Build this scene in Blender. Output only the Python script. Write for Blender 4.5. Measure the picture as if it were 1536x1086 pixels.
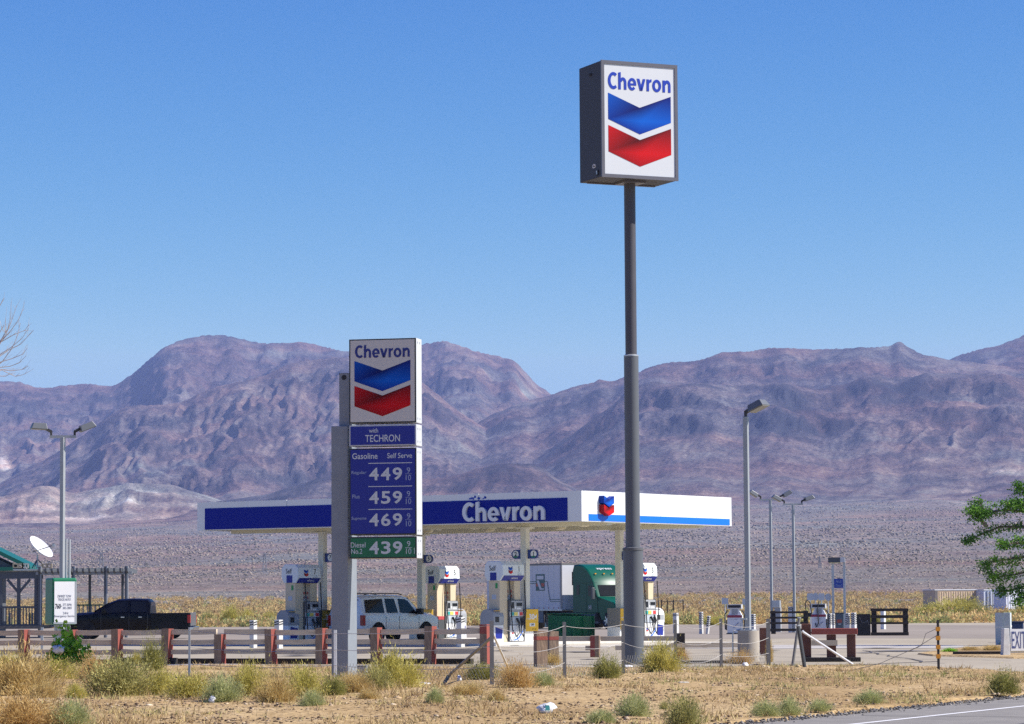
import bpy, math, random
import numpy as np
from mathutils import Vector, Matrix, Euler
R = math.radians
sc = bpy.context.scene
DENOISE = False
COL = sc.collection
for o in list(bpy.data.objects):
    bpy.data.objects.remove(o)
random.seed(7)
np.random.seed(7)

# ------------------------------------------------------------------ camera
F = 4600.0            # focal length in pixels of the 1536 wide photograph
HZ = 905.0            # row of the level horizon in the picture's middle column
CAM_H = 1.55
PITCH = math.atan((HZ - 543.0) / F)
ROLL = R(0.35)
cam_d = bpy.data.cameras.new('camera')
cam = bpy.data.objects.new('camera', cam_d)
COL.objects.link(cam)
cam_d.sensor_width = 36.0
cam_d.lens = F / 1536.0 * 36.0
cam_d.clip_start = 0.5
cam_d.clip_end = 80000
CAM_R = Matrix.Rotation(R(90) + PITCH, 3, 'X') @ Matrix.Rotation(-ROLL, 3, 'Z')
cam.matrix_world = Matrix.Translation((0, 0, CAM_H)) @ CAM_R.to_4x4()
sc.camera = cam

# ------------------------------------------------------------------ sky and sun
SUN_EL = R(44)
SUN_AZ = math.atan2(0.99, -0.10)       # clockwise from +Y
world = bpy.data.worlds.new('World')
sc.world = world
world.use_nodes = True
wn = world.node_tree.nodes
wl = world.node_tree.links
wn.clear()
w_out = wn.new('ShaderNodeOutputWorld')
w_bg = wn.new('ShaderNodeBackground')
w_sky = wn.new('ShaderNodeTexSky')
w_sky.sky_type = 'NISHITA'
w_sky.sun_disc = False
w_sky.sun_elevation = SUN_EL
w_sky.sun_rotation = SUN_AZ
w_sky.altitude = 2500
w_sky.air_density = 1.0
w_sky.dust_density = 0.0
w_sky.ozone_density = 2.2
SKY_STRENGTH = 0.08
w_bg.inputs['Strength'].default_value = SKY_STRENGTH
w_sep = wn.new('ShaderNodeSeparateColor'); w_com = wn.new('ShaderNodeCombineColor')
wl.new(w_sky.outputs[0], w_sep.inputs[0])
_out = {}
for ch, (ex, k) in ((2, (0.51, 2.42)), (1, (1.60, 0.385)), (0, (2.74, 0.108))):      # deeper, drier blue than the stock sky
    w_p = wn.new('ShaderNodeMath'); w_p.operation = 'POWER'; w_p.inputs[1].default_value = ex
    w_m = wn.new('ShaderNodeMath'); w_m.operation = 'MULTIPLY'; w_m.inputs[1].default_value = k
    wl.new(w_sep.outputs[ch], w_p.inputs[0]); wl.new(w_p.outputs[0], w_m.inputs[0])
    _out[ch] = w_m.outputs[0]
    if ch < 2:      # keep the glow round the sun from turning pink
        w_l = wn.new('ShaderNodeMath'); w_l.operation = 'MULTIPLY'; w_l.inputs[1].default_value = 0.62 if ch == 0 else 0.80
        wl.new(_out[ch + 1], w_l.inputs[0])
        w_n = wn.new('ShaderNodeMath'); w_n.operation = 'MINIMUM'
        wl.new(_out[ch], w_n.inputs[0]); wl.new(w_l.outputs[0], w_n.inputs[1]); _out[ch] = w_n.outputs[0]
    wl.new(_out[ch], w_com.inputs[ch])
wl.new(w_com.outputs[0], w_bg.inputs['Color'])

wl.new(w_bg.outputs[0], w_out.inputs['Surface'])
sun_d = bpy.data.lights.new('sun', 'SUN')
sun_d.energy = 4.9
sun_d.angle = R(0.5)
sun_d.color = (1.0, 0.945, 0.87)
sun = bpy.data.objects.new('sun', sun_d)
COL.objects.link(sun)
SUN_DIR = Vector((math.sin(SUN_AZ) * math.cos(SUN_EL), math.cos(SUN_AZ) * math.cos(SUN_EL), math.sin(SUN_EL)))
sun.rotation_euler = SUN_DIR.to_track_quat('Z', 'Y').to_euler()
sun.location = (60, -20, 80)
sc.view_settings.view_transform = 'Standard'
sc.view_settings.look = 'None'
sc.view_settings.gamma = 1.0
sc.view_settings.exposure = 0.64
sc.view_settings.use_curve_mapping = False
sc.cycles.use_denoising = DENOISE
sc.cycles.use_adaptive_sampling = False
sc.cycles.max_bounces = 6
sc.cycles.volume_bounces = 1
sc.cycles.transparent_max_bounces = 12

# ------------------------------------------------------------------ helpers
def ray(px, py):
    d = CAM_R @ Vector(((px - 768.0) / F, -(py - 543.0) / F, -1.0))
    return d / d.y
def gnd(px, py, z=0.0):
    d = ray(px, py)
    t = (z - CAM_H) / d.z
    return Vector((d.x * t, d.y * t, z))
def at(px, py, Y):
    d = ray(px, py)
    return Vector((d.x * Y, Y, CAM_H + d.z * Y))

def tag(o, label=None, cat=None, group=None, kind=None):
    if label: o['label'] = label
    if cat: o['category'] = cat
    if group: o['group'] = group
    if kind: o['kind'] = kind
    return o
def thing(name, label, cat, loc=(0, 0, 0), rz=0.0, group=None):
    o = bpy.data.objects.new(name, None)
    COL.objects.link(o)
    o.location = loc
    o.rotation_euler = (0, 0, rz)
    o.empty_display_size = 0.2
    return tag(o, label, cat, group)
def copy_tree(o, parent=None):
    c = o.copy()
    COL.objects.link(c)
    if parent is not None: c.parent = parent
    for ch in list(o.children): copy_tree(ch, c)
    return c

class MB:
    """collects shapes and links them as ONE mesh object"""
    def __init__(s, mat=None):
        s.v = []; s.f = []; s.mi = []; s.mats = []; s.cur = 0; s.M = None
        if mat: s.use(mat)
    def use(s, m):
        if m not in s.mats: s.mats.append(m)
        s.cur = s.mats.index(m)
        return s
    def add(s, vs, fs):
        b = len(s.v)
        if s.M is not None: vs = [tuple(s.M @ Vector(p)) for p in vs]
        s.v.extend([tuple(p) for p in vs])
        for f in fs:
            s.f.append(tuple(i + b for i in f)); s.mi.append(s.cur)
        return s
    def poly(s, pts):
        return s.add(pts, [tuple(range(len(pts)))])
    def box(s, x0, x1, y0, y1, z0, z1):
        v = [(x0,y0,z0),(x1,y0,z0),(x1,y1,z0),(x0,y1,z0),(x0,y0,z1),(x1,y0,z1),(x1,y1,z1),(x0,y1,z1)]
        return s.add(v, [(0,3,2,1),(4,5,6,7),(0,1,5,4),(1,2,6,5),(2,3,7,6),(3,0,4,7)])
    def beam(s, p0, p1, w, h, up=(0, 0, 1)):
        p0 = Vector(p0); p1 = Vector(p1)
        d = (p1 - p0).normalized(); u = Vector(up)
        r = d.cross(u)
        if r.length < 1e-4: r = d.cross(Vector((0, 1, 0)))
        r.normalize(); u = r.cross(d).normalized()
        q = []
        for p in (p0, p1):
            for a, b in ((-1,-1),(1,-1),(1,1),(-1,1)):
                q.append(p + r * a * w / 2 + u * b * h / 2)
        return s.add(q, [(0,3,2,1),(4,5,6,7),(0,1,5,4),(1,2,6,5),(2,3,7,6),(3,0,4,7)][::1])
    def tube(s, p0, p1, r0, r1=None, n=10, caps=True):
        if r1 is None: r1 = r0
        return s.path([p0, p1], [r0, r1], n, caps)
    def path(s, pts, r, n=6, caps=True):
        pts = [Vector(p) for p in pts]
        rs = r if isinstance(r, (list, tuple)) else [r] * len(pts)
        vs = []; fs = []
        ref = None
        for i, p in enumerate(pts):
            d = (pts[min(i + 1, len(pts) - 1)] - pts[max(i - 1, 0)]).normalized()
            if ref is None:
                ref = Vector((0, 0, 1)) if abs(d.z) < 0.9 else Vector((1, 0, 0))
            a = d.cross(ref).normalized(); b = a.cross(d).normalized()
            ref = b
            for k in range(n):
                t = 2 * math.pi * k / n
                vs.append(p + (a * math.cos(t) + b * math.sin(t)) * rs[i])
        for i in range(len(pts) - 1):
            for k in range(n):
                k2 = (k + 1) % n
                fs.append((i*n+k, i*n+k2, (i+1)*n+k2, (i+1)*n+k))
        if caps:
            fs.append(tuple(range(n))[::-1]); fs.append(tuple((len(pts)-1)*n + k for k in range(n)))
        return s.add(vs, fs)
    def prism(s, poly, axis, a, b):
        n = len(poly)
        def P(p, t):
            if axis == 'x': return (t, p[0], p[1])
            if axis == 'y': return (p[0], t, p[1])
            return (p[0], p[1], t)
        vs = [P(p, a) for p in poly] + [P(p, b) for p in poly]
        fs = [tuple(range(n))[::-1], tuple(range(n, 2 * n))]
        for i in range(n):
            j = (i + 1) % n
            fs.append((i, j, n + j, n + i))
        return s.add(vs, fs)
    def lathe(s, prof, n=24, c=(0, 0, 0), axis='z'):
        vs = []; fs = []
        for r, z in prof:
            for k in range(n):
                t = 2 * math.pi * k / n
                x, y = r * math.cos(t), r * math.sin(t)
                if axis == 'z': q = (x, y, z)
                elif axis == 'y': q = (x, z, y)
                else: q = (z, x, y)
                vs.append((q[0] + c[0], q[1] + c[1], q[2] + c[2]))
        m = len(prof)
        for i in range(m - 1):
            for k in range(n):
                k2 = (k + 1) % n
                fs.append((i*n+k, i*n+k2, (i+1)*n+k2, (i+1)*n+k))
        fs.append(tuple(range(n))[::-1]); fs.append(tuple((m-1)*n + k for k in range(n)))
        return s.add(vs, fs)
    def text(s, txt, c, right, up, w=None, h=None, ext=0.004, bold=0.0, shear=0.0):
        """lettering centred on c, fitted to width w and height h"""
        vs, fs = text_shape(txt, bold, shear)
        xs = [p[0] for p in vs]; ys = [p[1] for p in vs]
        x0, x1, y0, y1 = min(xs), max(xs), min(ys), max(ys)
        sx = w / (x1 - x0) if w else None
        sy = h / (y1 - y0) if h else None
        if sx is None: sx = sy
        if sy is None: sy = sx
        right = Vector(right).normalized(); up = Vector(up).normalized(); nrm = right.cross(up)
        c = Vector(c)
        q = [c + right * ((p[0] - (x0+x1)/2) * sx) + up * ((p[1] - (y0+y1)/2) * sy) + nrm * (p[2] * ext) for p in vs]
        return s.add(q, fs)
    def wordmark(s, c, right, up, w, h, ext=.006):
        """the seven bold rounded letters of the station's name, built from strokes"""
        right = Vector(right).normalized(); up = Vector(up).normalized(); nrm = right.cross(up); c = Vector(c)
        G = []
        def ring(cx, cy, ro, rp, ri, rj, a0, a1, n=22):
            for i in range(n):
                t0 = R(a0 + (a1 - a0) * i / n); t1 = R(a0 + (a1 - a0) * (i + 1) / n)
                G.append(('r', [(cx + ri * math.cos(t0), cy + rj * math.sin(t0)), (cx + ro * math.cos(t0), cy + rp * math.sin(t0)), (cx + ro * math.cos(t1), cy + rp * math.sin(t1)), (cx + ri * math.cos(t1), cy + rj * math.sin(t1))]))
        def pl(*p): G.append(('p', list(p)))
        def n_(x, hh):
            pl((x, 0), (x + .27, 0), (x + .27, hh), (x, hh if hh < 1.2 else hh - .06))
            ring(x + .50, .58, .39, .45, .12, .19, 0, 165); pl((x + .62, 0), (x + .89, 0), (x + .89, .58), (x + .62, .58))
        ring(.60, .70, .60, .72, .31, .46, 50, 310)
        n_(1.14, 1.46)
        x = 2.18; ring(x + .47, .50, .47, .53, .20, .29, 0, 318); pl((x + .15, .40), (x + .935, .40), (x + .935, .57), (x + .15, .57))
        x = 3.18; pl((x, 1), (x + .29, 1), (x + .62, 0), (x + .33, 0)); pl((x + .33, .0), (x + .62, .0), (x + .95, 1), (x + .67, 1))
        x = 4.26; pl((x, 0), (x + .27, 0), (x + .27, 1), (x, 1)); ring(x + .52, .50, .40, .52, .25, .28, 84, 165)
        x = 4.90; ring(x + .49, .50, .49, .53, .21, .29, 0, 360, 36)
        n_(6.04, 1.0)
        W_, H_ = 6.93, 1.46
        for q, (kind, p) in enumerate(G):
            e = ext + (.0007 if kind == 'p' else 0)
            p3 = [c + right * ((a - W_ / 2) / W_ * w) + up * ((b - H_ / 2) / H_ * h) for a, b in p]
            k = len(p3); vs = [v for v in p3] + [v + nrm * e for v in p3]
            s.add(vs, [tuple(range(k, 2 * k))] + [(i, (i + 1) % k, k + (i + 1) % k, k + i) for i in range(k)])
        return s
    def build(s, name, parent=None, smooth=False, bevel=0.0, seg=2, angle=35):
        me = bpy.data.meshes.new(name)
        me.from_pydata(s.v, [], s.f)
        for m in s.mats: me.materials.append(m)
        me.polygons.foreach_set('material_index', s.mi)
        if smooth:
            me.polygons.foreach_set('use_smooth', [True] * len(s.f))
            try: me.set_sharp_from_angle(angle=R(angle))
            except Exception: pass
        me.update()
        o = bpy.data.objects.new(name, me)
        COL.objects.link(o)
        if parent is not None: o.parent = parent
        if bevel > 0:
            b = o.modifiers.new('bevel', 'BEVEL')
            b.width = bevel; b.segments = seg; b.limit_method = 'ANGLE'; b.angle_limit = R(40)
        return o

_tc = {}
def text_shape(txt, bold, shear):
    k = (txt, bold, shear)
    if k in _tc: return _tc[k]
    cu = bpy.data.curves.new('lettering', 'FONT')
    cu.body = txt; cu.size = 1.0; cu.extrude = 0.5; cu.offset = bold; cu.shear = shear
    cu.resolution_u = 4
    ob = bpy.data.objects.new('lettering', cu)
    COL.objects.link(ob)
    dg = bpy.context.evaluated_depsgraph_get()
    dg.update()
    ev = ob.evaluated_get(dg)
    me = ev.to_mesh()
    vs = [(v.co.x, v.co.y, v.co.z + 0.5) for v in me.vertices]
    fs = [tuple(p.vertices) for p in me.polygons]
    ev.to_mesh_clear()
    bpy.data.objects.remove(ob); bpy.data.curves.remove(cu)
    _tc[k] = (vs, fs)
    return vs, fs

# ------------------------------------------------------------------ materials
_mats = {}
def lin(c):
    return tuple(((x / 255.0) / 12.92 if x / 255.0 <= 0.04045 else ((x / 255.0 + 0.055) / 1.055) ** 2.4) for x in c)
def mat(name, col, rough=0.6, metal=0.0, var=0.12, scale=3.0, bump=0.0, bscale=40.0, spec=0.5, stretch=None, col2=None, edge=0.5, coat=0.0):
    if name in _mats: return _mats[name]
    m = bpy.data.materials.new(name); _mats[name] = m
    m.use_nodes = True
    nt = m.node_tree; n = nt.nodes; l = nt.links
    b = n['Principled BSDF']
    b.inputs['Roughness'].default_value = rough
    b.inputs['Metallic'].default_value = metal
    b.inputs['Specular IOR Level'].default_value = spec
    if coat: b.inputs['Coat Weight'].default_value = coat; b.inputs['Coat Roughness'].default_value = 0.06
    tc = n.new('ShaderNodeTexCoord')
    mp = n.new('ShaderNodeMapping')
    if stretch: mp.inputs['Scale'].default_value = stretch
    l.new(tc.outputs['Object'], mp.inputs['Vector'])
    nz = n.new('ShaderNodeTexNoise')
    nz.inputs['Scale'].default_value = scale; nz.inputs['Detail'].default_value = 6; nz.inputs['Roughness'].default_value = 0.65
    l.new(mp.outputs[0], nz.inputs['Vector'])
    cr = n.new('ShaderNodeValToRGB')
    c2 = col2 if col2 else tuple(max(0, x * (1 - var)) for x in col)
    c1 = col if col2 else tuple(min(1, x * (1 + var * 0.6)) for x in col)
    cr.color_ramp.elements[0].position = edge - 0.22; cr.color_ramp.elements[0].color = (*c2, 1)
    cr.color_ramp.elements[1].position = edge + 0.22; cr.color_ramp.elements[1].color = (*c1, 1)
    l.new(nz.outputs['Fac'], cr.inputs[0])
    l.new(cr.outputs[0], b.inputs['Base Color'])
    if bump > 0:
        nb = n.new('ShaderNodeTexNoise'); nb.inputs['Scale'].default_value = bscale; nb.inputs['Detail'].default_value = 5
        l.new(mp.outputs[0], nb.inputs['Vector'])
        bp = n.new('ShaderNodeBump'); bp.inputs['Strength'].default_value = bump; bp.inputs['Distance'].default_value = 0.02
        l.new(nb.outputs['Fac'], bp.inputs['Height']); l.new(bp.outputs[0], b.inputs['Normal'])
    return m
def attr_mat(name, stops, rough=0.85, attr='tint', trans=0.0):
    """base colour from a per-face number (a plant's or stone's own colour)"""
    if name in _mats: return _mats[name]
    m = bpy.data.materials.new(name); _mats[name] = m
    m.use_nodes = True
    nt = m.node_tree; n = nt.nodes; l = nt.links
    b = n['Principled BSDF']; b.inputs['Roughness'].default_value = rough; b.inputs['Specular IOR Level'].default_value = 0.2
    a = n.new('ShaderNodeAttribute'); a.attribute_name = attr
    cr = n.new('ShaderNodeValToRGB')
    el = cr.color_ramp.elements
    while len(el) < len(stops): el.new(0.5)
    for e, (p, c) in zip(el, stops): e.position = p; e.color = (*c, 1)
    l.new(a.outputs['Fac'], cr.inputs[0]); l.new(cr.outputs[0], b.inputs['Base Color'])
    if trans > 0:
        t = n.new('ShaderNodeBsdfTranslucent'); l.new(cr.outputs[0], t.inputs['Color'])
        mx = n.new('ShaderNodeMixShader'); mx.inputs[0].default_value = trans
        l.new(b.outputs[0], mx.inputs[1]); l.new(t.outputs[0], mx.inputs[2])
        l.new(mx.outputs[0], n['Material Output'].inputs['Surface'])
    return m
def color_attr_mat(name, rough=0.55):
    m = bpy.data.materials.new(name); m.use_nodes = True
    n = m.node_tree.nodes; l = m.node_tree.links
    b = n['Principled BSDF']; b.inputs['Roughness'].default_value = rough; b.inputs['Specular IOR Level'].default_value = .15
    a = n.new('ShaderNodeAttribute'); a.attribute_name = 'ink'
    l.new(a.outputs['Color'], b.inputs['Base Color'])
    return m
def raw_mesh(name, V, Q, mats, parent=None, tint=None, smooth=False, mi=None):
    """V (n,3), Q (m,4) or (m,3) numpy arrays"""
    me = bpy.data.meshes.new(name)
    V = np.asarray(V, dtype=np.float32); Q = np.asarray(Q, dtype=np.int32)
    k = Q.shape[1]
    me.vertices.add(len(V)); me.vertices.foreach_set('co', V.ravel())
    me.loops.add(Q.size); me.loops.foreach_set('vertex_index', Q.ravel())
    me.polygons.add(len(Q))
    me.polygons.foreach_set('loop_start', np.arange(0, Q.size, k, dtype=np.int32))
    me.polygons.foreach_set('loop_total', np.full(len(Q), k, dtype=np.int32))
    if smooth: me.polygons.foreach_set('use_smooth', np.ones(len(Q), dtype=bool))
    for m in mats: me.materials.append(m)
    if mi is not None: me.polygons.foreach_set('material_index', np.asarray(mi, dtype=np.int32))
    me.update(calc_edges=True)
    if tint is not None:
        a = me.attributes.new('tint', 'FLOAT', 'FACE'); a.data.foreach_set('value', np.asarray(tint, dtype=np.float32))
    me.validate()
    o = bpy.data.objects.new(name, me); COL.objects.link(o)
    if parent is not None: o.parent = parent
    return o

# numpy gradient noise -------------------------------------------------
_rs = np.random.RandomState(11)
_perm = np.concatenate([_rs.permutation(512)] * 2)
_g = _rs.randn(512, 2); _g /= np.linalg.norm(_g, axis=1)[:, None]
def perlin(x, y):
    xi = np.floor(x).astype(int); yi = np.floor(y).astype(int)
    xf = x - xi; yf = y - yi
    u = xf**3 * (xf * (xf * 6 - 15) + 10); v = yf**3 * (yf * (yf * 6 - 15) + 10)
    def gr(ix, iy, dx, dy):
        h = _perm[(_perm[ix & 511] + iy) & 511]
        return _g[h, 0] * dx + _g[h, 1] * dy
    a = gr(xi, yi, xf, yf); b = gr(xi + 1, yi, xf - 1, yf)
    c = gr(xi, yi + 1, xf, yf - 1); d = gr(xi + 1, yi + 1, xf - 1, yf - 1)
    return (a + u * (b - a)) * (1 - v) + (c + u * (d - c)) * v
def fbm(x, y, oct=5, gain=0.5, lac=2.03):
    s = 0; a = 1.0
    for i in range(oct):
        s = s + a * perlin(x + 17.3 * i, y - 9.1 * i); x = x * lac; y = y * lac; a *= gain
    return s
def ridged(x, y, oct=5, gain=0.5, lac=2.07):
    s = 0; a = 1.0; w = 1.0
    for i in range(oct):
        r = (1 - np.abs(perlin(x + 31.7 * i, y + 5.3 * i)) * 1.6)
        r = np.clip(r, 0, 1) ** 2 * w
        s = s + a * r; w = np.clip(r * 1.4, 0, 1); x = x * lac; y = y * lac; a *= gain
    return s

# ------------------------------------------------------------------ hills and desert fan
def smooth_interp(x, pts):
    xs = np.array([p[0] for p in pts], float); ys = np.array([p[1] for p in pts], float)
    # monotone cubic (pchip)
    h = np.diff(xs); d = np.diff(ys) / h
    m = np.zeros(len(xs)); m[0] = d[0]; m[-1] = d[-1]
    for i in range(1, len(xs) - 1):
        if d[i-1] * d[i] > 0:
            w1 = 2*h[i] + h[i-1]; w2 = h[i] + 2*h[i-1]
            m[i] = (w1 + w2) / (w1/d[i-1] + w2/d[i])
    x = np.clip(x, xs[0], xs[-1])
    k = np.clip(np.searchsorted(xs, x) - 1, 0, len(h) - 1)
    t = (x - xs[k]) / h[k]
    return ((2*t**3-3*t**2+1)*ys[k] + (t**3-2*t**2+t)*h[k]*m[k] + (-2*t**3+3*t**2)*ys[k+1] + (t**3-t**2)*h[k]*m[k+1])
HROLL = math.tan(ROLL)
def row_to_z(px, py, Y):
    hz = HZ - HROLL * (px - 768)
    return CAM_H + (hz - py) / F * Y * 1.0
FAN_ROW = [(-400, 796), (0, 789), (300, 777), (768, 762), (1200, 751), (1536, 745), (2000, 742)]
def fan_z(px, Y):
    top = row_to_z(px, smooth_interp(px, FAN_ROW), 4500.0)
    t = np.clip((Y - 255.0) / 4245.0, 0, None)
    z = top * np.where(t < 1, t ** 1.6, 1 + (t - 1) * 1.1)
    return z
LAYERS = [
 # name, crest (px,row), distance, width, relief, gully wavelength px, lean, tint base
 ('far_left', [(-400,600),(-150,560),(-60,585),(0,571),(20,572),(62,581),(110,578),(165,577),(195,561),(222,538),(248,519),(275,508),(300,503),(320,502),(345,505),(372,511),(395,516),(420,516),(450,513),(490,520),(520,526),(560,527),(600,523),(640,515),(665,511),(690,517),(718,527),(750,535),(770,540),(788,556),(805,574),(826,590),(860,618),(930,660),(1100,720),(1500,800),(2000,800)], 8600, 2900, 0.10, 70, 30, 0.41, [(.10, .05, .03), (.22, .06, .03)]),
 ('far_right', [(-400,830),(1300,640),(1400,560),(1430,537),(1462,526),(1500,517),(1536,503),(1600,480),(1750,500),(2000,520)], 8000, 2500, 0.08, 80, -20, 0.42, [(.2, .05, .03)]),
 ('right_range', [(-400,800),(420,760),(520,720),(600,678),(640,661),(690,645),(740,622),(790,603),(826,593),(862,581),(890,574),(900,570),(915,571),(935,566),(965,556),(1000,545),(1045,541),(1068,534),(1085,528),(1120,527),(1150,524),(1180,522),(1220,525),(1260,520),(1300,519),(1336,518),(1350,513),(1364,520),(1385,531),(1430,539),(1480,545),(1536,550),(1700,540),(2000,560)], 6900, 1900, 0.07, 60, 60, 0.41, [(.12, .07, .02), (.34, .05, .025)]),
 ('plateau', [(-400,850),(700,760),(800,690),(860,650),(910,615),(950,585),(975,576),(1040,574),(1100,577),(1160,574),(1225,583),(1270,577),(1310,567),(1380,566),(1440,563),(1500,564),(1536,571),(1600,560),(1750,580),(2000,600)], 5900, 1500, 0.10, 48, 70, 0.37, [(.10, .20, .016), (.30, .13, .018), (.42, .06, .02)]),
 ('left_spur', [(-400,800),(-150,770),(0,722),(40,702),(80,682),(130,648),(160,625),(185,611),(215,605),(255,604),(300,588),(330,577),(365,572),(400,560),(440,543),(480,538),(520,536),(570,545),(620,565),(680,610),(740,650),(820,700),(1000,790),(2000,800)], 6700, 1700, 0.15, 62, 25, 0.42, [(.14, .09, .02), (.36, .10, .02), (.66, .20, .018)]),
 ('left_shelf', [(-400,735),(-100,741),(0,746),(35,738),(70,729),(110,740),(150,733),(200,727),(250,729),(290,740),(330,752),(400,775),(600,800),(2000,800)], 4950, 420, 0.22, 40, 0, 0.58, [(.3, .2, .03), (.6, .15, .03)]),
 ('low_left', [(-400,800),(-40,792),(20,778),(60,782),(110,797),(190,799),(225,790),(258,770),(300,758),(350,751),(400,741),(440,728),(480,718),(530,711),(590,712),(640,718),(690,712),(715,704),(750,698),(790,698),(815,704),(830,716),(880,738),(930,756),(1000,775),(1200,790),(2000,790)], 4880, 520, 0.16, 34, 20, 0.33, [(.3, .12, .03)]),
 ('low_right', [(-400,830),(1150,780),(1250,764),(1340,752),(1400,741),(1450,732),(1500,728),(1536,722),(1600,710),(1700,715),(2000,720)], 4700, 420, 0.16, 40, 20, 0.36, [(.3, .12, .03)]),
]
# bands of bare pale earth and of dark broken rock, where they lie (column, row, size, amount)
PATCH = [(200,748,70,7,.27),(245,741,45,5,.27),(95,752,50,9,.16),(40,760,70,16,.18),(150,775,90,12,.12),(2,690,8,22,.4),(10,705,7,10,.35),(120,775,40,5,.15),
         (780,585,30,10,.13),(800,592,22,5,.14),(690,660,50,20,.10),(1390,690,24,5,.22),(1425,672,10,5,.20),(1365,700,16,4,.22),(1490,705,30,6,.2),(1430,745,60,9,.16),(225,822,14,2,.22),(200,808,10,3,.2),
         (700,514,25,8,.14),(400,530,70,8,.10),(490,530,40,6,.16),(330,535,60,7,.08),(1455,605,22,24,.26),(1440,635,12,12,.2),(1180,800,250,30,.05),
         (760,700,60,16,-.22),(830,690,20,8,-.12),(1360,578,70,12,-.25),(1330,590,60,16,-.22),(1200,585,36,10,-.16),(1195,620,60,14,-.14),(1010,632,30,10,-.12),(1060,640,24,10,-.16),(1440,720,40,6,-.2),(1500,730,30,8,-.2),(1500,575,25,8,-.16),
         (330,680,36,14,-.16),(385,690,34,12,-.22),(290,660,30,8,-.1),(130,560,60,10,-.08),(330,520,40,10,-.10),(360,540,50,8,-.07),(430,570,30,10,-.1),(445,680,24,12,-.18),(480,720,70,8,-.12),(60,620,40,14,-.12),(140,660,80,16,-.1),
         (690,620,60,12,-.1),(880,600,30,10,-.12),(740,545,50,8,-.08),(1050,545,60,10,-.08),(990,565,30,8,-.12),(1140,545,60,10,-.1),(1300,540,50,8,-.08),(540,560,60,20,-.06)]
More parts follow.
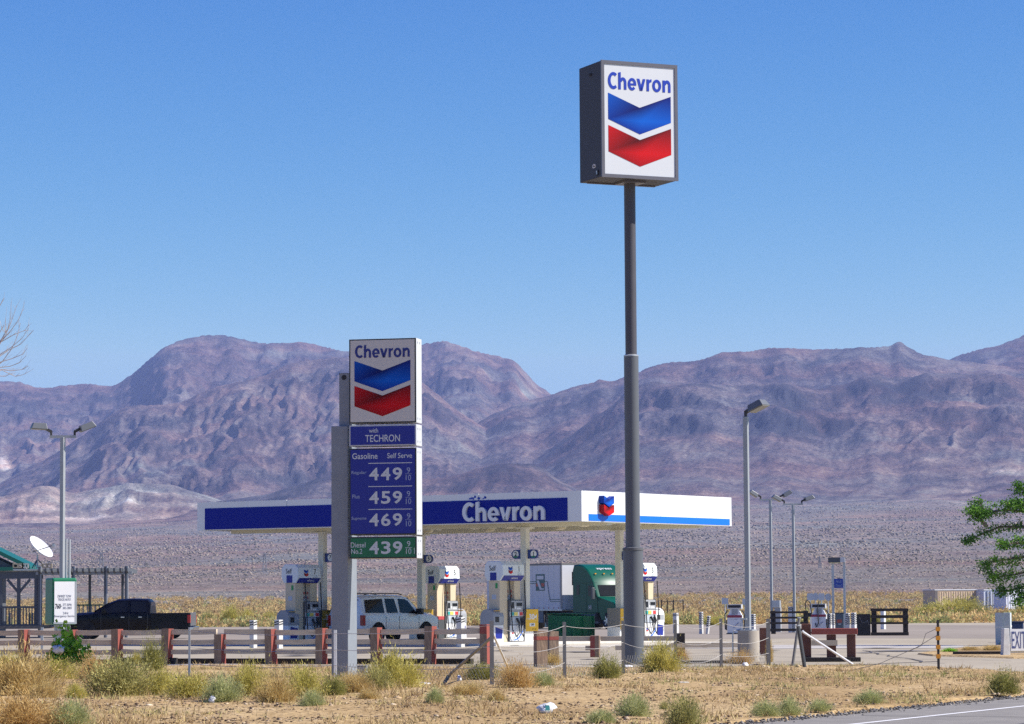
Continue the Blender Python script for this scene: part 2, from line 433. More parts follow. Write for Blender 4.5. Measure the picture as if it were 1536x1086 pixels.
def build_hills():
    NA, NY = 1250, 430
    pxs = np.linspace(768 - 1560, 768 + 1560, NA)
    yy = np.concatenate([np.geomspace(225, 3900, 110)[:-1], np.linspace(3900, 7300, 235)[:-1], np.linspace(7300, 9300, 70)[:-1], np.linspace(9300, 12500, 18)])
    NY = len(yy)
    PX, Y = np.meshgrid(pxs, yy)
    X = (PX - 768) / F * Y
    fan = fan_z(PX, Y)
    # shallow washes in the fan
    f1 = fbm(X / 180.0 + 3, Y / 900.0, 4) * np.clip((Y - 400) / 2500, 0, 1) * 5.0
    fan = fan + f1 + fbm(X / 30.0, Y / 60.0, 3) * np.clip((Y - 500) / 2000, 0, 1) * 1.0
    Z = fan.copy(); T = np.full(Z.shape, 0.56) + 0.05 * fbm(X / 60.0, Y / 300.0, 4)
    warp = fbm(X / 700.0, Y / 700.0, 4)
    lump = np.clip(0.75 + 1.6 * fbm(X / 520.0 + 40, Y / 520.0, 3), 0.15, 1.7)
    rock3 = ridged(X / 85.0 + 2, Y / 110.0 + 8, 4)
    rock = ridged(X / 260.0 + 5, Y / 330.0, 5)
    rock4 = ridged(X / 30.0 + 12, Y / 40.0 + 8, 3) - .8
    rock2 = fbm(X / 55.0, Y / 80.0, 4)
    for name, crest, D, W, rel, wl, lean, tb, cliffs in LAYERS:
        py = smooth_interp(pxs, crest)
        dn = D + fbm(pxs / 160.0 + D * .01, pxs * 0 + 7.7, 3) * W * 0.12
        zc = row_to_z(pxs, py, dn)
        base = fan_z(pxs, dn)
        hgt = np.clip(zc - base, 0, None)
        t = (dn[None, :] - Y) / W
        u = PX + lean * t * 1.6 + warp * wl * .9 + fbm(X / 150.0, Y / 150.0, 2) * wl * .35
        g = np.where(t >= 0, np.clip(1 - t, 0, 1) ** 1.35, np.clip(1 + t * 1.6, 0, 1))
        gul = ridged(u / wl + D, t * 0.8 + 3.3, 4)
        gul2 = ridged(u / (wl * 0.27) + D * 2, t * 1.5 + 1.3, 3)
        sm = .5 if name in ('right_range', 'plateau', 'far_right') else (.75 if name == 'left_spur' else 1.0)
        env = sm * np.clip(t * 3.2, 0, 1) * np.clip((1.02 - t) * 1.6, 0, 1)
        zz = hgt[None, :] * (g + rel * 0.48 * (gul - 0.75) * env * lump + rel * 0.13 * (gul2 - 0.7) * env)
        # broken cliff bands
        cl_t = 0
        for q, (t0, amp, wd) in enumerate(cliffs):
            tn = t - t0 - .05 * fbm(PX / (wl * 1.3) + 13 * q, Y / 900.0, 4) - .02 * (rock4 + .2)
            mk = np.clip(.55 + 2.2 * fbm(PX / (wl * 2.2) + 7 * q + D, Y / 1500.0, 2), 0, 1.25)
            zz = zz + hgt[None, :] * amp * mk * (1 / (1 + np.exp(np.clip(tn / wd, -40, 40))) - np.clip(.5 - tn / .26, 0, 1)) * (t > 0)
            cl_t = cl_t + np.exp(-((tn - .02) / .05) ** 2) * np.clip(mk, 0, 1) * np.clip(amp / .1, .4, 1.2)
        # broken ledges
        led = np.clip(np.clip(t, 0, 1) * 6, 0, 1)
        zz = zz + ((rock - 0.8) * 24 + (rock3 - .8) * 13) * np.clip(1.15 - 1.25 * t, .18, 1) * rel * 6 * np.clip(hgt[None, :] / 250, 0, 1) * g * led * (t < 1) * sm
        zz = zz + (rock2 * 5.0 + rock4 * 4.5 + (rock3 - .8) * 5.0) * np.clip(1.15 - 1.0 * t, .3, 1) * (.4 + .6 * sm) * np.clip(hgt[None, :] / 200, 0.2, 1) * (g > 0.02) * np.clip(t * 5 + .35, 0.1, 1)
        cand = fan + zz * (g > 0)
        up = cand > Z
        tt = tb + 0.07 * (gul - 0.8) * lump + 0.07 * rock2 - 0.10 * (rock3 - .8) - 0.16 * np.clip(rock - .95, 0, 1) * np.clip(1 - 1.3 * np.abs(t - .25), 0, 1) + 0.07 * np.clip(t, 0, 1) - 0.05 * (rock - .8)
        stk = np.exp(-(perlin(u / 19.0 + D, t * 1.1) / .07) ** 2) * np.clip((t - .25) * 4, 0, 1) * np.clip(.4 + 1.8 * fbm(PX / 90.0 + D, t * 2, 2), 0, 1) * np.clip((.98 - t) * 3, 0, 1)
        tt = tt - .20 * cl_t + .13 * stk
        Z = np.where(up, cand, Z)
        T = np.where(up, tt, T)
    row = HZ - HROLL * (PX - 768) - (Z - CAM_H) / Y * F
    wob = fbm(X / 90.0 + 9, Y / 200.0, 4)
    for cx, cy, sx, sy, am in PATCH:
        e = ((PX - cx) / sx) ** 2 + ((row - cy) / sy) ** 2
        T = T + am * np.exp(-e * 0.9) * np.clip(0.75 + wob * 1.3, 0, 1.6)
    # the pale track up the fan
    T = T + 0.03 * fbm(X / 400.0, Y / 400.0, 3)
    V = np.stack([X, Y, Z - 0.06], -1).reshape(-1, 3)
    i = np.arange(NY - 1)[:, None] * NA + np.arange(NA - 1)[None, :]
    Q = np.stack([i, i + 1, i + NA + 1, i + NA], -1).reshape(-1, 4)
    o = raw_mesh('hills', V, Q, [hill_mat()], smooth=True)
    a = o.data.attributes.new('tint', 'FLOAT', 'POINT')
    a.data.foreach_set('value', T.reshape(-1).astype(np.float32))
    tag(o, kind='structure')
    return pxs, yy, Z
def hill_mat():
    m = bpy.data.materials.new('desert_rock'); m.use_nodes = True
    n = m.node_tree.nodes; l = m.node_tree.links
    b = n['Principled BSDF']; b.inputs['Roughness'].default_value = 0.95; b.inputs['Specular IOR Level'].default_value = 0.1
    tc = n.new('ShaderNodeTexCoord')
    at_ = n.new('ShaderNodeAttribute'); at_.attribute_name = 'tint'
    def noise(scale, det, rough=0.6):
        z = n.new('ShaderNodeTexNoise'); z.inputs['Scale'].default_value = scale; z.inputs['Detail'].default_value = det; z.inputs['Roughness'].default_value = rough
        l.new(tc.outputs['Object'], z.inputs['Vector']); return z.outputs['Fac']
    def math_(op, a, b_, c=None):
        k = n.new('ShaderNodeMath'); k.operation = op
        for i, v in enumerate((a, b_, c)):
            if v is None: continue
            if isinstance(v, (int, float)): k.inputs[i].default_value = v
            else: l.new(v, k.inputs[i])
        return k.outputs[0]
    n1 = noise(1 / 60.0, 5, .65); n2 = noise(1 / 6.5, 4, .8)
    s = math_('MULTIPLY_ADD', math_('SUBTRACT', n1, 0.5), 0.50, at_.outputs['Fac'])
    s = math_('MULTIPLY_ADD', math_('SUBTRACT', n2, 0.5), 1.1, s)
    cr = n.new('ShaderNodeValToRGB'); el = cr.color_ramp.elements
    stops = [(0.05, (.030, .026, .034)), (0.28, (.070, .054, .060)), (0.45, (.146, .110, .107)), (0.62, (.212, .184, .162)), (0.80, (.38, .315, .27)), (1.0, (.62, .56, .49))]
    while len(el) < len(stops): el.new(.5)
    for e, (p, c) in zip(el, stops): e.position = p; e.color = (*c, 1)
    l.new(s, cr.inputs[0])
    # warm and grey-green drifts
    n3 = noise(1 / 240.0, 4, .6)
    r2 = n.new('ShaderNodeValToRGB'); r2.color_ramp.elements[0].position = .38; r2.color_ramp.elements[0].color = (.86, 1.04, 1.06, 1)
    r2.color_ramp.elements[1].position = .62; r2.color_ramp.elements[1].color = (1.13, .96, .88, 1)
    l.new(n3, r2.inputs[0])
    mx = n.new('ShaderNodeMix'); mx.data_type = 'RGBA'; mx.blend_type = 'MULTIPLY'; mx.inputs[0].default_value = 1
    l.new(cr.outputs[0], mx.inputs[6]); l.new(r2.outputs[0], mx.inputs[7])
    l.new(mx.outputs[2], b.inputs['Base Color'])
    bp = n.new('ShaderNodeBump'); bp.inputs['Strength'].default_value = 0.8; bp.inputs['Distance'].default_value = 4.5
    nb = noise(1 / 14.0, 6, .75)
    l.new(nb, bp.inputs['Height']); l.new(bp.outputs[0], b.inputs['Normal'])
    return m

HPX, HYY, HZZ = build_hills()
def hill_height(X, Y):
    px = X / Y * F + 768
    fi = np.interp(px, HPX, np.arange(len(HPX))); fj = np.interp(Y, HYY, np.arange(len(HYY)))
    i0 = np.clip(np.floor(fi).astype(int), 0, len(HPX) - 2); j0 = np.clip(np.floor(fj).astype(int), 0, len(HYY) - 2)
    u = fi - i0; v = fj - j0
    return (HZZ[j0, i0]*(1-u)*(1-v) + HZZ[j0, i0+1]*u*(1-v) + HZZ[j0+1, i0]*(1-u)*v + HZZ[j0+1, i0+1]*u*v)

# ------------------------------------------------------------------ scrub on the fan and the dry belt beyond the lot (nobody could count them)
def dome_template(nseg=5):
    # a ragged low dome, 3 rings
    vs = [(0, 0, 1.0)]
    for r, z in ((0.9, 0.55), (0.8, 0.0)):
        for k in range(nseg):
            t = 2 * math.pi * (k + (0.5 if z == 0.55 else 0)) / nseg
            vs.append((r * math.cos(t), r * math.sin(t), z))
    fs = []
    for k in range(nseg):
        k2 = (k + 1) % nseg
        fs.append((0, 1 + k, 1 + k2))
        for q in (0,):
            a = 1 + q * nseg
            fs.append((a + k, a + nseg + k, a + k2)); fs.append((a + k2, a + nseg + k, a + nseg + k2))
    return np.array(vs, float), np.array(fs, int)
def scatter_domes(name, X, Y, Z, S, H, tint, material, jag=0.28, seed=1):
    rs = np.random.RandomState(seed)
    tv, tf = dome_template()
    n = len(X); m = len(tv)
    j = 1 + (rs.rand(n, m, 3) - .5) * 2 * jag
    P = tv[None] * j
    P = P * np.stack([S * (0.8 + .4 * rs.rand(n)), S * (0.8 + .4 * rs.rand(n)), H], -1)[:, None, :]
    P = P + np.stack([X, Y, Z], -1)[:, None, :]
    Q = tf[None] + (np.arange(n) * m)[:, None, None]
    T = np.repeat(tint, len(tf)) + (rs.rand(n * len(tf)) - .5) * .12
    return raw_mesh(name, P.reshape(-1, 3), Q.reshape(-1, 3), [material], tint=np.clip(T, 0, 1))
M_scrub = attr_mat('desert_scrub', [(0, (.062, .062, .050)), (.35, (.13, .115, .09)), (.6, (.27, .215, .165)), (1, (.46, .39, .31))])
def build_fan_scrub():
    rs = np.random.RandomState(5)
    n = 190000
    u = rs.rand(n)
    Y = 400 * (4300 / 400.0) ** (u ** 0.85)
    px = 768 + (rs.rand(n) - .5) * 2 * 1150
    X = (px - 768) / F * Y
    dens = fbm(X / 120.0, Y / 260.0, 4)
    keep = rs.rand(n) < np.clip(.62 + dens * .8, .15, 1)
    X, Y = X[keep], Y[keep]
    S = (0.16 + rs.rand(len(X)) ** 2 * .5) * np.clip(Y / 1000, .8, 2.6)
    H = S * (.55 + .3 * rs.rand(len(X))) 
    tint = np.where(rs.rand(len(X)) < .42, .14 + .24 * rs.rand(len(X)), .46 + .34 * rs.rand(len(X)))
    o = scatter_domes('scrub', X, Y, hill_height(X, Y) - .25, S, H, tint, M_scrub, seed=3)
    tag(o, 'low grey and straw coloured scrub dotted over the desert plain below the hills', 'scrub', kind='stuff')
build_fan_scrub()

# ------------------------------------------------------------------ ground, lot, road
M_dirt = None
def dirt_mat():
    m = bpy.data.materials.new('dry_dirt'); m.use_nodes = True
    n = m.node_tree.nodes; l = m.node_tree.links
    b = n['Principled BSDF']; b.inputs['Roughness'].default_value = 0.95; b.inputs['Specular IOR Level'].default_value = 0.1
    tc = n.new('ShaderNodeTexCoord')
    def noise(scale, det, rough=.6, st=None):
        z = n.new('ShaderNodeTexNoise'); z.inputs['Scale'].default_value = scale; z.inputs['Detail'].default_value = det; z.inputs['Roughness'].default_value = rough
        if st:
            mp = n.new('ShaderNodeMapping'); mp.inputs['Scale'].default_value = st
            l.new(tc.outputs['Object'], mp.inputs[0]); l.new(mp.outputs[0], z.inputs['Vector'])
        else: l.new(tc.outputs['Object'], z.inputs['Vector'])
        return z.outputs['Fac']
    def ramp(v, stops):
        cr = n.new('ShaderNodeValToRGB'); el = cr.color_ramp.elements
        while len(el) < len(stops): el.new(.5)
        for e, (p, c) in zip(el, stops): e.position = p; e.color = (*c, 1)
        l.new(v, cr.inputs[0]); return cr.outputs[0]
    def mix(f, a, b_, bt='MIX'):
        k = n.new('ShaderNodeMix'); k.data_type = 'RGBA'; k.blend_type = bt
        if isinstance(f, float): k.inputs[0].default_value = f
        else: l.new(f, k.inputs[0])
        l.new(a, k.inputs[6]); l.new(b_, k.inputs[7]); return k.outputs[2]
    base = ramp(noise(.28, 5, .6, (1, .45, 1)), [(.30, (.31, .205, .095)), (.5, (.47, .335, .165)), (.68, (.58, .435, .235))])
    fine = ramp(noise(9, 6, .75), [(.36, (.55, .50, .45)), (.5, (1, 1, 1)), (.66, (1.12, 1.1, 1.08))])
    speck = ramp(noise(11, 5, .7), [(.40, (.24, .18, .13)), (.47, (1, 1, 1))])
    c = mix(1.0, base, fine, 'MULTIPLY')
    spm = ramp(noise(.5, 4, .6, (1, .5, 1)), [(.36, (0, 0, 0)), (.52, (1, 1, 1))])
    c = mix(spm, c, mix(1.0, c, speck, 'MULTIPLY'))
    l.new(c, b.inputs['Base Color'])
    bp = n.new('ShaderNodeBump'); bp.inputs['Strength'].default_value = .7; bp.inputs['Distance'].default_value = .05
    l.new(noise(7, 6, .7), bp.inputs['Height']); l.new(bp.outputs[0], b.inputs['Normal'])
    return m
M_dirt = dirt_mat()
M_asph = mat('worn_asphalt', (.41, .36, .265), rough=.92, col2=(.31, .265, .195), scale=.25, bump=.5, bscale=25, spec=.2, stretch=(1, .4, 1))
M_asph_old = mat('old_asphalt', (.325, .28, .225), rough=.95, col2=(.235, .20, .16), scale=.12, bump=.5, bscale=20, spec=.2, stretch=(1, .25, 1))
M_road = mat('road_asphalt', (.275, .258, .225), rough=.9, col2=(.195, .182, .162), scale=1.5, bump=.5, bscale=60, spec=.25)
M_conc = mat('concrete', (.56, .52, .44), rough=.9, col2=(.42, .39, .35), scale=.5, bump=.3, bscale=30, spec=.2)
M_line = mat('road_paint', (.72, .71, .68), rough=.8, var=.15, scale=4)

mb = MB(mat('desert_ground', (.30, .225, .15), rough=.95, var=.2, scale=.05))
mb.poly([(-20000, -20000, -.12), (20000, -20000, -.12), (20000, 20000, -.12), (-20000, 20000, -.12)])
tag(mb.build('ground'), kind='structure')

def lot_edge(px):      # row where dirt gives way to the paved lot
    return np.interp(px, [-300, 0, 740, 1000, 1285, 1400, 1536, 1900], [994, 995, 1001, 1000, 996, 1001, 1009, 1016])
def y_of_row(px, row, z=0.0):
    hz = HZ - HROLL * (px - 768)
    return F * (CAM_H - z) / (row - hz)
ROAD_A = gnd(1136, 1084); ROAD_B = gnd(1536, 1045)
RD = (ROAD_B - ROAD_A).normalized(); RN = Vector((RD.y, -RD.x, 0))     # RN points to the carriageway
def road_side(x, y):
    return (x - ROAD_A.x) * RN.x + (y - ROAD_A.y) * RN.y

def build_dirt():
    xs = np.arange(-34, 30.01, .16); ys = np.concatenate([np.arange(-4, 34, 1.0), np.arange(34, 88, .18)])
    X, Y = np.meshgrid(xs, ys)
    Z = .05 * fbm(X / 4.0, Y / 4.0, 4) + .02 * fbm(X / .7, Y / .7, 3) + .035
    rs_ = (X - ROAD_A.x) * RN.x + (Y - ROAD_A.y) * RN.y
    Z = np.where(rs_ > -.5, np.minimum(Z, -.05 - np.clip(rs_ + .5, 0, 1) * .1), Z)
    Z = Z - np.clip((rs_ + 2.0) / 1.5, 0, 1) * .035
    PX = X / np.maximum(Y, 1) * F + 768
    ye = y_of_row(PX, lot_edge(PX))
    back = np.clip((Y - ye + 1.2) / 1.2, 0, 1)
    Z = Z * (1 - back) - .02 * back
    Z = np.where(Y > ye + .7, -.1, Z)
    V = np.stack([X, Y, Z], -1).reshape(-1, 3)
    NA = len(xs); NY = len(ys)
    i = np.arange(NY - 1)[:, None] * NA + np.arange(NA - 1)[None, :]
    Q = np.stack([i, i + 1, i + NA + 1, i + NA], -1).reshape(-1, 4)
    tag(raw_mesh('dirt_verge', V, Q, [M_dirt], smooth=True), kind='structure')
build_dirt()
def dirt_z(x, y):
    return float(.05 * fbm(np.array([x / 4.0]), np.array([y / 4.0]), 4)[0] + .02 * fbm(np.array([x / .7]), np.array([y / .7]), 3)[0] + .035)

def build_lot():
    fx = np.linspace(-500, 2100, 400)
    fr = [(float((p - 768) / F * y_of_row(p, lot_edge(p))), float(y_of_row(p, lot_edge(p)) + .28 * fbm(np.array([p / 22.0]), np.array([1.5]), 4)[0])) for p in fx]
    far = [(70, 150), (60, 212), (-60, 212), (-45, 150)]
    m = MB(M_asph)
    # one sheet: strip from the front edge to a straight back line, then back field
    yb = 96.0
    b0 = len(m.v)
    vs = [(x, y, .004) for x, y in fr] + [(x / y * yb, yb, .004) for x, y in fr]
    k = len(fr)
    m.add(vs, [(i, i + 1, k + i + 1, k + i) for i in range(k - 1)])
    m.poly([(fr[0][0] / fr[0][1] * yb, yb, .004), (fr[-1][0] / fr[-1][1] * yb, yb, .004), (55, 150, .004), (62, 214, .004), (-70, 214, .004), (-48, 150, .004)])
    tag(m.build('parking_lot'), kind='structure')
    m = MB(M_asph_old)
    a = [gnd(*p, z=.008) for p in ((-60, 968), (300, 966), (640, 962), (1000, 958), (1300, 957), (1600, 958))]
    b = [gnd(*p, z=.008) for p in ((1600, 937.5), (1200, 937.5), (700, 938), (200, 938.5), (-60, 939))]
    m.poly(a + b)
    tag(m.build('old_paving'), kind='structure')
build_lot()
def sheet(name, pts, m, z):
    mb = MB(m); mb.poly([gnd(px, py, z) for px, py in pts]); return tag(mb.build(name), kind='structure')
sheet('concrete_strip', [(985, 972.5), (1140, 973), (1400, 972), (1490, 970), (1430, 967.5), (1280, 967), (1090, 967.5), (985, 968)], mat('worn_concrete', (.47, .44, .39), rough=.9, col2=(.36, .33, .29), scale=.4), .013)
# road
mb = MB(M_road)
L0, L1 = -60, 260
mb.poly([tuple(ROAD_A + RD * L0 + Vector((0, 0, -.012))), tuple(ROAD_A + RD * L0 + RN * 13 + Vector((0, 0, -.012))), tuple(ROAD_A + RD * L1 + RN * 13 + Vector((0, 0, -.012))), tuple(ROAD_A + RD * L1 + Vector((0, 0, -.012)))])
tag(mb.build('road'), kind='structure')
la = gnd(1265, 1086); lo = road_side(la.x, la.y)
mb = MB(M_line)
p0 = ROAD_A + RN * lo; 
mb.poly([tuple(p0 + RD * L0 + Vector((0, 0, -.008))), tuple(p0 + RD * L0 + RN * .11 + Vector((0, 0, -.008))), tuple(p0 + RD * L1 + RN * .11 + Vector((0, 0, -.008))), tuple(p0 + RD * L1 + Vector((0, 0, -.008)))])
tag(mb.build('road_marking'), kind='structure')

# ------------------------------------------------------------------ common metals, woods, paints
M_galv = mat('galvanised_steel', (.50, .52, .53), rough=.45, metal=.6, var=.12)
M_pole = mat('grey_pole_paint', (.105, .115, .13), rough=.5, var=.08)
M_black = mat('black_rubber', (.02, .02, .022), rough=.6)
M_dkgrey = mat('dark_grey_metal', (.06, .065, .07), rough=.5)
M_white = mat('white_paint', (.78, .78, .77), rough=.45, var=.05)
M_whited = mat('weathered_white_paint', (.66, .66, .64), rough=.7, col2=(.42, .40, .38), scale=5, edge=.35)
M_blue = mat('deep_blue_panel', (.004, .016, .24), rough=.55, var=.04)
M_pblue = mat('price_blue_panel', (.010, .022, .27), rough=.55, var=.04)
M_bright_blue = mat('bright_blue_stripe', (.0, .16, .80), rough=.4, var=.04)
M_green = mat('green_panel', (.004, .15, .06), rough=.4, var=.05)
M_cream = mat('cream_paint', (.60, .58, .48), rough=.6, var=.06)
M_beige = mat('beige_panel', (.62, .52, .36), rough=.55, var=.06)
M_glass = mat('dark_glass', (.008, .009, .011), rough=.12, spec=.28)
M_wood = mat('weathered_timber', (.30, .235, .17), rough=.9, col2=(.16, .115, .08), scale=6, bump=.5, bscale=18, stretch=(.6, .6, 3))
M_rail = mat('weathered_rail', (.74, .61, .44), rough=.9, col2=(.46, .37, .265), scale=5, bump=.4, bscale=18, stretch=(.4, 3, 3))
M_redpaint = mat('old_red_paint', (.36, .085, .06), rough=.8, col2=(.24, .06, .045), scale=5, bump=.3)
M_dkwood = mat('dark_creosote_timber', (.035, .026, .022), rough=.85, col2=(.015, .012, .011), scale=6, bump=.4)
M_brownwood = mat('brown_timber', (.16, .06, .038), rough=.85, col2=(.085, .032, .022), scale=5, bump=.4)

# ------------------------------------------------------------------ emblem of two folded ribbons
M_ink = color_attr_mat('emblem_ink')
M_ink_flat = M_ink
BL = dict(tl=(.002,.09,.50), bl=(.002,.035,.28), c=(.004,.006,.10), r=(.006,.010,.16), m=(.002,.12,.60), br=(.002,.10,.54), bc=(.004,.03,.30))
RD_ = dict(tl=(.58,.006,.012), bl=(.30,.006,.010), c=(.07,.003,.006), r=(.16,.006,.010), m=(.66,.006,.012), br=(.62,.006,.012), bc=(.38,.005,.010))
def emblem(name, parent, c, right, up, halfw, depth=0.0, dim=1.0, off=0.003, vs=1.0):
    """both ribbons; unit is half width of the pattern, vertical follows"""
    c = Vector(c); right = Vector(right).normalized(); up = Vector(up).normalized(); nrm = right.cross(up)
    w = halfw
    V = []; Fc = []; C = []
    def P(x, y, d): return c + right * x * w + up * y * w * vs + nrm * (off + d)
    for ytop, pal in ((0.0, BL), (-.98, RD_)):
        for tri, cols in (
            (((-1, 0), (-1, -.80), (0, -.40)), ('tl', 'bl', 'c')),
            (((0, -.40), (0.06, -.80), (1, 0)), ('c', 'm', 'r')),
            (((1, 0), (0.06, -.80), (1, -.80)), ('r', 'm', 'br')),
            (((1, -.80), (0.06, -.80), (0, -1.21)), ('br', 'm', 'bc')),
            (((0, -1.21), (0.06, -.80), (-1, -.80)), ('bc', 'm', 'bl')),
            (((-1, -.80), (0.06, -.80), (0, -.40)), ('bl', 'm', 'c'))):
            b = len(V)
            for (x, y), k in zip(tri, cols):
                V.append(P(x, y + ytop, depth)); C.append(pal[k])
            Fc.append((b, b + 1, b + 2))
        if depth > 0:
            out = [(-1, 0), (-1, -.80), (0, -1.21), (1, -.80), (1, 0), (0, -.40)]
            for i in range(6):
                a, d = out[i], out[(i + 1) % 6]
                b = len(V)
                V += [P(a[0], a[1] + ytop, 0), P(d[0], d[1] + ytop, 0), P(d[0], d[1] + ytop, depth), P(a[0], a[1] + ytop, depth)]
                C += [pal['bl']] * 4
                Fc.append((b, b + 1, b + 2, b + 3))
    me = bpy.data.meshes.new(name); me.from_pydata([tuple(v) for v in V], [], Fc); me.materials.append(M_ink)
    a = me.color_attributes.new('ink', 'FLOAT_COLOR', 'POINT')
    for i, k in enumerate(C): a.data[i].color = (*[x * dim for x in k], 1)
    o = bpy.data.objects.new(name, me); COL.objects.link(o); o.parent = parent
    return o
LX, LY, LZ = Vector((1, 0, 0)), Vector((0, 1, 0)), Vector((0, 0, 1))

# ------------------------------------------------------------------ forecourt canopy
CAN_RZ = R(-35.3)
C0 = at(873, 781.9, 109.8); CAN_Z0 = C0.z; CAN_Z1 = at(873, 735.8, 109.8).z
CLEN, CDEP = 18.2, 10.3
cE1 = Vector((math.cos(CAN_RZ), math.sin(CAN_RZ), 0)); cE2 = Vector((-math.sin(CAN_RZ), math.cos(CAN_RZ), 0))
CORG = Vector((C0.x, C0.y, 0))
def fc(x, y, z=0.0): return CORG + cE1 * x + cE2 * y + Vector((0, 0, z))     # forecourt coordinates
canopy = thing('canopy', 'long fuel station canopy with blue front fascia and white side on four columns', 'canopy', CORG, CAN_RZ)
M_fascia = mat('fascia_white', (.74, .755, .75), rough=.45, var=.05)
M_soffit = mat('soffit_cream', (.66, .64, .50), rough=.7, var=.06)
z0, z1 = CAN_Z0, CAN_Z1
fh = z1 - z0
m = MB(M_fascia)
for i in range(4):   # front fascia of four lengths with hairline joints
    xa, xb = -CLEN + i * CLEN / 4, -CLEN + (i + 1) * CLEN / 4
    m.box(xa + .012, xb - .012, 0, .14, z0, z1)
fr = m.build('front_fascia', canopy)
m = MB(mat('fascia_blue', (.001, .012, .25), rough=.7, var=.05, spec=.25)); m.box(-CLEN + .42, -.62, -.02, 0, z0 + .03, z1 - .24)
bp_ = m.build('blue_panel', fr)
m = MB(mat('channel_letter_white', (.66, .69, .72), rough=.5, var=.04))
xa, xb = -5.18, -1.62     # lettering along the front
m.wordmark(((xa + xb) / 2, -.025, z0 + .45), LX, LZ, xb - xa + .10, .72, ext=.09)
m.build('lettering', fr)
m = MB(mat('flaked_blue', (.015, .06, .42), rough=.8))     # flaked paint over the lettering
rs = random.Random(3)
for i in range(12):
    m = MB(mat('flaked_blue', (.015, .06, .42)))
    x = -5.0 + rs.random() * .9 * (1 if i < 12 else 1.9); z = z1 - .10 - rs.random() * .09; a = .015 + rs.random() * .04
    m.poly([(x - a, -.004, z - a * .7), (x + a * .8, -.004, z - a), (x + a, -.004, z + a * .5), (x - a * .3, -.004, z + a * 1.1)])
    m.build('flaked_patch', fr)
m = MB(M_fascia)
for i in range(4):
    ya, yb = .145 + i * (CDEP - .145) / 4, .145 + (i + 1) * (CDEP - .145) / 4
    m.box(-.14, 0, ya + .008, yb - .008, z0, z1)
sf = m.build('side_fascia', canopy)
m = MB(M_bright_blue); m.box(0, .015, .42, CDEP - .16, z0 + .03, z0 + .27); m.build('blue_stripe', sf)
emblem('emblem', sf, (.0, 1.44, z1 - .16), LY, LZ, .33, depth=.22, off=.0)
m = MB(M_fascia); m.box(-CLEN, -CLEN + .14, .145, CDEP, z0, z1); m.box(-CLEN + .145, -.145, CDEP - .14, CDEP, z0, z1); m.build('rear_fascia', canopy)
m = MB(M_soffit); m.box(-CLEN + .145, -.145, .145, CDEP - .145, z0 + .10, z0 + .16)
for i in range(1, 30):
    x = -CLEN + .3 + i * .6
    m.box(x - .008, x + .008, .15, CDEP - .15, z0 + .088, z0 + .0985)
m.box(-CLEN + .15, -.15, 1.86, 2.14, z0 - .10, z0 + .087); m.box(-CLEN + .15, -.15, 8.21, 8.49, z0 - .10, z0 + .087)
m.build('soffit', canopy)
m = MB(mat('roof_sheet', (.45, .44, .42), rough=.7)); m.box(-CLEN + .145, -.145, .145, CDEP - .145, z1 - .25, z1 - .2); m.build('roof_deck', canopy)
M_lens = mat('lamp_lens', (.72, .64, .42), rough=.3, var=.1)
for x in (-2.2, -5.6, -7.2, -9.0, -12.0, -15.0):
    for y in (3.4, 6.8):
        m = MB(M_cream).lathe([(.30, z0 + .085), (.30, z0 + .02), (.24, z0 - .0)], 20, (x, y, 0)).use(M_lens).lathe([(.235, z0 - .0), (.20, z0 - .07), (.08, z0 - .10)], 20, (x, y, 0))
        m.build('soffit_lamp', canopy, smooth=True)
M_col = mat('column_paint', (.66, .65, .58), rough=.55, var=.06)
M_yellow = mat('yellow_panel', (.80, .47, .01), rough=.45, var=.05)
M_colgrey = mat('column_wrap_grey', (.20, .195, .19), rough=.5, var=.06)
M_sgreen = mat('sign_green', (.01, .18, .10), rough=.4)
M_num = mat('number_black', (.02, .022, .03), rough=.5)
def number_sign(col, x, y, side, num, z=3.36):
    a = side
    m = MB(mat('sign_navy', (.004, .03, .20), rough=.4))
    pts = [(x + a * .02, z - .17), (x + a * .30, z - .17)]
    pts += [(x + a * (.30 + .17 * math.sin(t)), z - .17 * math.cos(t)) for t in np.linspace(.1, math.pi - .1, 10)] + [(x + a * .30, z + .17), (x + a * .02, z + .17)]
    m.prism(pts, 'y', y - .03, y + .03)
    s = m.build('number_sign', col)
    m = MB(M_white)
    m.prism([(x + a * .28 + .135 * math.cos(t), z + .135 * math.sin(t)) for t in np.linspace(0, 2 * math.pi, 24)[:-1]], 'y', y - .036, y - .031)
    if num in '12':
        m.use(M_sgreen); m.prism([(x + a * .28 + .134 * math.cos(t), z + .134 * math.sin(t)) for t in np.linspace(math.pi * 1.17, math.pi * 1.83, 12)], 'y', y - .038, y - .0365)
    m.use(M_num).text(num, (x + a * .28, y - .038, z + .01), LX, LZ, None, .16, ext=.003, bold=.02)
    m.build('number', s)
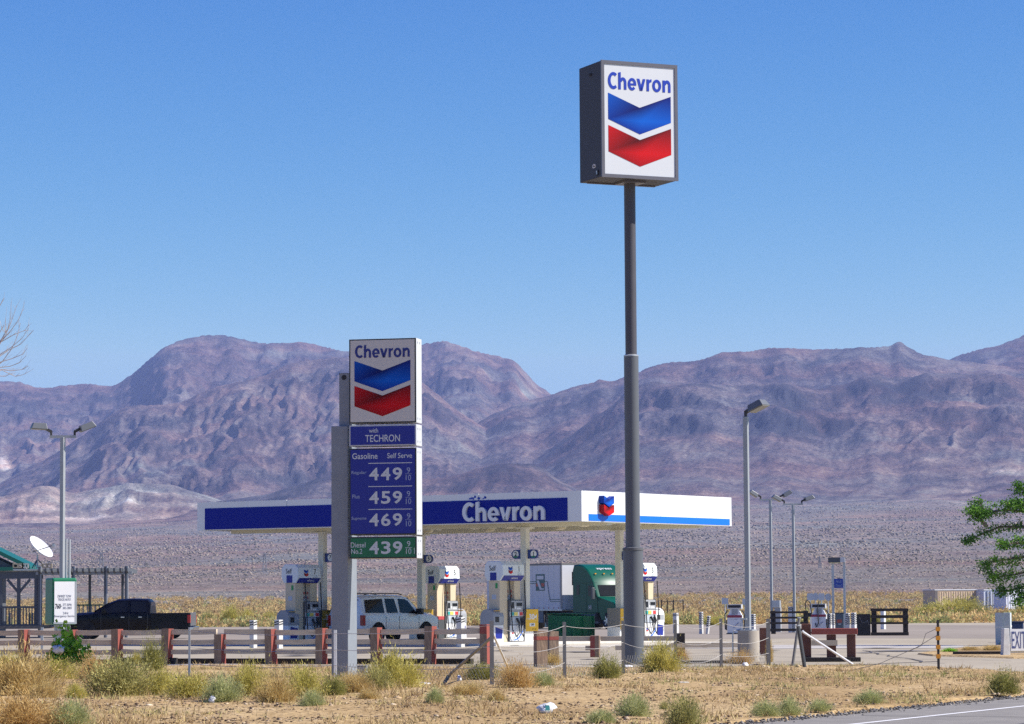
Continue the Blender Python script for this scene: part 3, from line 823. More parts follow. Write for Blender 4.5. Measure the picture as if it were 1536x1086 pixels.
def column(x, y, yellow, nums):
    c = MB(M_col).box(x - .125, x + .125, y - .125, y + .125, .15, z0 - .1).box(x - .3, x + .3, y - .22, y + .22, z0 - .16, z0 - .1).build('column', canopy, bevel=.008)
    b = MB(M_colgrey).box(x - .30, x + .28, y - .44, y + .44, .62, 1.34).use(M_white).box(x - .30, x + .28, y - .44, y + .44, .15, .615).build('column_wrap', c, bevel=.01)
    m = MB(M_yellow if yellow else mat('shaded_yellow_panel', (.42, .28, .02), rough=.5)).box(x + .281, x + .295, y - .40, y + .40, .52, 1.325)  # left island: same yellow panel, shade painted in as a darker colour
    p = m.build('price_panel', b)
    m = MB(M_white).text('30¢', (x + .297, y + .06, 1.03), LY, LZ, .50, .26, ext=.003, bold=.03)
    m.text('SAVE', (x + .297, y - .27, .98), LY, LZ, .14, .05, ext=.003)
    m.box(x + .2955, x + .298, y - .16, y + .18, .70, .82).use(M_num).text('OFF', (x + .299, y + .02, .76), LY, LZ, .2, .07, ext=.003, bold=.03).text('per gal', (x + .297, y + .14, .60), LY, LZ, .24, .05, ext=.003)
    m.build('lettering', p)
    for side, num in nums: number_sign(c, x + side * .125, y, side, num)
column(-3.9, 2.0, True, [(1, '1'), (-1, '2')])
column(-3.9, 8.35, True, [(1, '3')])
column(-13.5, 2.0, False, [(1, '7')])
column(-13.5, 8.35, False, [(1, '5')])

# forecourt slab and pump islands
m = MB(M_conc)
m.poly([tuple(fc(x, y, .012)) for x, y in ((-19.5, -2.0), (1.6, -2.0), (1.6, 11.6), (-19.5, 11.6))])
tag(m.build('forecourt_slab'), kind='structure')
for x in (-3.9, -13.5):
    m = MB(mat('island_concrete', (.58, .56, .52), rough=.85, var=.12)); m.M = Matrix.Translation(CORG) @ Matrix.Rotation(CAN_RZ, 4, 'Z')
    m.box(x - .62, x + .62, -.75, 11.3, 0.0, .15)
    tag(m.build('pump_island', bevel=.03), kind='structure')

# ------------------------------------------------------------------ fuel pumps
M_pgrey = mat('pump_grey', (.34, .355, .37), rough=.45, var=.06)
M_pdark = mat('pump_dark_grey', (.075, .08, .09), rough=.45, var=.06)
M_pwhite = mat('pump_white', (.74, .75, .76), rough=.4, var=.04)
M_topper = mat('topper_white', (.70, .74, .74), rough=.4, var=.04)
M_yel2 = mat('pale_yellow_key', (.75, .62, .12), rough=.5); M_red2 = mat('red_key', (.62, .05, .05), rough=.5); M_teal = mat('teal_key', (.02, .35, .33), rough=.5)
M_label = mat('label_grey', (.45, .50, .56), rough=.5)
def fuel_pump(x, y, num, label):
    """front faces local +x, near end local -y"""
    t = thing('fuel_pump', label, 'fuel pump', fc(x, y, .15), CAN_RZ, 'fuel pumps under the canopy')
    H = 2.95
    # high topper: octagonal section, long in y
    sec = [(-.30, 2.22), (.30, 2.22), (.42, 2.42), (.40, 2.80), (.27, 2.94), (-.27, 2.94), (-.40, 2.80), (-.42, 2.42)]
    tp = MB(M_topper).prism(sec, 'y', -.69, .69).build('topper', t, bevel=.03)
    m = MB(mat('topper_ink', (.05, .055, .07), rough=.5))
    m.text('Self', (-.04, -.697, 2.68), LX, LZ, .29, .19, ext=.003, bold=.005)
    m.use(M_blue).box(-.15, .13, -.7, -.692, 2.235, 2.52)
    # front: slopes gently, lettering stands 3 mm proud
    def fx(z): return .42 + (.40 - .42) * (z - 2.42) / .38 + .004
    up = Vector((-.02, 0, .38)).normalized()
    m.use(M_num).text(num, (fx(2.66), .34, 2.66), LY, up, None, .21, ext=.003, bold=.004)
    m.use(M_label).text('Regular', (fx(2.5), .36, 2.50), LY, up, .24, .04, ext=.003).text('Unleaded', (fx(2.44), .36, 2.445), LY, up, .24, .04, ext=.003)
    upb = Vector((.12, 0, .20)).normalized()
    m.use(M_blue); m.poly([(.310, -.66, 2.225), (.310, .62, 2.225), (.424, .67, 2.415), (.424, -.62, 2.415)])
    m.use(M_pwhite).text('self serve', (.375, .12, 2.325), LY, upb, .4, .09, ext=.003)
    m.use(M_blue).text('fuel', (fx(2.79), -.2, 2.78), LY, up, .26, .05, ext=.003, bold=.02) if False else None
    m.build('lettering', tp)
    emblem('emblem', tp, (fx(2.70), -.2, 2.74), LY, up, .125, off=.004)
    # two hose posts
    for ya, yb, zb in ((-.66, -.17, .0), (.26, .66, 1.45)):
        p = MB(M_beige).box(-.24, .25, ya, yb, zb, 2.22).build('hose_post', t, bevel=.015)
        m = MB(M_label).box(-.10, .10, ya - .006, ya - .001, 1.55, 1.72)
        if yb < 0: m.use(mat('green_sticker', (.02, .30, .08))).box(.06, .16, ya - .006, ya - .001, 1.95, 2.14)
        else:
            m.use(mat('red_sticker', (.45, .10, .07)))
            for a in (-.10, .06):
                for b in (1.62, 1.80): m.box(a, a + .08, ya - .006, ya - .001, b, b + .09)
        m.build('sticker', p)
    # dispenser body
    b = MB(M_pdark).box(-.28, .30, -.165, .72, 0, 1.52).build('cabinet', t, bevel=.02)
    m = MB(M_pgrey).box(.301, .33, -.12, .69, 1.12, 1.50); dp = m.build('display', b, bevel=.008)
    m = MB(M_glass).box(.331, .336, -.02, .12, 1.22, 1.44).box(.331, .336, .28, .62, 1.30, 1.42).use(M_pwhite).box(.331, .335, .18, .25, 1.20, 1.30).box(.331, .335, .30, .56, 1.18, 1.24); m.build('screen', dp)
    m = MB(M_pwhite).box(.301, .335, -.12, .69, .93, 1.10)
    m.use(M_teal).box(.3355, .345, -.10, .10, .95, 1.08).use(M_yel2).box(.3355, .345, .12, .34, .95, 1.08).use(M_red2).box(.3355, .345, .46, .66, .95, 1.08)
    m.build('grade_buttons', b)
    MB(M_label).box(.301, .33, -.08, .52, .62, .91).build('nozzle_bay', b, bevel=.01)
    lw = MB(M_pwhite).box(.301, .34, -.13, .70, .03, .60).build('lower_door', b, bevel=.008)
    emblem('emblem', lw, (.341, .02, .42), LY, LZ, .065, off=.003)
    m = MB(M_bright_blue)
    pts = [(.3425, .10 + .56 * k, .05 + .30 * k ** 2.2) for k in np.linspace(0, 1, 9)]
    for a, c in zip(pts[:-1], pts[1:]):
        wa = .02 + .10 * (a[1]); wb = .02 + .10 * (c[1])
        m.poly([a, c, (c[0], c[1], c[2] + wb), (a[0], a[1], a[2] + wa)])
    m.build('blue_swoosh', lw)
    # hoses and nozzles
    for q, (ya, xo) in enumerate(((-.20, .0), (.72, .04))):
        ho = MB(M_black).path([(.33 + xo, ya * .98 + .02, 2.25), (.40, ya, 1.7), (.44, ya, 1.1), (.46, ya * .8, .45), (.50, ya * .45 + .15, .18), (.48, .26 + q * .1, .34), (.42, .30 + q * .16, .72)], .022, 7)
        h = ho.build('hose', t, smooth=True)
        MB(M_black).beam((.36, .26 + q * .26, .86), (.44, .30 + q * .22, .66), .06, .08).tube((.44, .30 + q * .22, .66), (.40, .30 + q * .2, .52), .018, .012, 6).build('nozzle', h, bevel=.012)
    return t
fuel_pump(-3.9, .68, '1', 'fuel pump numbered 1 nearest the green dumpster, with yellow price panel behind it')
fuel_pump(-3.9, 9.73, '3', 'fuel pump numbered 3 half hidden behind the tall grey sign pole')
fuel_pump(-13.5, .68, '7', 'shaded fuel pump numbered 7 left of the tall price sign post')
fuel_pump(-13.5, 9.73, '5', 'fuel pump numbered 5 just beyond the white SUV bonnet')

M_valet = mat('valet_grey', (.30, .31, .33), rough=.45, var=.06)
def service_unit(x, y, label, white=False):
    t = thing('service_unit', label, 'service unit', fc(x, y, .15), CAN_RZ, 'rounded squeegee and waste units beside the pumps')
    arch = [(-.30, .62), (.30, .62)] + [(.30 * math.cos(a), .90 + .30 * math.sin(a)) for a in np.linspace(0, math.pi, 14)]
    gm = M_pwhite if white else M_valet
    MB(gm).prism(arch, 'y', -.32, .32).build('hood', t, smooth=True)
    MB(M_pwhite).box(-.29, .29, -.31, .31, 0, .615).build('base', t, bevel=.01)
    MB(M_black).box(.297, .303, -.22, .02, .72, .92).use(M_pgrey).box(.298, .304, .04, .28, .72, .92).build('opening', t)
    bb = MB(M_blue).poly([(.292, -.2, .12), (.292, .22, .12), (.292, .26, .50), (.292, -.2, .56)]); bb.build('bin_front', t)
    MB(M_yellow if not white else M_pwhite).box(.16, .25, -.18, .2, 1.132, 1.145).build('notice', t)
    return t
service_unit(-3.9, -.12, 'grey rounded squeegee unit with blue bin front beside pump 1')
service_unit(-13.5, -.12, 'shaded rounded squeegee unit left of pump 7')
service_unit(-3.9, 10.75, 'white rounded squeegee unit right of the tall sign pole', True)
service_unit(-13.5, 10.72, 'rounded squeegee unit with yellow top beyond pump 5')
# blue washer bucket by the far unit
b = thing('bucket', 'bright blue plastic bin on the island right of the tall sign pole', 'bin', gnd(988.5, 953.0), CAN_RZ)
MB(M_bright_blue).prism([(-.15, 0), (.15, 0), (.19, .42), (-.19, .42)], 'y', -.17, .17).build('tub', b, bevel=.02)
MB(mat('bin_lid', (.01, .10, .5))).prism([(-.17, .425), (.17, .425), (.10, .50), (-.10, .50)], 'y', -.16, .16).build('lid', b, bevel=.015)

M_stripe_k = mat('bollard_black', (.025, .025, .028), rough=.6)
def bollard(px, py, h, label, w=.17, lean=0.0, top=.20, stripe_all=False, round_=False, group='striped guard posts', rz=CAN_RZ, face=-1):
    t = thing('bollard', label, 'bollard', gnd(px, py), rz, group)
    if abs(lean) > 0: t.rotation_euler = (0, lean, rz)
    MB(M_whited if not round_ else M_pwhite).box(-w/2, w/2, -w/2, w/2, 0, h).build('post', t, bevel=.01)
    m = MB(M_stripe_k)
    zb = h - top if not stripe_all else h * .42
    zt = h - .03
    for y in (-w/2 - .003,):
        n = max(2, int((zt - zb) / .085)); st = (zt - zb) / n
        for k in range(n):
            a = zb + k * st
            m.poly([(-w/2, y, a), (w/2, y, a + st * .5), (w/2, y, min(a + st, zt)), (-w/2, y, a + st * .5)])
            x = w/2 + .003
            m.poly([(x, -w/2, a), (x, w/2, a + st * .5), (x, w/2, min(a + st, zt)), (x, -w/2, a + st * .5)])
    m.build('stripes', t)
    return t
bollard(380, 972, 1.0, 'white guard post with black striped top standing alone left of pump 7', w=.2)
bollard(418, 973, 1.02, 'white guard post with black striped top in front of the squeegee unit by pump 7', w=.22)
bollard(691, 971, 1.07, 'white guard post with black striped top right of the SUV bonnet', w=.22)
bollard(732, 969, 1.12, 'white guard post with black striped top in front of pump 1', w=.22)
bollard(1014, 950, 1.02, 'white guard post with small striped cap right of the blue bin', w=.22, top=.16)
bollard(1052, 951, 1.08, 'white post with tall black stripes, left one of a leaning pair', w=.16, stripe_all=True)
bollard(1061, 951, .88, 'white post with tall black stripes, leaning right one of a pair', w=.13, stripe_all=True, lean=R(7))
bollard(1130, 948, .92, 'white post with black stripes just behind the floodlight on its concrete drum', w=.2, stripe_all=True)

# ------------------------------------------------------------------ tall pole sign
pg = gnd(951, 997)
PY = pg.y
def zrow(px, row, Y): return at(px, row, Y).z
ts = thing('pole_sign', 'tall square sign box with blue and red emblem on a high grey pole', 'sign', pg, R(24), None)
z272, z98, z533, z822 = zrow(950, 273, PY), zrow(950, 101, PY), zrow(948, 533, PY), zrow(950, 822, PY)
p = MB(M_pole).tube((0, 0, 0), (0, 0, z822), .25, .25, 28).build('lower_pole', ts, smooth=True)
MB(mat('flange_grey', (.10, .105, .115), rough=.6)).lathe([(.262, z822 - .06), (.262, z822), (.20, z822 + .02)], 28).build('flange', p, smooth=True)
p = MB(M_pole).tube((0, 0, z822 + .01), (0, 0, z533), .185, .185, 26).build('middle_pole', ts, smooth=True)
MB(M_galv).lathe([(.19, z533 - .03), (.19, z533), (.15, z533 + .02)], 26).build('flange', p, smooth=True)
MB(mat('upper_pole_paint', (.072, .07, .082), rough=.5)).tube((0, 0, z533 + .01), (0, 0, z272 + .05), .145, .145, 24).build('upper_pole', ts, smooth=True)
SW, SD = 2.12, 1.28
zb, zt = z272, z98
M_cab = mat('sign_cabinet_dark', (.034, .034, .044), rough=.6, var=.08)
M_face = mat('sign_face_white', (.70, .72, .73), rough=.3, var=.02)
cx = -.03      # the box sits a little to the right of the pole
cb = MB(M_cab).box(cx - SW/2, cx + SW/2, -SD/2, SD/2, zb, zt).build('cabinet', ts, bevel=.015)
M_edge = mat('sign_edge_grey', (.13, .13, .155), rough=.45)
m = MB(M_edge)
fy = -SD/2
for a in ((cx - SW/2 - .01, cx + SW/2 + .01, zt - .075, zt + .01), (cx - SW/2 - .01, cx + SW/2 + .01, zb - .01, zb + .075)): m.box(a[0], a[1], fy - .05, fy - .001, a[2], a[3])
for a in ((cx - SW/2 - .01, cx - SW/2 + .07), (cx + SW/2 - .07, cx + SW/2 + .01)): m.box(a[0], a[1], fy - .05, fy - .001, zb + .0755, zt - .0755)
m.build('face_frame', cb)
f_ = MB(M_face).box(cx - SW/2 + .071, cx + SW/2 - .071, fy - .03, fy - .002, zb + .076, zt - .076).build('face', cb)
m = MB(mat('lettering_blue', (.012, .045, .42), rough=.4, var=.03))
sh = zt - zb
m.wordmark((cx, fy - .031, zt - sh * .165), LX, LZ, SW * .83, sh * .150)
m.build('lettering', f_)
emblem('emblem', f_, (cx, fy - .031, zt - sh * .275), LX, LZ, SW * .415, off=.004, vs=.95)
m = MB(M_galv).box(cx - .02, cx + .04, -.1, -.02, zt, zt + .10); m.build('lifting_eye', cb)
m = MB(M_whited)
m.prism([(.62 - .62 + -.20 + .10 * math.cos(t), zb + .32 + .055 * math.sin(t)) for t in np.linspace(0, 2 * math.pi, 18)[:-1]], 'x', cx - SW/2 - .006, cx - SW/2 - .001)
m.use(M_black).text('Ohm', (cx - SW/2 - .008, -.20, zb + .32), (0, -1, 0), LZ, .13, .05, ext=.002)
m.use(M_black).box(cx - SW/2 - .02, cx - SW/2 - .001, -.46, -.32, zb + .06, zb + .20).use(M_galv).box(cx - SW/2 - .026, cx - SW/2 - .021, -.42, -.37, zb + .09, zb + .18)
m.build('maker_plate', cb)
m = MB(M_edge).box(cx - .25, cx + .35, -.3, .3, zb - .05, zb - .001).box(cx - .95, cx + .95, .40, .46, zb - .035, zb - .001); m.build('saddle', cb)
MB(M_black).lathe([(.05, zt - .30), (.05, zt - .24)], 10, (cx - SW/2 - .0, -.05, 0)).build('hook', cb)

# ------------------------------------------------------------------ price sign
qg = gnd(520, 1017)
QY = qg.y
ps = thing('price_sign', 'blue price sign with four fuel prices under a blue and red emblem', 'price sign', qg, R(-13))
pxm = QY / F          # metres per photo pixel at the sign
def zr(row, px=575): return zrow(px, row, QY)
M_spost = mat('sign_post_grey', (.235, .265, .30), rough=.55, var=.10, scale=4)
M_sside = mat('sign_side_white', (.55, .57, .58), rough=.45, var=.05)
pw = 25 * pxm / .97
x0 = -.5 * pw - .03
MB(M_spost).box(x0 - .02, x0 + pw - .02, -.34, .34, -.1, zr(640)).build('lower_post', ps, bevel=.01)
MB(M_spost).box(x0 + .12, x0 + pw - .015, -.22, .30, zr(640) + .001, zr(560)).build('upper_post', ps, bevel=.01)
MB(M_black).lathe([(.055, -.225), (.055, -.221)], 16, (x0 + .23, 0, zr(567)), axis='y').build('cap_hole', ps)
CX0 = x0 + pw + .06; CX1 = CX0 + 1.455
CFY = -.50; CBY = -.02
zs = [(512, 637.5), (640, 671.5), (674.5, 803.5), (806, 838.5)]
def cab(name, a, b, face_m, frame_m):
    c = MB(M_sside).box(CX0 + .01, CX1, CFY + .03, CBY, zr(b), zr(a)).build('cabinet', ps, bevel=.006)
    f = MB(frame_m).box(CX0, CX1 - .0, CFY, CFY + .029, zr(b) + .004, zr(a) - .004).build('face_frame', c)
    p = MB(face_m).box(CX0 + .028, CX1 - .028, CFY - .006, CFY - .001, zr(b) + .03, zr(a) - .03).build('face', c)
    mm = MB(M_galv)
    for zz in (zr(b) + .09, zr(a) - .09): mm.box(CX1 + .001, CX1 + .006, CFY + .12, CFY + .15, zz - .02, zz + .02).box(CX1 + .001, CX1 + .006, CFY + .3, CFY + .33, zz - .02, zz + .02)
    mm.build('bolts', c)
    return p
M_pface = mat('price_face_cream', (.60, .575, .53), rough=.35, var=.03)
M_fr = mat('frame_black', (.02, .02, .024), rough=.4)
M_num_w = mat('price_digit_white', (.60, .64, .66), rough=.45, var=.04)
M_num_d = mat('price_small_white', (.34, .40, .58), rough=.45, var=.04)
W = CX1 - CX0
def X(f): return CX0 + W * f
fy = CFY - .0065
p = cab('a', *zs[0], M_pface, M_fr)
m = MB(mat('lettering_navy', (.012, .018, .20), rough=.4)); m.wordmark((X(.5), fy, zr(530.5)), LX, LZ, W * .82, 19.5 * pxm); m.build('lettering', p)
emblem('emblem', p, (X(.5), fy, zr(544.5)), LX, LZ, W * .42, off=.003, dim=.95, vs=.88)
p = cab('b', *zs[1], M_pblue, mat('frame_pale', (.50, .52, .56), rough=.4))
m = MB(M_num_w); m.text('with', (X(.365), fy, zr(648.3)), LX, LZ, .20, .095, ext=.004, bold=.006); m.text('TECHRON', (X(.5), fy, zr(660)), LX, LZ, W * .52, .15, ext=.004, bold=.008); m.build('lettering', p)
p = cab('c', *zs[2], M_pblue, M_fr)
m = MB(M_num_w)
m.text('Gasoline', (X(.235), fy, zr(686)), LX, LZ, W * .38, .125, ext=.004, bold=.01)
m.text('Self Serve', (X(.755), fy, zr(686)), LX, LZ, W * .37, .11, ext=.004, bold=.006)
m.build('lettering', p)
md = MB(M_num_d)
for lab, row, digs in (('Regular', 713, '449'), ('Plus', 748, '459'), ('Supreme', 781, '469')):
    md.text(lab, (X(.145 if lab != 'Plus' else .10), fy, zr(row - 2)), LX, LZ, W * (.22 if lab != 'Plus' else .11), .085, ext=.004, bold=.004)
    md.text('9', (X(.885), fy, zr(row - 5)), LX, LZ, .075, .115, ext=.004).text('10', (X(.885), fy, zr(row + 6)), LX, LZ, .115, .115, ext=.004).box(X(.835), X(.935), fy - .004, fy - .0005, zr(row + .6), zr(row + .1))
    for k, d in enumerate(digs):
        q = MB(M_num_w).text(d, (X(.37 + .175 * k), fy, zr(row)), LX, LZ, .205, .265, ext=.005, bold=.022)
        q.build('digit', p)
    # panel outlines behind the digits
    m = MB(mat('digit_panel_edge', (.03, .05, .42), rough=.3))
    for k in range(3):
        xa, xb = X(.37 + .175 * k - .083), X(.37 + .175 * k + .083)
        m.box(xa, xb, fy - .003, fy - .0005, zr(row + 15.5), zr(row + 15.1)).box(xa, xa + .006, fy - .003, fy - .0005, zr(row + 15), zr(row - 13)).box(xb - .006, xb, fy - .003, fy - .0005, zr(row + 15), zr(row - 13))
    m.build('digit_panels', p)
md.build('small_lettering', p)
m = MB(M_num_w)
for row in (697, 731.5, 765.5): m.box(X(.285), X(.94), fy - .004, fy - .0005, zr(row + .55), zr(row - .55))
m.build('rules', p)
p = cab('d', *zs[3], M_green, M_fr)
m = MB(M_num_w); m.text('Diesel', (X(.13), fy, zr(818)), LX, LZ, W * .22, .11, ext=.004, bold=.004); m.text('No.2', (X(.11), fy, zr(827.5)), LX, LZ, W * .165, .105, ext=.004, bold=.004)
m.text('9', (X(.885), fy, zr(817)), LX, LZ, .075, .115, ext=.004).text('10', (X(.885), fy, zr(828)), LX, LZ, .115, .115, ext=.004).box(X(.835), X(.935), fy - .004, fy - .0005, zr(823.1), zr(822.4)).box(X(.965), X(.972), fy - .004, fy - .0005, zr(832), zr(823))
m.build('lettering', p)
for k, d in enumerate('439'):
    MB(M_num_w).text(d, (X(.37 + .175 * k), fy, zr(822.5)), LX, LZ, .205, .265, ext=.005, bold=.022).build('digit', p)
t = thing('electric_box', 'small grey electrical box at the foot of the price sign post', 'box', gnd(543, 1015), R(-13))
MB(M_galv).box(-.11, .11, -.07, .07, 0, .22).build('case', t, bevel=.01); MB(M_spost).box(-.12, .12, -.08, .08, .221, .24).build('lid', t)

# ------------------------------------------------------------------ timber fence along the lot
FL = gnd(0, 0 + 994.0); FL = Vector((-13.86, 83.0, 0)); FR = Vector((-.56, 78.5, 0))
FD = (FR - FL).normalized(); FA = math.atan2(FD.y, FD.x); FN = Vector((FD.y, -FD.x, 0))     # FN points to the camera
def on_fence(px):
    d = ray(px, 990); d = Vector((d.x, d.y, 0))
    # FL + s*FD = k*d
    den = d.x * FD.y - d.y * FD.x
    k = (FL.x * FD.y - FL.y * FD.x) / den
    return d * k
M_postw = mat('post_timber', (.34, .24, .165), rough=.9, col2=(.17, .12, .085), scale=5, bump=.6, bscale=14, stretch=(2, 2, .5))
fence = thing('timber_fence', 'long weathered timber fence with red painted posts and three rails along the lot', 'fence', FL, FA)
def post_mesh(h, w=.225, red=True):
    m = MB(M_postw); a = w / 2
    m.poly([(-a, -a, -.1), (a, -a, -.1), (a, -a, h), (-a, -a, h)])
    m.poly([(a, a, -.1), (-a, a, -.1), (-a, a, h), (a, a, h)])
    m.poly([(-a, a, -.1), (-a, -a, -.1), (-a, -a, h), (-a, a, h)])
    m.poly([(-a, -a, h), (a, -a, h), (a, a, h), (-a, a, h)])
    if red: m.use(M_redpaint)
    m.poly([(a, -a, -.1), (a, a, -.1), (a, a, h), (a, -a, h)])
    return m
post_px = [(-130, .94), (-48, .93), (36.5, .93), (107, .92), (176, .93), (250, .94), (330, .79), (407, .92), (482, .94), (565, .95), (645, .98), (728.5, 1.02)]
pos = [((on_fence(p) - FL).dot(FD), h) for p, h in post_px]
for i, (s_, h) in enumerate(pos):
    m = post_mesh(h, .225 if i < 11 else .21)
    if i == 11: m.use(M_redpaint).box(-.107, .107, -.112, -.1055, h - .24, h - .0)
    m.M = None
    o = m.build('post', fence); o.location = (s_, 0, 0); o.rotation_euler = (R((i * 37 % 5 - 2) * .5), R((i * 53 % 7 - 3) * .35), R(-13 + (i * 29 % 7 - 3) * 1.2))
rs = random.Random(5)
for i in range(len(pos) - 1):
    xa, xb = pos[i][0] + .112, pos[i + 1][0] - .112
    for zc, h in ((.845, .135), (.585, .13), (.335, .125)):
        j = [(rs.random() - .5) * .03 for _ in range(4)]
        m = MB(M_rail)
        v = []
        for k in range(7):
            f = k / 6.; x = xa + (xb - xa) * f; z = zc + j[0] * (1 - f) + j[1] * f - .012 * math.sin(f * math.pi)
            v.append((x, z))
        for (x1, za), (x2, zb_) in zip(v[:-1], v[1:]):
            m.add([(x1, .0, za - h/2), (x2, .0, zb_ - h/2), (x2, .09, zb_ - h/2), (x1, .09, za - h/2), (x1, .0, za + h/2), (x2, .0, zb_ + h/2), (x2, .09, zb_ + h/2), (x1, .09, za + h/2)],
                  [(0,3,2,1),(4,5,6,7),(0,1,5,4),(1,2,6,5),(2,3,7,6),(3,0,4,7)])
        m.build('rail', fence)
kb = thing('timber_edging', 'low dark timber edging on the ground behind the long rail fence', 'edging', FL + FN * -.35, FA)
x = -3.0; k = 0
while x < 13.2:
    L = 2.3 + rs.random() * .5; h = .10 + rs.random() * .06
    o = MB(M_dkwood).box(x, min(x + L - .03, 13.4), -.12, .12, -.03, h).build('sleeper', kb, bevel=.012); o.rotation_euler = (0, 0, R((rs.random() - .5) * .6))
    x += L
for px_, a, b in ((170, 166, 200), (235, 205, 263)):
    s0, s1 = (on_fence(a) - FL).dot(FD), (on_fence(b) - FL).dot(FD)
    MB(M_dkwood).box(s0, s1, -.42, -.18, .0, .17).build('sleeper', kb, bevel=.012)

# short posts right of the gap
def stump(px, py, h, w, label, m=M_postw, cat='post', group=None, rz=.3, name='timber_post', lean=0):
    t = thing(name, label, cat, gnd(px, py), rz, group); t.rotation_euler = (0, lean, rz)
    q = post_mesh(h, w, red=False) if m is M_postw else MB(m).box(-w/2, w/2, -w/2, w/2, -.1, h)
    q.build('post', t, bevel=.012); 
    c = MB(M_redpaint if m is M_postw else M_dkwood).box(-w/2 - .004, w/2 + .004, -w/2 - .004, w/2 + .004, h - .22, h - .13)
    c.build('band', t)
    return t
stump(811, 1001, .88, .27, 'left of two close weathered timber posts with worn notches at the end of the gap')
stump(829, 997, .84, .25, 'right of two close weathered timber posts beside the wire fence')
dr = thing('dock_rail', 'low sun bleached timber rails with one reddish post in front of the green dumpster', 'fence', gnd(893, 986), R(-8))
M_paler = mat('bleached_rail', (.62, .52, .38), rough=.9, col2=(.46, .37, .27), scale=4, bump=.4, stretch=(.4, 3, 3))
mdr = MB(M_postw).box(-.13, .13, -.13, .13, -.1, .62); o = mdr.build('post', dr, bevel=.012)
MB(M_redpaint).box(-.132, .0, -.136, -.131, .02, .6).build('faded_paint', o)
d_ = gnd(893, 986).y / F
MB(M_paler).box(-58 * d_, -8 * d_, .0, .08, .46, .60).build('rail', dr, bevel=.006)
MB(M_paler).box(8 * d_, 122 * d_, .0, .08, .46, .60).build('rail', dr, bevel=.006)
MB(M_rail).box(-15 * d_, -8 * d_, .0, .08, .20, .33).build('rail', dr, bevel=.006)
MB(M_rail).box(30 * d_, 112 * d_, .0, .08, .20, .33).build('rail', dr, bevel=.006)
pe = gnd(1021, 984)
fe2 = thing('low_fence', 'low dark timber fence with one rail left of the concrete drum', 'fence', pe, R(-3))
d_ = pe.y / F
MB(M_dkwood).box(-.13, .13, -.13, .13, -.1, .66).use(M_postw).box(-.131, .131, -.131, .131, -.1, .22).build('post', fe2, bevel=.012)
MB(M_rail).box(-17 * d_, 86 * d_, -.20, -.14, .24, .36).build('rail', fe2, bevel=.006)
MB(M_dkwood).box(-17 * d_, 86 * d_, -.145, -.02, .355, .375).build('rail_cap', fe2)
MB(M_brownwood).box(118 * d_, 131 * d_, -.12, .12, -.1, .80).build('post', fe2, bevel=.012)
kb2 = thing('timber_kerb', 'thin dark timber kerb on the ground between the tall sign pole and concrete drum', 'edging', gnd(1040, 995.5), R(-2))
MB(M_dkwood).box(-1.6, 1.15, -.08, .08, -.02, .08).build('sleeper', kb2, bevel=.01)
kb3 = thing('timber_kerb', 'dark timber kerb under the red topped barrier', 'edging', gnd(1250, 993), R(-4))
MB(M_dkwood).box(-.75, .7, -.08, .08, -.02, .12).build('sleeper', kb3, bevel=.01)

# red topped barrier
rb = gnd(1212, 993); d_ = rb.y / F
bar = thing('barrier', 'brown timber barrier with a red painted top beam right of the concrete drum', 'barrier', rb, R(-5))
for x0_, x1_ in ((-9, 5), (28, 42), (58, 71)):
    MB(M_brownwood).box(x0_ * d_, x1_ * d_, -.12, .12, -.1, .70 if x0_ > 0 else .98).build('leg', bar, bevel=.015)
MB(M_redpaint).box(5.5 * d_, 74 * d_, -.16, .14, .705, .86).build('top_beam', bar, bevel=.012)
MB(M_paler).box(5.2 * d_, 44 * d_, -.17, -.13, .42, .56).build('plank', bar)
# slatted stock panels, dark timber
def slat_panel(px0, px1, base, h, label, slats, black_left=0):
    g = gnd((px0 + px1) / 2, base); d_ = g.y / F
    w = (px1 - px0) * d_
    t = thing('stock_panel', label, 'fence', g, R(-4))
    for x in (-w/2, w/2 - .22): MB(M_dkwood).box(x, x + .22, -.11, .11, 0, h).build('post', t, bevel=.01)
    for f, th in slats: MB(M_dkwood).box(-w/2 - .05, w/2 + .02, -.15, -.112, h * f - th/2, h * f + th/2).build('slat', t, bevel=.006)
    return t, w, d_
slat_panel(1157, 1212, 951, 1.12, 'dark slatted timber panel in front of the far double floodlight', ((.93, .10), (.70, .10), (.47, .10), (.18, .12)))
t, w, d_ = slat_panel(1308, 1362, 953.5, 1.22, 'dark open timber pen with black side panel standing alone on the lot', ((.95, .13), (.70, .14), (.46, .10), (.06, .16)))
g_ = MB(mat('black_board', (.016, .015, .016), rough=.7)).box(-w/2 - 22 * d_, -w/2 - .06, -.12, -.07, 0, .98).build('side_board', t)
m = MB(M_whited)
rs = random.Random(8)
xx = -w/2 - 19 * d_; zz = .80
for k in range(9):
    nx, nz = xx + .035 + rs.random() * .05, .55 + rs.random() * .28 - k * .014
    m.beam((xx, -.124, zz), (nx, -.124, nz), .004, .022, up=(0, 1, 0)); xx, zz = nx, nz
m.build('graffiti', g_)

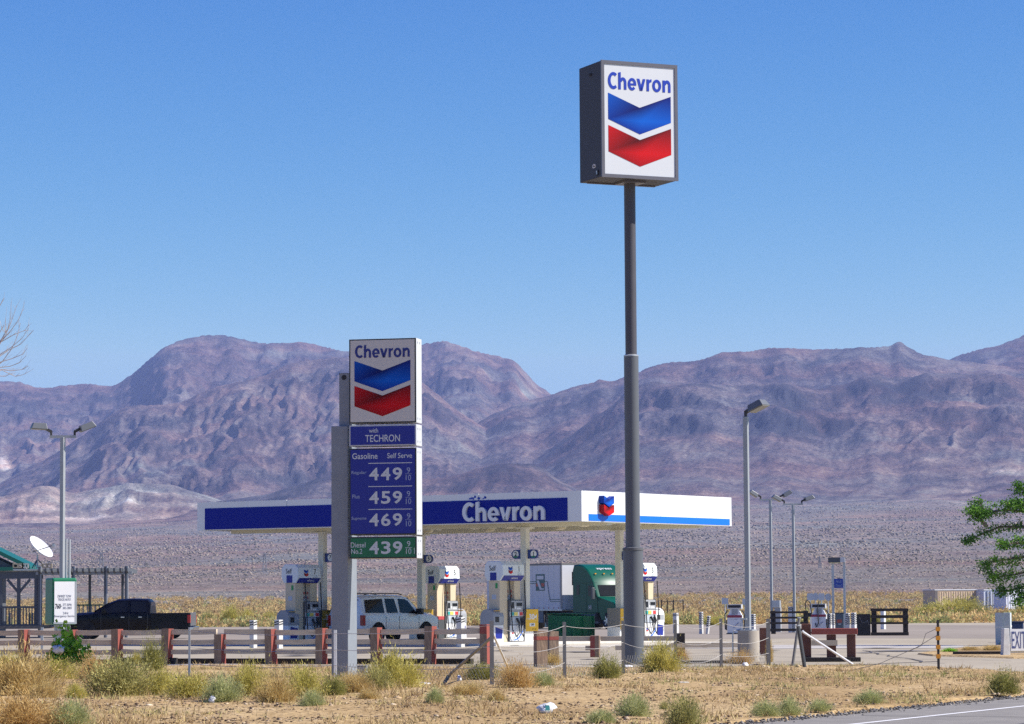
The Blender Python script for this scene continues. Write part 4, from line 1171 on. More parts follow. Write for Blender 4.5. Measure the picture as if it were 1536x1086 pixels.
# ------------------------------------------------------------------ floodlights
M_lpole = mat('light_pole_grey', (.36, .38, .39), rough=.45, metal=.3, var=.08)
M_head = mat('lamp_head', (.13, .14, .15), rough=.4, var=.06)
M_headd = mat('lamp_bracket_dark', (.03, .03, .032), rough=.5)
def lamp_head(parent, base, yaw, tilt, s=1.04):
    b = MB(M_headd); b.M = Matrix.Translation(base) @ Matrix.Rotation(yaw, 4, 'Z')
    b.beam((0, 0, -.02), (0, 0, .14 * s), .06 * s, .06 * s).beam((0, 0, .11 * s), (.17 * s, 0, .20 * s), .08 * s, .08 * s)
    br = b.build('bracket', parent)
    h = MB(M_head); h.M = Matrix.Translation(base) @ Matrix.Rotation(yaw, 4, 'Z') @ Matrix.Translation((.36 * s, 0, .27 * s)) @ Matrix.Rotation(-tilt, 4, 'Y')
    h.add([(-.24*s,-.20*s,-.09*s),(.24*s,-.20*s,-.09*s),(.24*s,.20*s,-.09*s),(-.24*s,.20*s,-.09*s),(-.20*s,-.15*s,.09*s),(.18*s,-.15*s,.09*s),(.18*s,.15*s,.09*s),(-.20*s,.15*s,.09*s)],
          [(0,3,2,1),(4,5,6,7),(0,1,5,4),(1,2,6,5),(2,3,7,6),(3,0,4,7)])
    hd = h.build('lamp_housing', parent, bevel=.015)
    l_ = MB(mat('floodlight_lens', (.22, .22, .20), rough=.3)); l_.M = h.M
    l_.box(-.22*s, .22*s, -.17*s, .17*s, -.105*s, -.0905*s); l_.build('lens', hd)
    return hd
def floodlight(px, base_row, top_row, label, arms, r=.05, arm_len=0.0, Y=None, loc=None, square=True, drum=None):
    g = loc if loc is not None else gnd(px, base_row)
    zt_ = at(px, top_row, g.y).z
    t = thing('floodlight', label, 'floodlight', g, R(-25), 'lot floodlights')
    z0_ = drum if drum else 0
    MB(M_lpole).prism([(-r, -r), (r, -r), (r, r), (-r, r)], 'z', z0_, zt_).build('pole', t, bevel=.008)
    if arm_len > 0:
        a = R(25)
        m = MB(M_lpole); m.M = Matrix.Rotation(a, 4, 'Z')
        m.box(-arm_len, arm_len, -.04, .04, zt_ - .02, zt_ + .06); m.build('cross_arm', t)
    for off, yaw, tilt in arms:
        lamp_head(t, Vector((off * math.cos(R(25)), off * math.sin(R(25)), zt_ + (.06 if arm_len else .0))), yaw + R(25), tilt)
    return t
floodlight(92.5, 986, 656, 'double headed floodlight on a grey pole rising behind the green roadside sign', ((-.36, R(198), R(3)), (.36, R(20), R(22))), arm_len=.40, r=.062)
g = gnd(1123, 992)
fl = floodlight(1123, 992, 625, 'single headed floodlight on a grey pole set in a concrete drum', ((0, R(-35), R(22)),), r=.062, drum=.80)
MB(mat('drum_concrete', (.43, .385, .32), rough=.9, col2=(.33, .29, .24), scale=2)).lathe([(.28, -.05), (.285, .3), (.28, .80)], 36).build('drum', fl, smooth=True)
MB(M_galv).box(-.17, .17, -.17, .17, .801, .83).use(M_galv).tube((-.18, -.1, .80), (-.18, -.1, 1.02), .012, n=6).tube((-.10, -.15, .80), (-.10, -.15, 1.1), .012, n=6).box(-.16, .02, -.17, -.13, 1.08, 1.13).build('base_plate', fl)
MB(M_galv).path([(-.36, -.2, 0), (-.36, -.2, .70), (-.33, -.2, .80), (-.2, -.1, .83)], .02, 6).build('conduit', fl)
floodlight(1158, 948, 750, 'taller left one of two double floodlights on the far side of the lot', ((-.5, R(190), R(32)), (.5, R(10), R(30))), arm_len=.56, r=.06)
floodlight(1192, 949, 757, 'shorter right one of two double floodlights on the far side of the lot', ((-.44, R(188), R(28)), (.44, R(12), R(18))), arm_len=.50, r=.06)

# ------------------------------------------------------------------ old pumps and signs on the far apron
def old_pump(px, base, label, hoses, face_txt):
    g = gnd(px, base)
    t = thing('old_pump', label, 'diesel pump', g, R(-12), 'old pumps out on the lot')
    MB(M_pwhite).box(-.36, .36, -.2, .2, .06, .92).build('cabinet', t, bevel=.02)
    MB(mat('pump_red_band', (.30, .03, .06), rough=.5)).box(-.362, .362, -.205, -.2005, .80, .92).build('band', t)
    MB(M_dkgrey).box(-.4, .4, -.25, .25, 0, .06).build('plinth', t)
    MB(M_pwhite).prism([(-.33, .921), (.33, .921), (.18, 1.22), (-.18, 1.22)], 'y', -.16, .16).build('neck', t)
    MB(M_pgrey).box(-.15, .15, -.168, -.161, .95, 1.21).build('meter', t)
    MB(M_whited).box(-.36, .34, -.18, .18, 1.221, 1.44).use(M_black).box(-.31, .30, -.185, -.1801, 1.27, 1.40).build('head', t, bevel=.015)
    for s_ in hoses:
        h = MB(M_black).path([(s_ * .34, -.1, 1.15), (s_ * .48, -.14, .95), (s_ * .46, -.16, .3), (s_ * .40, -.18, .2), (s_ * .39, -.2, .7)], .03, 6).build('hose', t, smooth=True)
    m = MB(mat('pump_mark_blue', (.03, .03, .25))); m.beam((-.06, -.204, .30), (.16, -.204, .55), .004, .07, up=(0, 1, 0)).beam((.13, -.204, .47), (.22, -.204, .58), .004, .04, up=(0, 1, 0))
    m.use(M_label).text(face_txt, (-.02, -.204, .72), LX, LZ, .36, .05, ext=.003); m.build('marking', t)
    return t
old_pump(1103, 951.5, 'old white diesel pump with black hoses standing left of the concrete drum', (-1, 1), 'NO. 2 DIESEL')
op = old_pump(1229, 950, 'old white diesel pump with looped black hoses behind the red topped barrier', (1,), 'DIESEL')
MB(M_black).path([(-.36, -.1, 1.0), (-.42, -.1, 1.5), (-.56, -.12, 1.62), (-.66, -.12, 1.45), (-.62, -.12, 1.1), (-.52, -.14, .9)], .025, 6).build('hose', op, smooth=True)
MB(M_black).path([(.02, -.22, 1.55), (-.04, -.26, 1.2), (.0, -.26, .5), (-.12, -.26, .3), (-.16, -.24, .5)], .028, 6).build('hose', op, smooth=True)
MB(M_black).box(-.58, -.36, -.12, .1, .80, 1.0).build('nozzle_boot', op)
def small_sign(px, base, top, label, w, h, m_=M_whited, round_=False, group='small signs on thin white posts'):
    g = gnd(px, base); zt_ = at(px, top, g.y).z
    t = thing('marker_sign', label, 'sign', g, R(-5), group)
    MB(M_galv).tube((0, 0, 0), (0, 0, zt_ - h), .03, n=8).build('post', t)
    if round_: MB(m_).prism([(w/2 * math.cos(a), zt_ - h/2 + h/2 * math.sin(a)) for a in np.linspace(0, 2 * math.pi, 16)[:-1]], 'y', -.02, .02).build('panel', t)
    else: MB(m_).box(-w/2, w/2, -.02, .02, zt_ - h, zt_).build('panel', t)
M_psign = mat('pale_sign_back', (.50, .54, .58), rough=.5)
small_sign(1088, 945, 897, 'small pale sign on a thin post left of the old diesel pump', .36, .34, M_psign)
small_sign(1118, 945, 898, 'small pale sign on a thin post just left of the single floodlight', .30, .34, M_psign)
small_sign(1216, 947, 890, 'small pale board, leftmost of four on thin posts by the old pump', .32, .36, M_psign)
small_sign(1224, 949, 889, 'second from left of four small pale boards by the old pump', .30, .40, M_psign, True)
small_sign(1233, 947, 890, 'third from left of four small pale boards by the old pump', .32, .36, M_psign)
small_sign(1243, 949, 890, 'small pale board, rightmost of four on thin posts by the old pump', .34, .38, M_psign, True)
t = thing('utility_cabinet', 'tall pale metal cabinet behind the dark slatted panel', 'cabinet', gnd(1167, 948), R(-15))
MB(M_pgrey).box(-.15, .17, -.15, .15, 0, 1.25).build('case', t, bevel=.01); MB(M_galv).box(-.25, .14, -.2, .2, 1.251, 1.62).build('meter_box', t, bevel=.01)
# lit gantry over the blue and grey dispenser
gg = gnd(1258, 949); d_ = gg.y / F
gt = thing('pump_gantry', 'tall thin two legged gantry with a box light and small blue diesel sign', 'gantry', gg, R(-8))
zt_ = at(1258, 836, gg.y).z
for x in (-7.5, 9.5): MB(M_galv).box(x * d_ - .06, x * d_ + .06, -.06, .06, 0, zt_ - (.30 if x < 0 else .0)).build('leg', gt)
MB(M_pdark).box(-14 * d_, 4 * d_, -.22, .22, zt_ - .25, zt_).build('light_box', gt); MB(M_whited).box(4 * d_ + .002, 11 * d_, -.22, .22, zt_ - .25, zt_).build('light_end', gt)
m = MB(M_lens).box(-13 * d_, 4 * d_, -.18, .18, zt_ - .30, zt_ - .2505); m.build('lens', gt)
s_ = MB(mat('diesel_sign_blue', (.01, .05, .34), rough=.4)).box(-5.6 * d_, 7.6 * d_, -.10, -.04, at(1258, 882, gg.y).z, at(1258, 868, gg.y).z).build('sign', gt)
zz = at(1258, 875, gg.y).z
MB(M_num_d).text('No.2', (1.2 * d_, -.102, zz + .1), LX, LZ, .26, .12, ext=.004).text('Diesel', (1.2 * d_, -.102, zz - .1), LX, LZ, .28, .12, ext=.004).build('lettering', s_)
t = thing('card_reader', 'dark blue grey dispenser cabinet between the gantry legs', 'dispenser', gnd(1259.5, 949.5), R(-8))
MB(mat('slate_blue', (.07, .10, .13), rough=.5)).box(-.20, .22, -.2, .2, 0, .95).build('cabinet', t, bevel=.02)
MB(M_dkgrey).box(-.22, .24, -.22, .22, .951, 1.0).build('lid', t); MB(M_label).box(-.06, .08, -.206, -.201, .42, .46).use(M_redpaint).box(-.12, .12, -.205, -.2006, .50, .66).build('label', t)
bollard(1245, 949, .95, 'white post with black stripes left of the dark blue grey dispenser', w=.2, stripe_all=True)
bollard(1250.5, 950, .95, 'narrow white striped post right beside the dark blue grey dispenser', w=.1, stripe_all=True)
bollard(1272, 950, .98, 'plain white post with black stripes near the gantry right leg', w=.17, stripe_all=True)
bollard(1281, 950, 1.0, 'white post with black stripes rightmost behind the red topped barrier', w=.2, stripe_all=True)
bollard(1187, 949, 1.3, 'white guard post seen through the dark slatted panel', w=.22, top=.2)
bollard(1325, 944, 1.08, 'grey white guard post seen through the open timber pen', w=.22, round_=True, top=.05)

# ------------------------------------------------------------------ EXIT sign and white posts tinted as in blue shade
eg = gnd(1509, 985); d_ = eg.y / F
ex = thing('exit_sign', 'white board reading EXIT in blue on leaning white timber posts', 'sign', eg, R(12))
p = MB(M_whited); p.prism([(-7 * d_, -.05), (5 * d_, -.05), (3.5 * d_, .78), (-4.5 * d_, .78)], 'y', -.11, .11); p.build('post', ex, bevel=.01)
MB(M_whited).box(6 * d_, 62 * d_, -.05, .03, .10, .26).build('rail', ex, bevel=.006)
bd = MB(M_white).box(6 * d_, 32 * d_, -.10, -.06, .16, .76).build('board', ex); MB(M_whited).box(33 * d_, 62 * d_, -.02, .03, .42, .70).build('rail', ex, bevel=.006)
MB(mat('exit_lettering_blue', (.06, .08, .22), rough=.6)).text('EXIT', (18.5 * d_, -.102, .46), LX, LZ, 22 * d_, .46, ext=.003, bold=.0).build('lettering', bd)
MB(M_whited).box(58 * d_, 64 * d_, -.1, .1, -.05, .75).build('post', ex)
M_shade_white = mat('shade_tinted_white_timber', (.48, .53, .56), rough=.8, var=.15)  # white timber with the blue of shade put into its colour
for q, (px_, w_, b_) in enumerate(((1500, .13, 968), (1511.5, .13, 966))):
    g = gnd(px_, b_)
    t = thing('timber_post', ('left', 'right')[q] + ' of two white posts in painted blue shade behind the EXIT board', 'post', g, R(-20)); 
    MB(M_shade_white).box(-w_, w_, -w_, w_, -.05, at(px_, 919, g.y).z).build('post', t, bevel=.01); MB(M_whited).box(-w_ - .006, w_ + .006, -w_ - .006, w_ + .006, .6, .66).build('band', t)
t = thing('waste_bin', 'dark blue bin behind the EXIT board', 'bin', gnd(1525, 964), R(-12))
MB(mat('bin_navy', (.015, .04, .12), rough=.5)).box(-.22, .25, -.2, .2, 0, .72).build('tub', t, bevel=.02); MB(mat('bin_lid_navy', (.01, .03, .09), rough=.5)).box(-.25, .28, -.23, .23, .721, .78).build('lid', t, bevel=.01)
# ------------------------------------------------------------------ roadside sign in a green case
sg = gnd(90, 992.5); sg = Vector((ray(90, 990).x * 84.6, 84.6, 0)); d_ = sg.y / F
gs = thing('roadside_sign', 'white notice board in a rounded green case on two thin steel posts', 'sign', sg, R(24))
za, zb_ = at(90, 937, sg.y).z, at(90, 867, sg.y).z
for x, top in ((11, 808), (16, 809)): MB(M_galv).tube((x * d_, .15, 0), (x * d_, .15, at(100, top, sg.y).z), .035, n=10).build('post', gs)
MB(M_galv).tube((-3 * d_, .15, 0), (-3 * d_, .15, za + .2), .07, n=10).build('post', gs)
c = MB(mat('case_green', (.005, .17, .075), rough=.45)).box(-16.5 * d_, 21 * d_, -.30, .48, za, zb_).build('case', gs, bevel=.05, seg=3)
m = MB(M_galv); b1, b2 = -15.0 * d_, 20.3 * d_
m.box(b1, b2, -.325, -.301, za + .02, za + .07).box(b2 - .05, b2, -.325, -.301, za + .0705, zb_ - .1); m.build('board_frame', c)
bd = MB(mat('notice_white', (.82, .82, .82), rough=.4, var=.03)).box(b1 + .02, b2 - .055, -.32, -.302, za + .072, zb_ - .10).build('board', c)
cx_ = (b1 + b2) / 2 - .02; H_ = zb_ - za
m = MB(mat('notice_grey_ink', (.30, .31, .36), rough=.6))
m.text('DIMMET TOW', (cx_, -.322, zb_ - .39 * H_), LX, LZ, .38, .07, ext=.003).text('TRUCK·AUTO', (cx_, -.322, zb_ - .46 * H_), LX, LZ, .36, .065, ext=.003)
m.text('377-5096', (cx_ + .08, -.322, zb_ - .57 * H_), LX, LZ, .25, .065, ext=.003).text('382-2803', (cx_ + .08, -.322, zb_ - .64 * H_), LX, LZ, .25, .065, ext=.003)
m.text('24Hr', (cx_ + .04, -.322, zb_ - .75 * H_), LX, LZ, .16, .065, ext=.003).text('Emergency Service', (cx_ + .02, -.322, zb_ - .82 * H_), LX, LZ, .60, .075, ext=.003, bold=.006)
m.use(mat('notice_dark_ink', (.05, .05, .06))).text('760·', (cx_ - .17, -.322, zb_ - .605 * H_), LX, LZ, .18, .14, ext=.003, bold=.02); m.build('lettering', bd)

# ------------------------------------------------------------------ vehicles
M_tyre = mat('tyre_rubber', (.018, .018, .019), rough=.85)
M_rim = mat('alloy_rim', (.55, .57, .60), rough=.3, metal=.8)
M_chrome = mat('chrome', (.65, .66, .68), rough=.15, metal=1.0, var=.02)
M_redlens = mat('red_lens', (.40, .012, .014), rough=.2)
M_clear = mat('clear_lens', (.55, .57, .58), rough=.15)
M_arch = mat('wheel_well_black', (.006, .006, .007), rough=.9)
def wheel(parent, x, y, r, w, side, rimmat=M_rim):
    o = MB(M_tyre).lathe([(r * .62, -w/2), (r * .93, -w/2), (r, -w * .3), (r, w * .3), (r * .93, w/2), (r * .62, w/2)], 26, axis='y').build('wheel', parent, smooth=True)
    o.location = (x, y, r)
    f = side * w / 2
    m = MB(rimmat).lathe([(r * .60, f - side * .02), (r * .60, f + side * .004), (r * .50, f - side * .03), (r * .16, f - side * .01), (r * .12, f + side * .012)], 22, axis='y')
    for k in range(6):
        a = k * math.pi / 3
        m.beam((r * .14 * math.cos(a), f + side * .002, r * .14 * math.sin(a)), (r * .56 * math.cos(a), f - side * .002, r * .56 * math.sin(a)), .06 * r / .38, .012, up=(0, 1, 0))
    m.build('rim', o, smooth=True)
    return o
def loft(sections, mtl, name, parent, closed_ends=True):
    """sections: list of lists of (x,y,z) half outlines, from centre bottom to centre top; mirrored"""
    m = MB(mtl); rings = []
    for s in sections:
        full = list(s) + [(p[0], -p[1], p[2]) for p in reversed(s[1:-1])]
        rings.append(full)
    n = len(rings[0]); vs = [p for r_ in rings for p in r_]; fs = []
    for i in range(len(rings) - 1):
        for k in range(n):
            k2 = (k + 1) % n
            fs.append((i*n+k, i*n+k2, (i+1)*n+k2, (i+1)*n+k))
    fs.append(tuple(range(n))[::-1]); fs.append(tuple((len(rings)-1)*n + k for k in range(n)))
    m.add(vs, fs)
    return m.build(name, parent, smooth=True, angle=32)
class Shell:
    """side wall between belt line and roof edge, sampled along x"""
    def __init__(s, st): s.st = st
    def get(s, x):
        st = s.st; xs = [a['x'] for a in st]
        return {k: float(np.interp(x, xs, [a[k] for a in st])) for k in st[0]}
    def p(s, x, v, side, off=.008):
        a = s.get(x)
        z = a['belt'] + (a['roof'] - .07 - a['belt']) * v
        y = a['wb'] + (a['wr'] - a['wb']) * v
        return (x, side * (y + off), z)
def sec(a):
    x = a['x']
    return [(x, 0, a['low']), (x, a['wl'] * .96, a['low']), (x, a['wl'], a['low'] + .10), (x, a['wm'], (a['low'] + a['belt']) * .52), (x, a['wb'], a['belt'] - .03), (x, a['wb'] - .012, a['belt']),
            (x, a['wr'], a['roof'] - .07), (x, a['wr'] - .11, a['roof'] - .005), (x, a['wr'] * .45, a['roof'] + .022), (x, 0, a['roof'] + .028)]
def stn(x, low, belt, roof, wl, wm, wb, wr): return dict(x=x, low=low, belt=belt, roof=roof, wl=wl, wm=wm, wb=wb, wr=wr)

def quad_on(sh, pts, side, off): 
    q = [sh.p(x, v, side, off) for x, v in pts]
    return q if side < 0 else q[::-1]
# white SUV
M_suv = mat('white_car_paint', (.80, .81, .83), rough=.25, var=.02, coat=.5)
suv = thing('suv', 'white SUV with tinted windows and roof rails parked under the canopy', 'SUV', fc(-12.0, 4.0, .012), CAN_RZ + R(90))
L = 4.95; W2 = .86
S = [stn(-2.47, .52, 1.10, 1.16, .76, .80, .80, .66), stn(-2.44, .42, 1.12, 1.55, .80, .845, .835, .64), stn(-2.36, .40, 1.12, 1.80, .82, .86, .85, .66), stn(-2.0, .36, 1.12, 1.855, .83, .865, .855, .68), stn(-1.0, .36, 1.12, 1.875, .83, .865, .86, .69),
     stn(.2, .36, 1.12, 1.865, .83, .865, .86, .69), stn(.62, .36, 1.12, 1.80, .83, .865, .86, .67), stn(1.0, .36, 1.12, 1.50, .83, .865, .86, .72), stn(1.32, .36, 1.11, 1.215, .83, .865, .855, .77), stn(1.5, .36, 1.10, 1.225, .83, .865, .85, .76),
     stn(2.1, .36, 1.08, 1.19, .82, .86, .83, .72), stn(2.36, .38, 1.02, 1.12, .79, .83, .79, .66), stn(2.47, .44, .88, .97, .70, .74, .70, .56)]
body = loft([sec(a) for a in S], M_suv, 'body', suv)
sh = Shell(S)
for side in (-1, 1):
    for pts in (((-2.28, .14), (-1.12, .12), (-1.12, .92), (-2.20, .92)), ((-.96, .12), (-.26, .12), (-.36, .92), (-.96, .92)), ((-.12, .12), (.98, .12), (.52, .88), (.30, .92), (-.12, .92))):
        m = MB(M_glass).poly(quad_on(sh, pts, side, .010)); m.build('window', suv)
    m = MB(M_black)
    for x in (-1.04, -.20, 1.06):
        a, b_ = sh.get(x), None
        m.box(x - .006, x + .006, side * (a['wm'] + .002) - .003, side * (a['wm'] + .002) + .003, .46, 1.06)
    m.build('door_seams', suv)
    for x in (-.86, .0):
        MB(M_suv).box(x, x + .20, side * .868 - .018, side * .868 + .018, .93, .975).build('door_handle', suv, bevel=.008)
    mi = MB(M_black).box(.84, 1.02, side * 1.0 - .14, side * 1.0 + .14, 1.13, 1.36).box(.88, .96, min(side*.80, side*.90), max(side*.80, side*.90), 1.17, 1.22); mi.build('mirror', suv, bevel=.03)
    MB(M_redlens).box(-2.49, -2.32, side * .79 - .075, side * .79 + .075, .72, 1.12).build('tail_light', suv, bevel=.015)
    MB(M_clear).box(2.30, 2.45, side * .66 - .12, side * .66 + .12, .80, .95).build('headlight', suv, bevel=.02)
    for x in (-1.52, 1.52):
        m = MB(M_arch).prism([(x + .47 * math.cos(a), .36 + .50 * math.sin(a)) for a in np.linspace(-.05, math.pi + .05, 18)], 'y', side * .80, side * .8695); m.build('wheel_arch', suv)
        wheel(suv, x, side * .775, .38, .24, side)
    MB(M_black).path([(-2.1, side * .62, 1.90), (-1.9, side * .62, 1.945), (-.0, side * .62, 1.95), (.25, side * .61, 1.90)], .022, 6).build('roof_rail', suv, smooth=True)
MB(M_black).tube((-1.5, -.62, 1.95), (-1.5, .62, 1.95), .018, n=6).build('cross_bar', suv); MB(M_black).tube((-.5, -.62, 1.95), (-.5, .62, 1.95), .018, n=6).build('cross_bar', suv)
MB(M_glass).poly([(-2.462, .62, 1.16), (-2.462, -.62, 1.16), (-2.392, -.55, 1.72), (-2.392, .55, 1.72)]).build('rear_window', suv)
MB(M_glass).poly([(1.30, -.70, 1.24), (1.30, .70, 1.24), (.68, .58, 1.79), (.68, -.58, 1.79)]).build('windscreen', suv)
MB(mat('bumper_grey', (.50, .51, .53), rough=.4)).box(-2.56, -2.44, -.80, .80, .42, .62).build('rear_bumper', suv, bevel=.03)
MB(M_white).box(-2.50, -2.478, -.17, .17, .80, .92).build('number_plate', suv)
MB(M_dkgrey).box(2.44, 2.49, -.5, .5, .62, .84).build('grille', suv, bevel=.01); MB(M_suv).box(2.40, 2.53, -.76, .76, .40, .60).build('front_bumper', suv, bevel=.03)

# black pickup
M_blackcar = mat('black_car_paint', (.003, .003, .004), rough=.3, var=.02, spec=.2)
pk_g = gnd(195, 958.5)
pk = thing('pickup', 'black pickup truck parked behind the timber fence with its tail to the canopy', 'pickup', pk_g, R(177))
P_ = [stn(-1.12, .45, 1.19, 1.24, .84, .90, .90, .74), stn(-1.08, .42, 1.19, 1.70, .84, .91, .90, .66), stn(-.95, .40, 1.19, 1.84, .84, .92, .91, .68), stn(-.2, .40, 1.19, 1.865, .84, .92, .91, .69), stn(.45, .40, 1.19, 1.84, .84, .92, .91, .68),
      stn(.85, .40, 1.19, 1.70, .84, .92, .91, .70), stn(1.30, .40, 1.19, 1.42, .84, .92, .91, .76), stn(1.62, .40, 1.17, 1.25, .84, .92, .90, .80), stn(2.4, .40, 1.11, 1.20, .84, .92, .89, .76), stn(2.80, .42, 1.04, 1.13, .82, .88, .84, .68), stn(2.92, .48, .90, .98, .74, .80, .76, .58)]
loft([sec(a) for a in P_], M_blackcar, 'cab', pk)
sh = Shell(P_)
b = MB(M_blackcar)
for y0, y1 in ((-.93, -.83), (.83, .93)): b.box(-2.92, -1.13, y0, y1, .42, 1.20)
b.box(-2.90, -1.13, -.829, .829, .62, .68).box(-1.20, -1.131, -.829, .829, .681, 1.19)
bed = b.build('bed', pk, bevel=.03)
MB(mat('tailgate_grey', (.10, .105, .115), rough=.3)).box(-2.98, -2.921, -.80, .80, .60, 1.21).build('tailgate', pk, bevel=.02)
MB(M_chrome).box(-3.12, -2.95, -.90, .90, .42, .56).build('rear_bumper', pk, bevel=.02)
for side in (-1, 1):
    for pts in (((-.95, .10), (-.18, .10), (-.18, .92), (-.86, .92)), ((-.04, .10), (1.20, .10), (.64, .90), (.30, .93), (-.04, .93))):
        MB(M_glass).poly(quad_on(sh, pts, side, .010)).build('window', pk)
    for x in (-.72, .10): MB(M_chrome).box(x, x + .17, side * .925 - .018, side * .925 + .018, 1.00, 1.04).build('door_handle', pk, bevel=.006)
    m = MB(M_dkgrey)
    for x in (-.98, -.11, 1.2): m.box(x - .006, x + .006, side * .921 - .003, side * .921 + .003, .48, 1.16)
    m.build('door_seams', pk)
    MB(M_blackcar).box(.98, 1.14, side * 1.06 - .12, side * 1.06 + .12, 1.20, 1.42).box(1.0, 1.08, min(side * .86, side * .95), max(side * .86, side * .95), 1.22, 1.27).build('mirror', pk, bevel=.03)
    MB(M_redlens).box(-2.985, -2.84, side * .89 - .06, side * .89 + .06, .74, 1.10).build('tail_light', pk, bevel=.012)
    MB(M_clear).box(2.72, 2.88, side * .72 - .12, side * .72 + .12, .84, 1.0).build('headlight', pk, bevel=.02)
    for x in (-1.92, 1.92):
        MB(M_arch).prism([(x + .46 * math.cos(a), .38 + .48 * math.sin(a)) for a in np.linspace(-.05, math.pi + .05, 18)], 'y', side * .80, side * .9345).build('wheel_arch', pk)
        wheel(pk, x, side * .80, .38, .24, side)
MB(M_chrome).box(2.89, 2.95, -.5, .5, .62, .90).build('grille', pk, bevel=.01); MB(M_chrome).box(2.86, 3.0, -.82, .82, .42, .60).build('front_bumper', pk, bevel=.03)
MB(M_glass).poly([(-1.112, .60, 1.28), (-1.112, -.60, 1.28), (-1.085, -.55, 1.70), (-1.085, .55, 1.70)]).build('rear_window', pk)
MB(M_glass).poly([(1.58, -.74, 1.29), (1.58, .74, 1.29), (.90, .60, 1.70), (.90, -.60, 1.70)]).build('windscreen', pk)

# articulated lorry: trailer and tractor are separate things
hd = Vector((.53, -.848, 0)); HA = math.atan2(hd.y, hd.x)
tcorner = Vector((at(843, 900, 184).x, 184, 0))     # nose corner nearest us
nrm_ = Vector((-hd.y, hd.x, 0))                     # to the truck's left
tn = tcorner + nrm_ * 1.3                            # nose centre
M_trl = mat('trailer_white', (.62, .62, .64), rough=.45, var=.05)
tr = thing('trailer', 'white box trailer with a red and green emblem behind the green lorry cab', 'trailer', tn, HA)
TL = 8.6; Zb, Zt = 1.12, 3.92
bx = MB(M_trl).box(-TL, 0, -1.3, 1.3, Zb, Zt).build('box', tr, bevel=.03)
m = MB(M_galv)
for k in range(15): m.box(-k * .6 - .3, -k * .6 - .285, -1.306, -1.3005, Zb + .1, Zt - .1)
m.build('panel_seams', bx)
MB(mat('trailer_rail_dark', (.17, .16, .15), rough=.5)).box(-TL, .012, -1.315, 1.315, Zt - .09, Zt + .02).build('roof_rail', tr); MB(M_galv).box(-TL, .01, -1.312, 1.312, Zb - .03, Zb + .06).build('floor_rail', tr)
MB(mat('trailer_post_grey', (.25, .24, .23), rough=.5)).box(-.16, .013, -1.318, -1.30, Zb + .06, Zt - .09).build('corner_post', tr)
m = MB(mat('emblem_grey_green', (.05, .13, .13), rough=.5)).box(-2.9, -1.9, -1.312, -1.306, 2.3, 3.3)
m.box(-4.3, -2.91, -1.312, -1.306, 2.84, 2.88).box(-4.3, -2.91, -1.312, -1.306, 2.72, 2.76).box(-1.89, -1.62, -1.312, -1.306, 2.84, 2.88).box(-1.3, -.2, -1.312, -1.306, 1.74, 1.78).box(-1.3, -.2, -1.312, -1.306, 1.62, 1.66)
m.beam((-1.62, -1.309, 2.85), (-1.30, -1.309, 1.70), .006, .05, up=(0, 1, 0))
eb = m.build('emblem_panel', bx)
m = MB(M_trl).box(-2.78, -2.02, -1.318, -1.3125, 2.98, 3.2).poly([(-2.82, -1.316, 2.92), (-2.45, -1.316, 2.36), (-1.98, -1.316, 2.36), (-1.98, -1.316, 2.44), (-2.25, -1.316, 2.44), (-2.55, -1.316, 2.92)])
m.use(M_redlens).poly([(-2.86, -1.317, 2.44 + .12), (-2.60, -1.317, 2.56), (-2.72, -1.317, 2.75), (-2.86, -1.317, 2.75)]).poly([(-2.2, -1.317, 2.55), (-1.94, -1.317, 2.55), (-1.94, -1.317, 2.75), (-2.32, -1.317, 2.75)])
m.build('emblem_mark', eb)
m = MB(M_redlens)
for k in range(7): m.box(-.4 - k * .55, -.33 - k * .55, -1.322, -1.316, Zb + .10, Zb + .17)
m.build('marker_lamps', tr)
MB(mat('skirt_grey', (.16, .165, .18), rough=.5)).box(-TL + .3, -2.2, -1.24, -1.18, .38, Zb - .035).build('side_skirt', tr)
m = MB(M_dkgrey).poly([(.004, .55, 1.62), (.004, .83, 1.90), (.004, .55, 2.18), (.004, .27, 1.90)]) ; m.build('placard', tr)
for x in (-7.4, -6.2):
    for s_ in (-1, 1): wheel(tr, x, s_ * 1.05, .5, .5, s_)
m = MB(M_dkgrey).box(-TL, -1, -.5, .5, .85, 1.08); m.build('chassis', tr)
for s_ in (-1, 1): MB(M_galv).box(-2.6, -2.45, s_ * .8 - .07, s_ * .8 + .07, .1, 1.08).build('landing_leg', tr)
M_cabg = mat('lorry_green', (.001, .085, .05), rough=.38, var=.03, spec=.3)
ct = thing('lorry_cab', 'green lorry tractor with rounded roof fairing coupled to the white trailer', 'lorry', tn + hd * 1.0, HA)
prof = [(0, .95), (0, 3.55), (.12, 3.80), (.6, 3.84), (1.1, 3.76), (1.6, 3.52), (2.0, 3.18), (2.28, 2.80), (2.36, 2.62), (2.72, 1.92), (3.0, 1.84), (4.1, 1.58), (4.35, 1.35), (4.42, .70), (4.3, .50), (3.1, .50), (2.9, .95)]
n = len(prof); vs = []; 
for y, ins in ((-1.22, .10), (-1.14, .0), (1.14, .0), (1.22, .10)):
    for x, z in prof:
        f = 1.0
        yy_ = y
        if x > 2.6: yy_ = y * (1 - .16 * (x - 2.6) / 1.8)
        cx_, cz_ = 1.9, 1.9
        k_ = 1 - ins * .45
        vs.append((cx_ + (x - cx_) * k_, yy_, cz_ + (z - cz_) * k_))
fs = []
for i in range(3):
    for k in range(n):
        k2 = (k + 1) % n
        fs.append((i*n+k, (i+1)*n+k, (i+1)*n+k2, i*n+k2))
fs.append(tuple(range(n))); fs.append(tuple(3 * n + k for k in range(n))[::-1])
MB(M_cabg).add(vs, fs).build('cab', ct, smooth=True, angle=30)
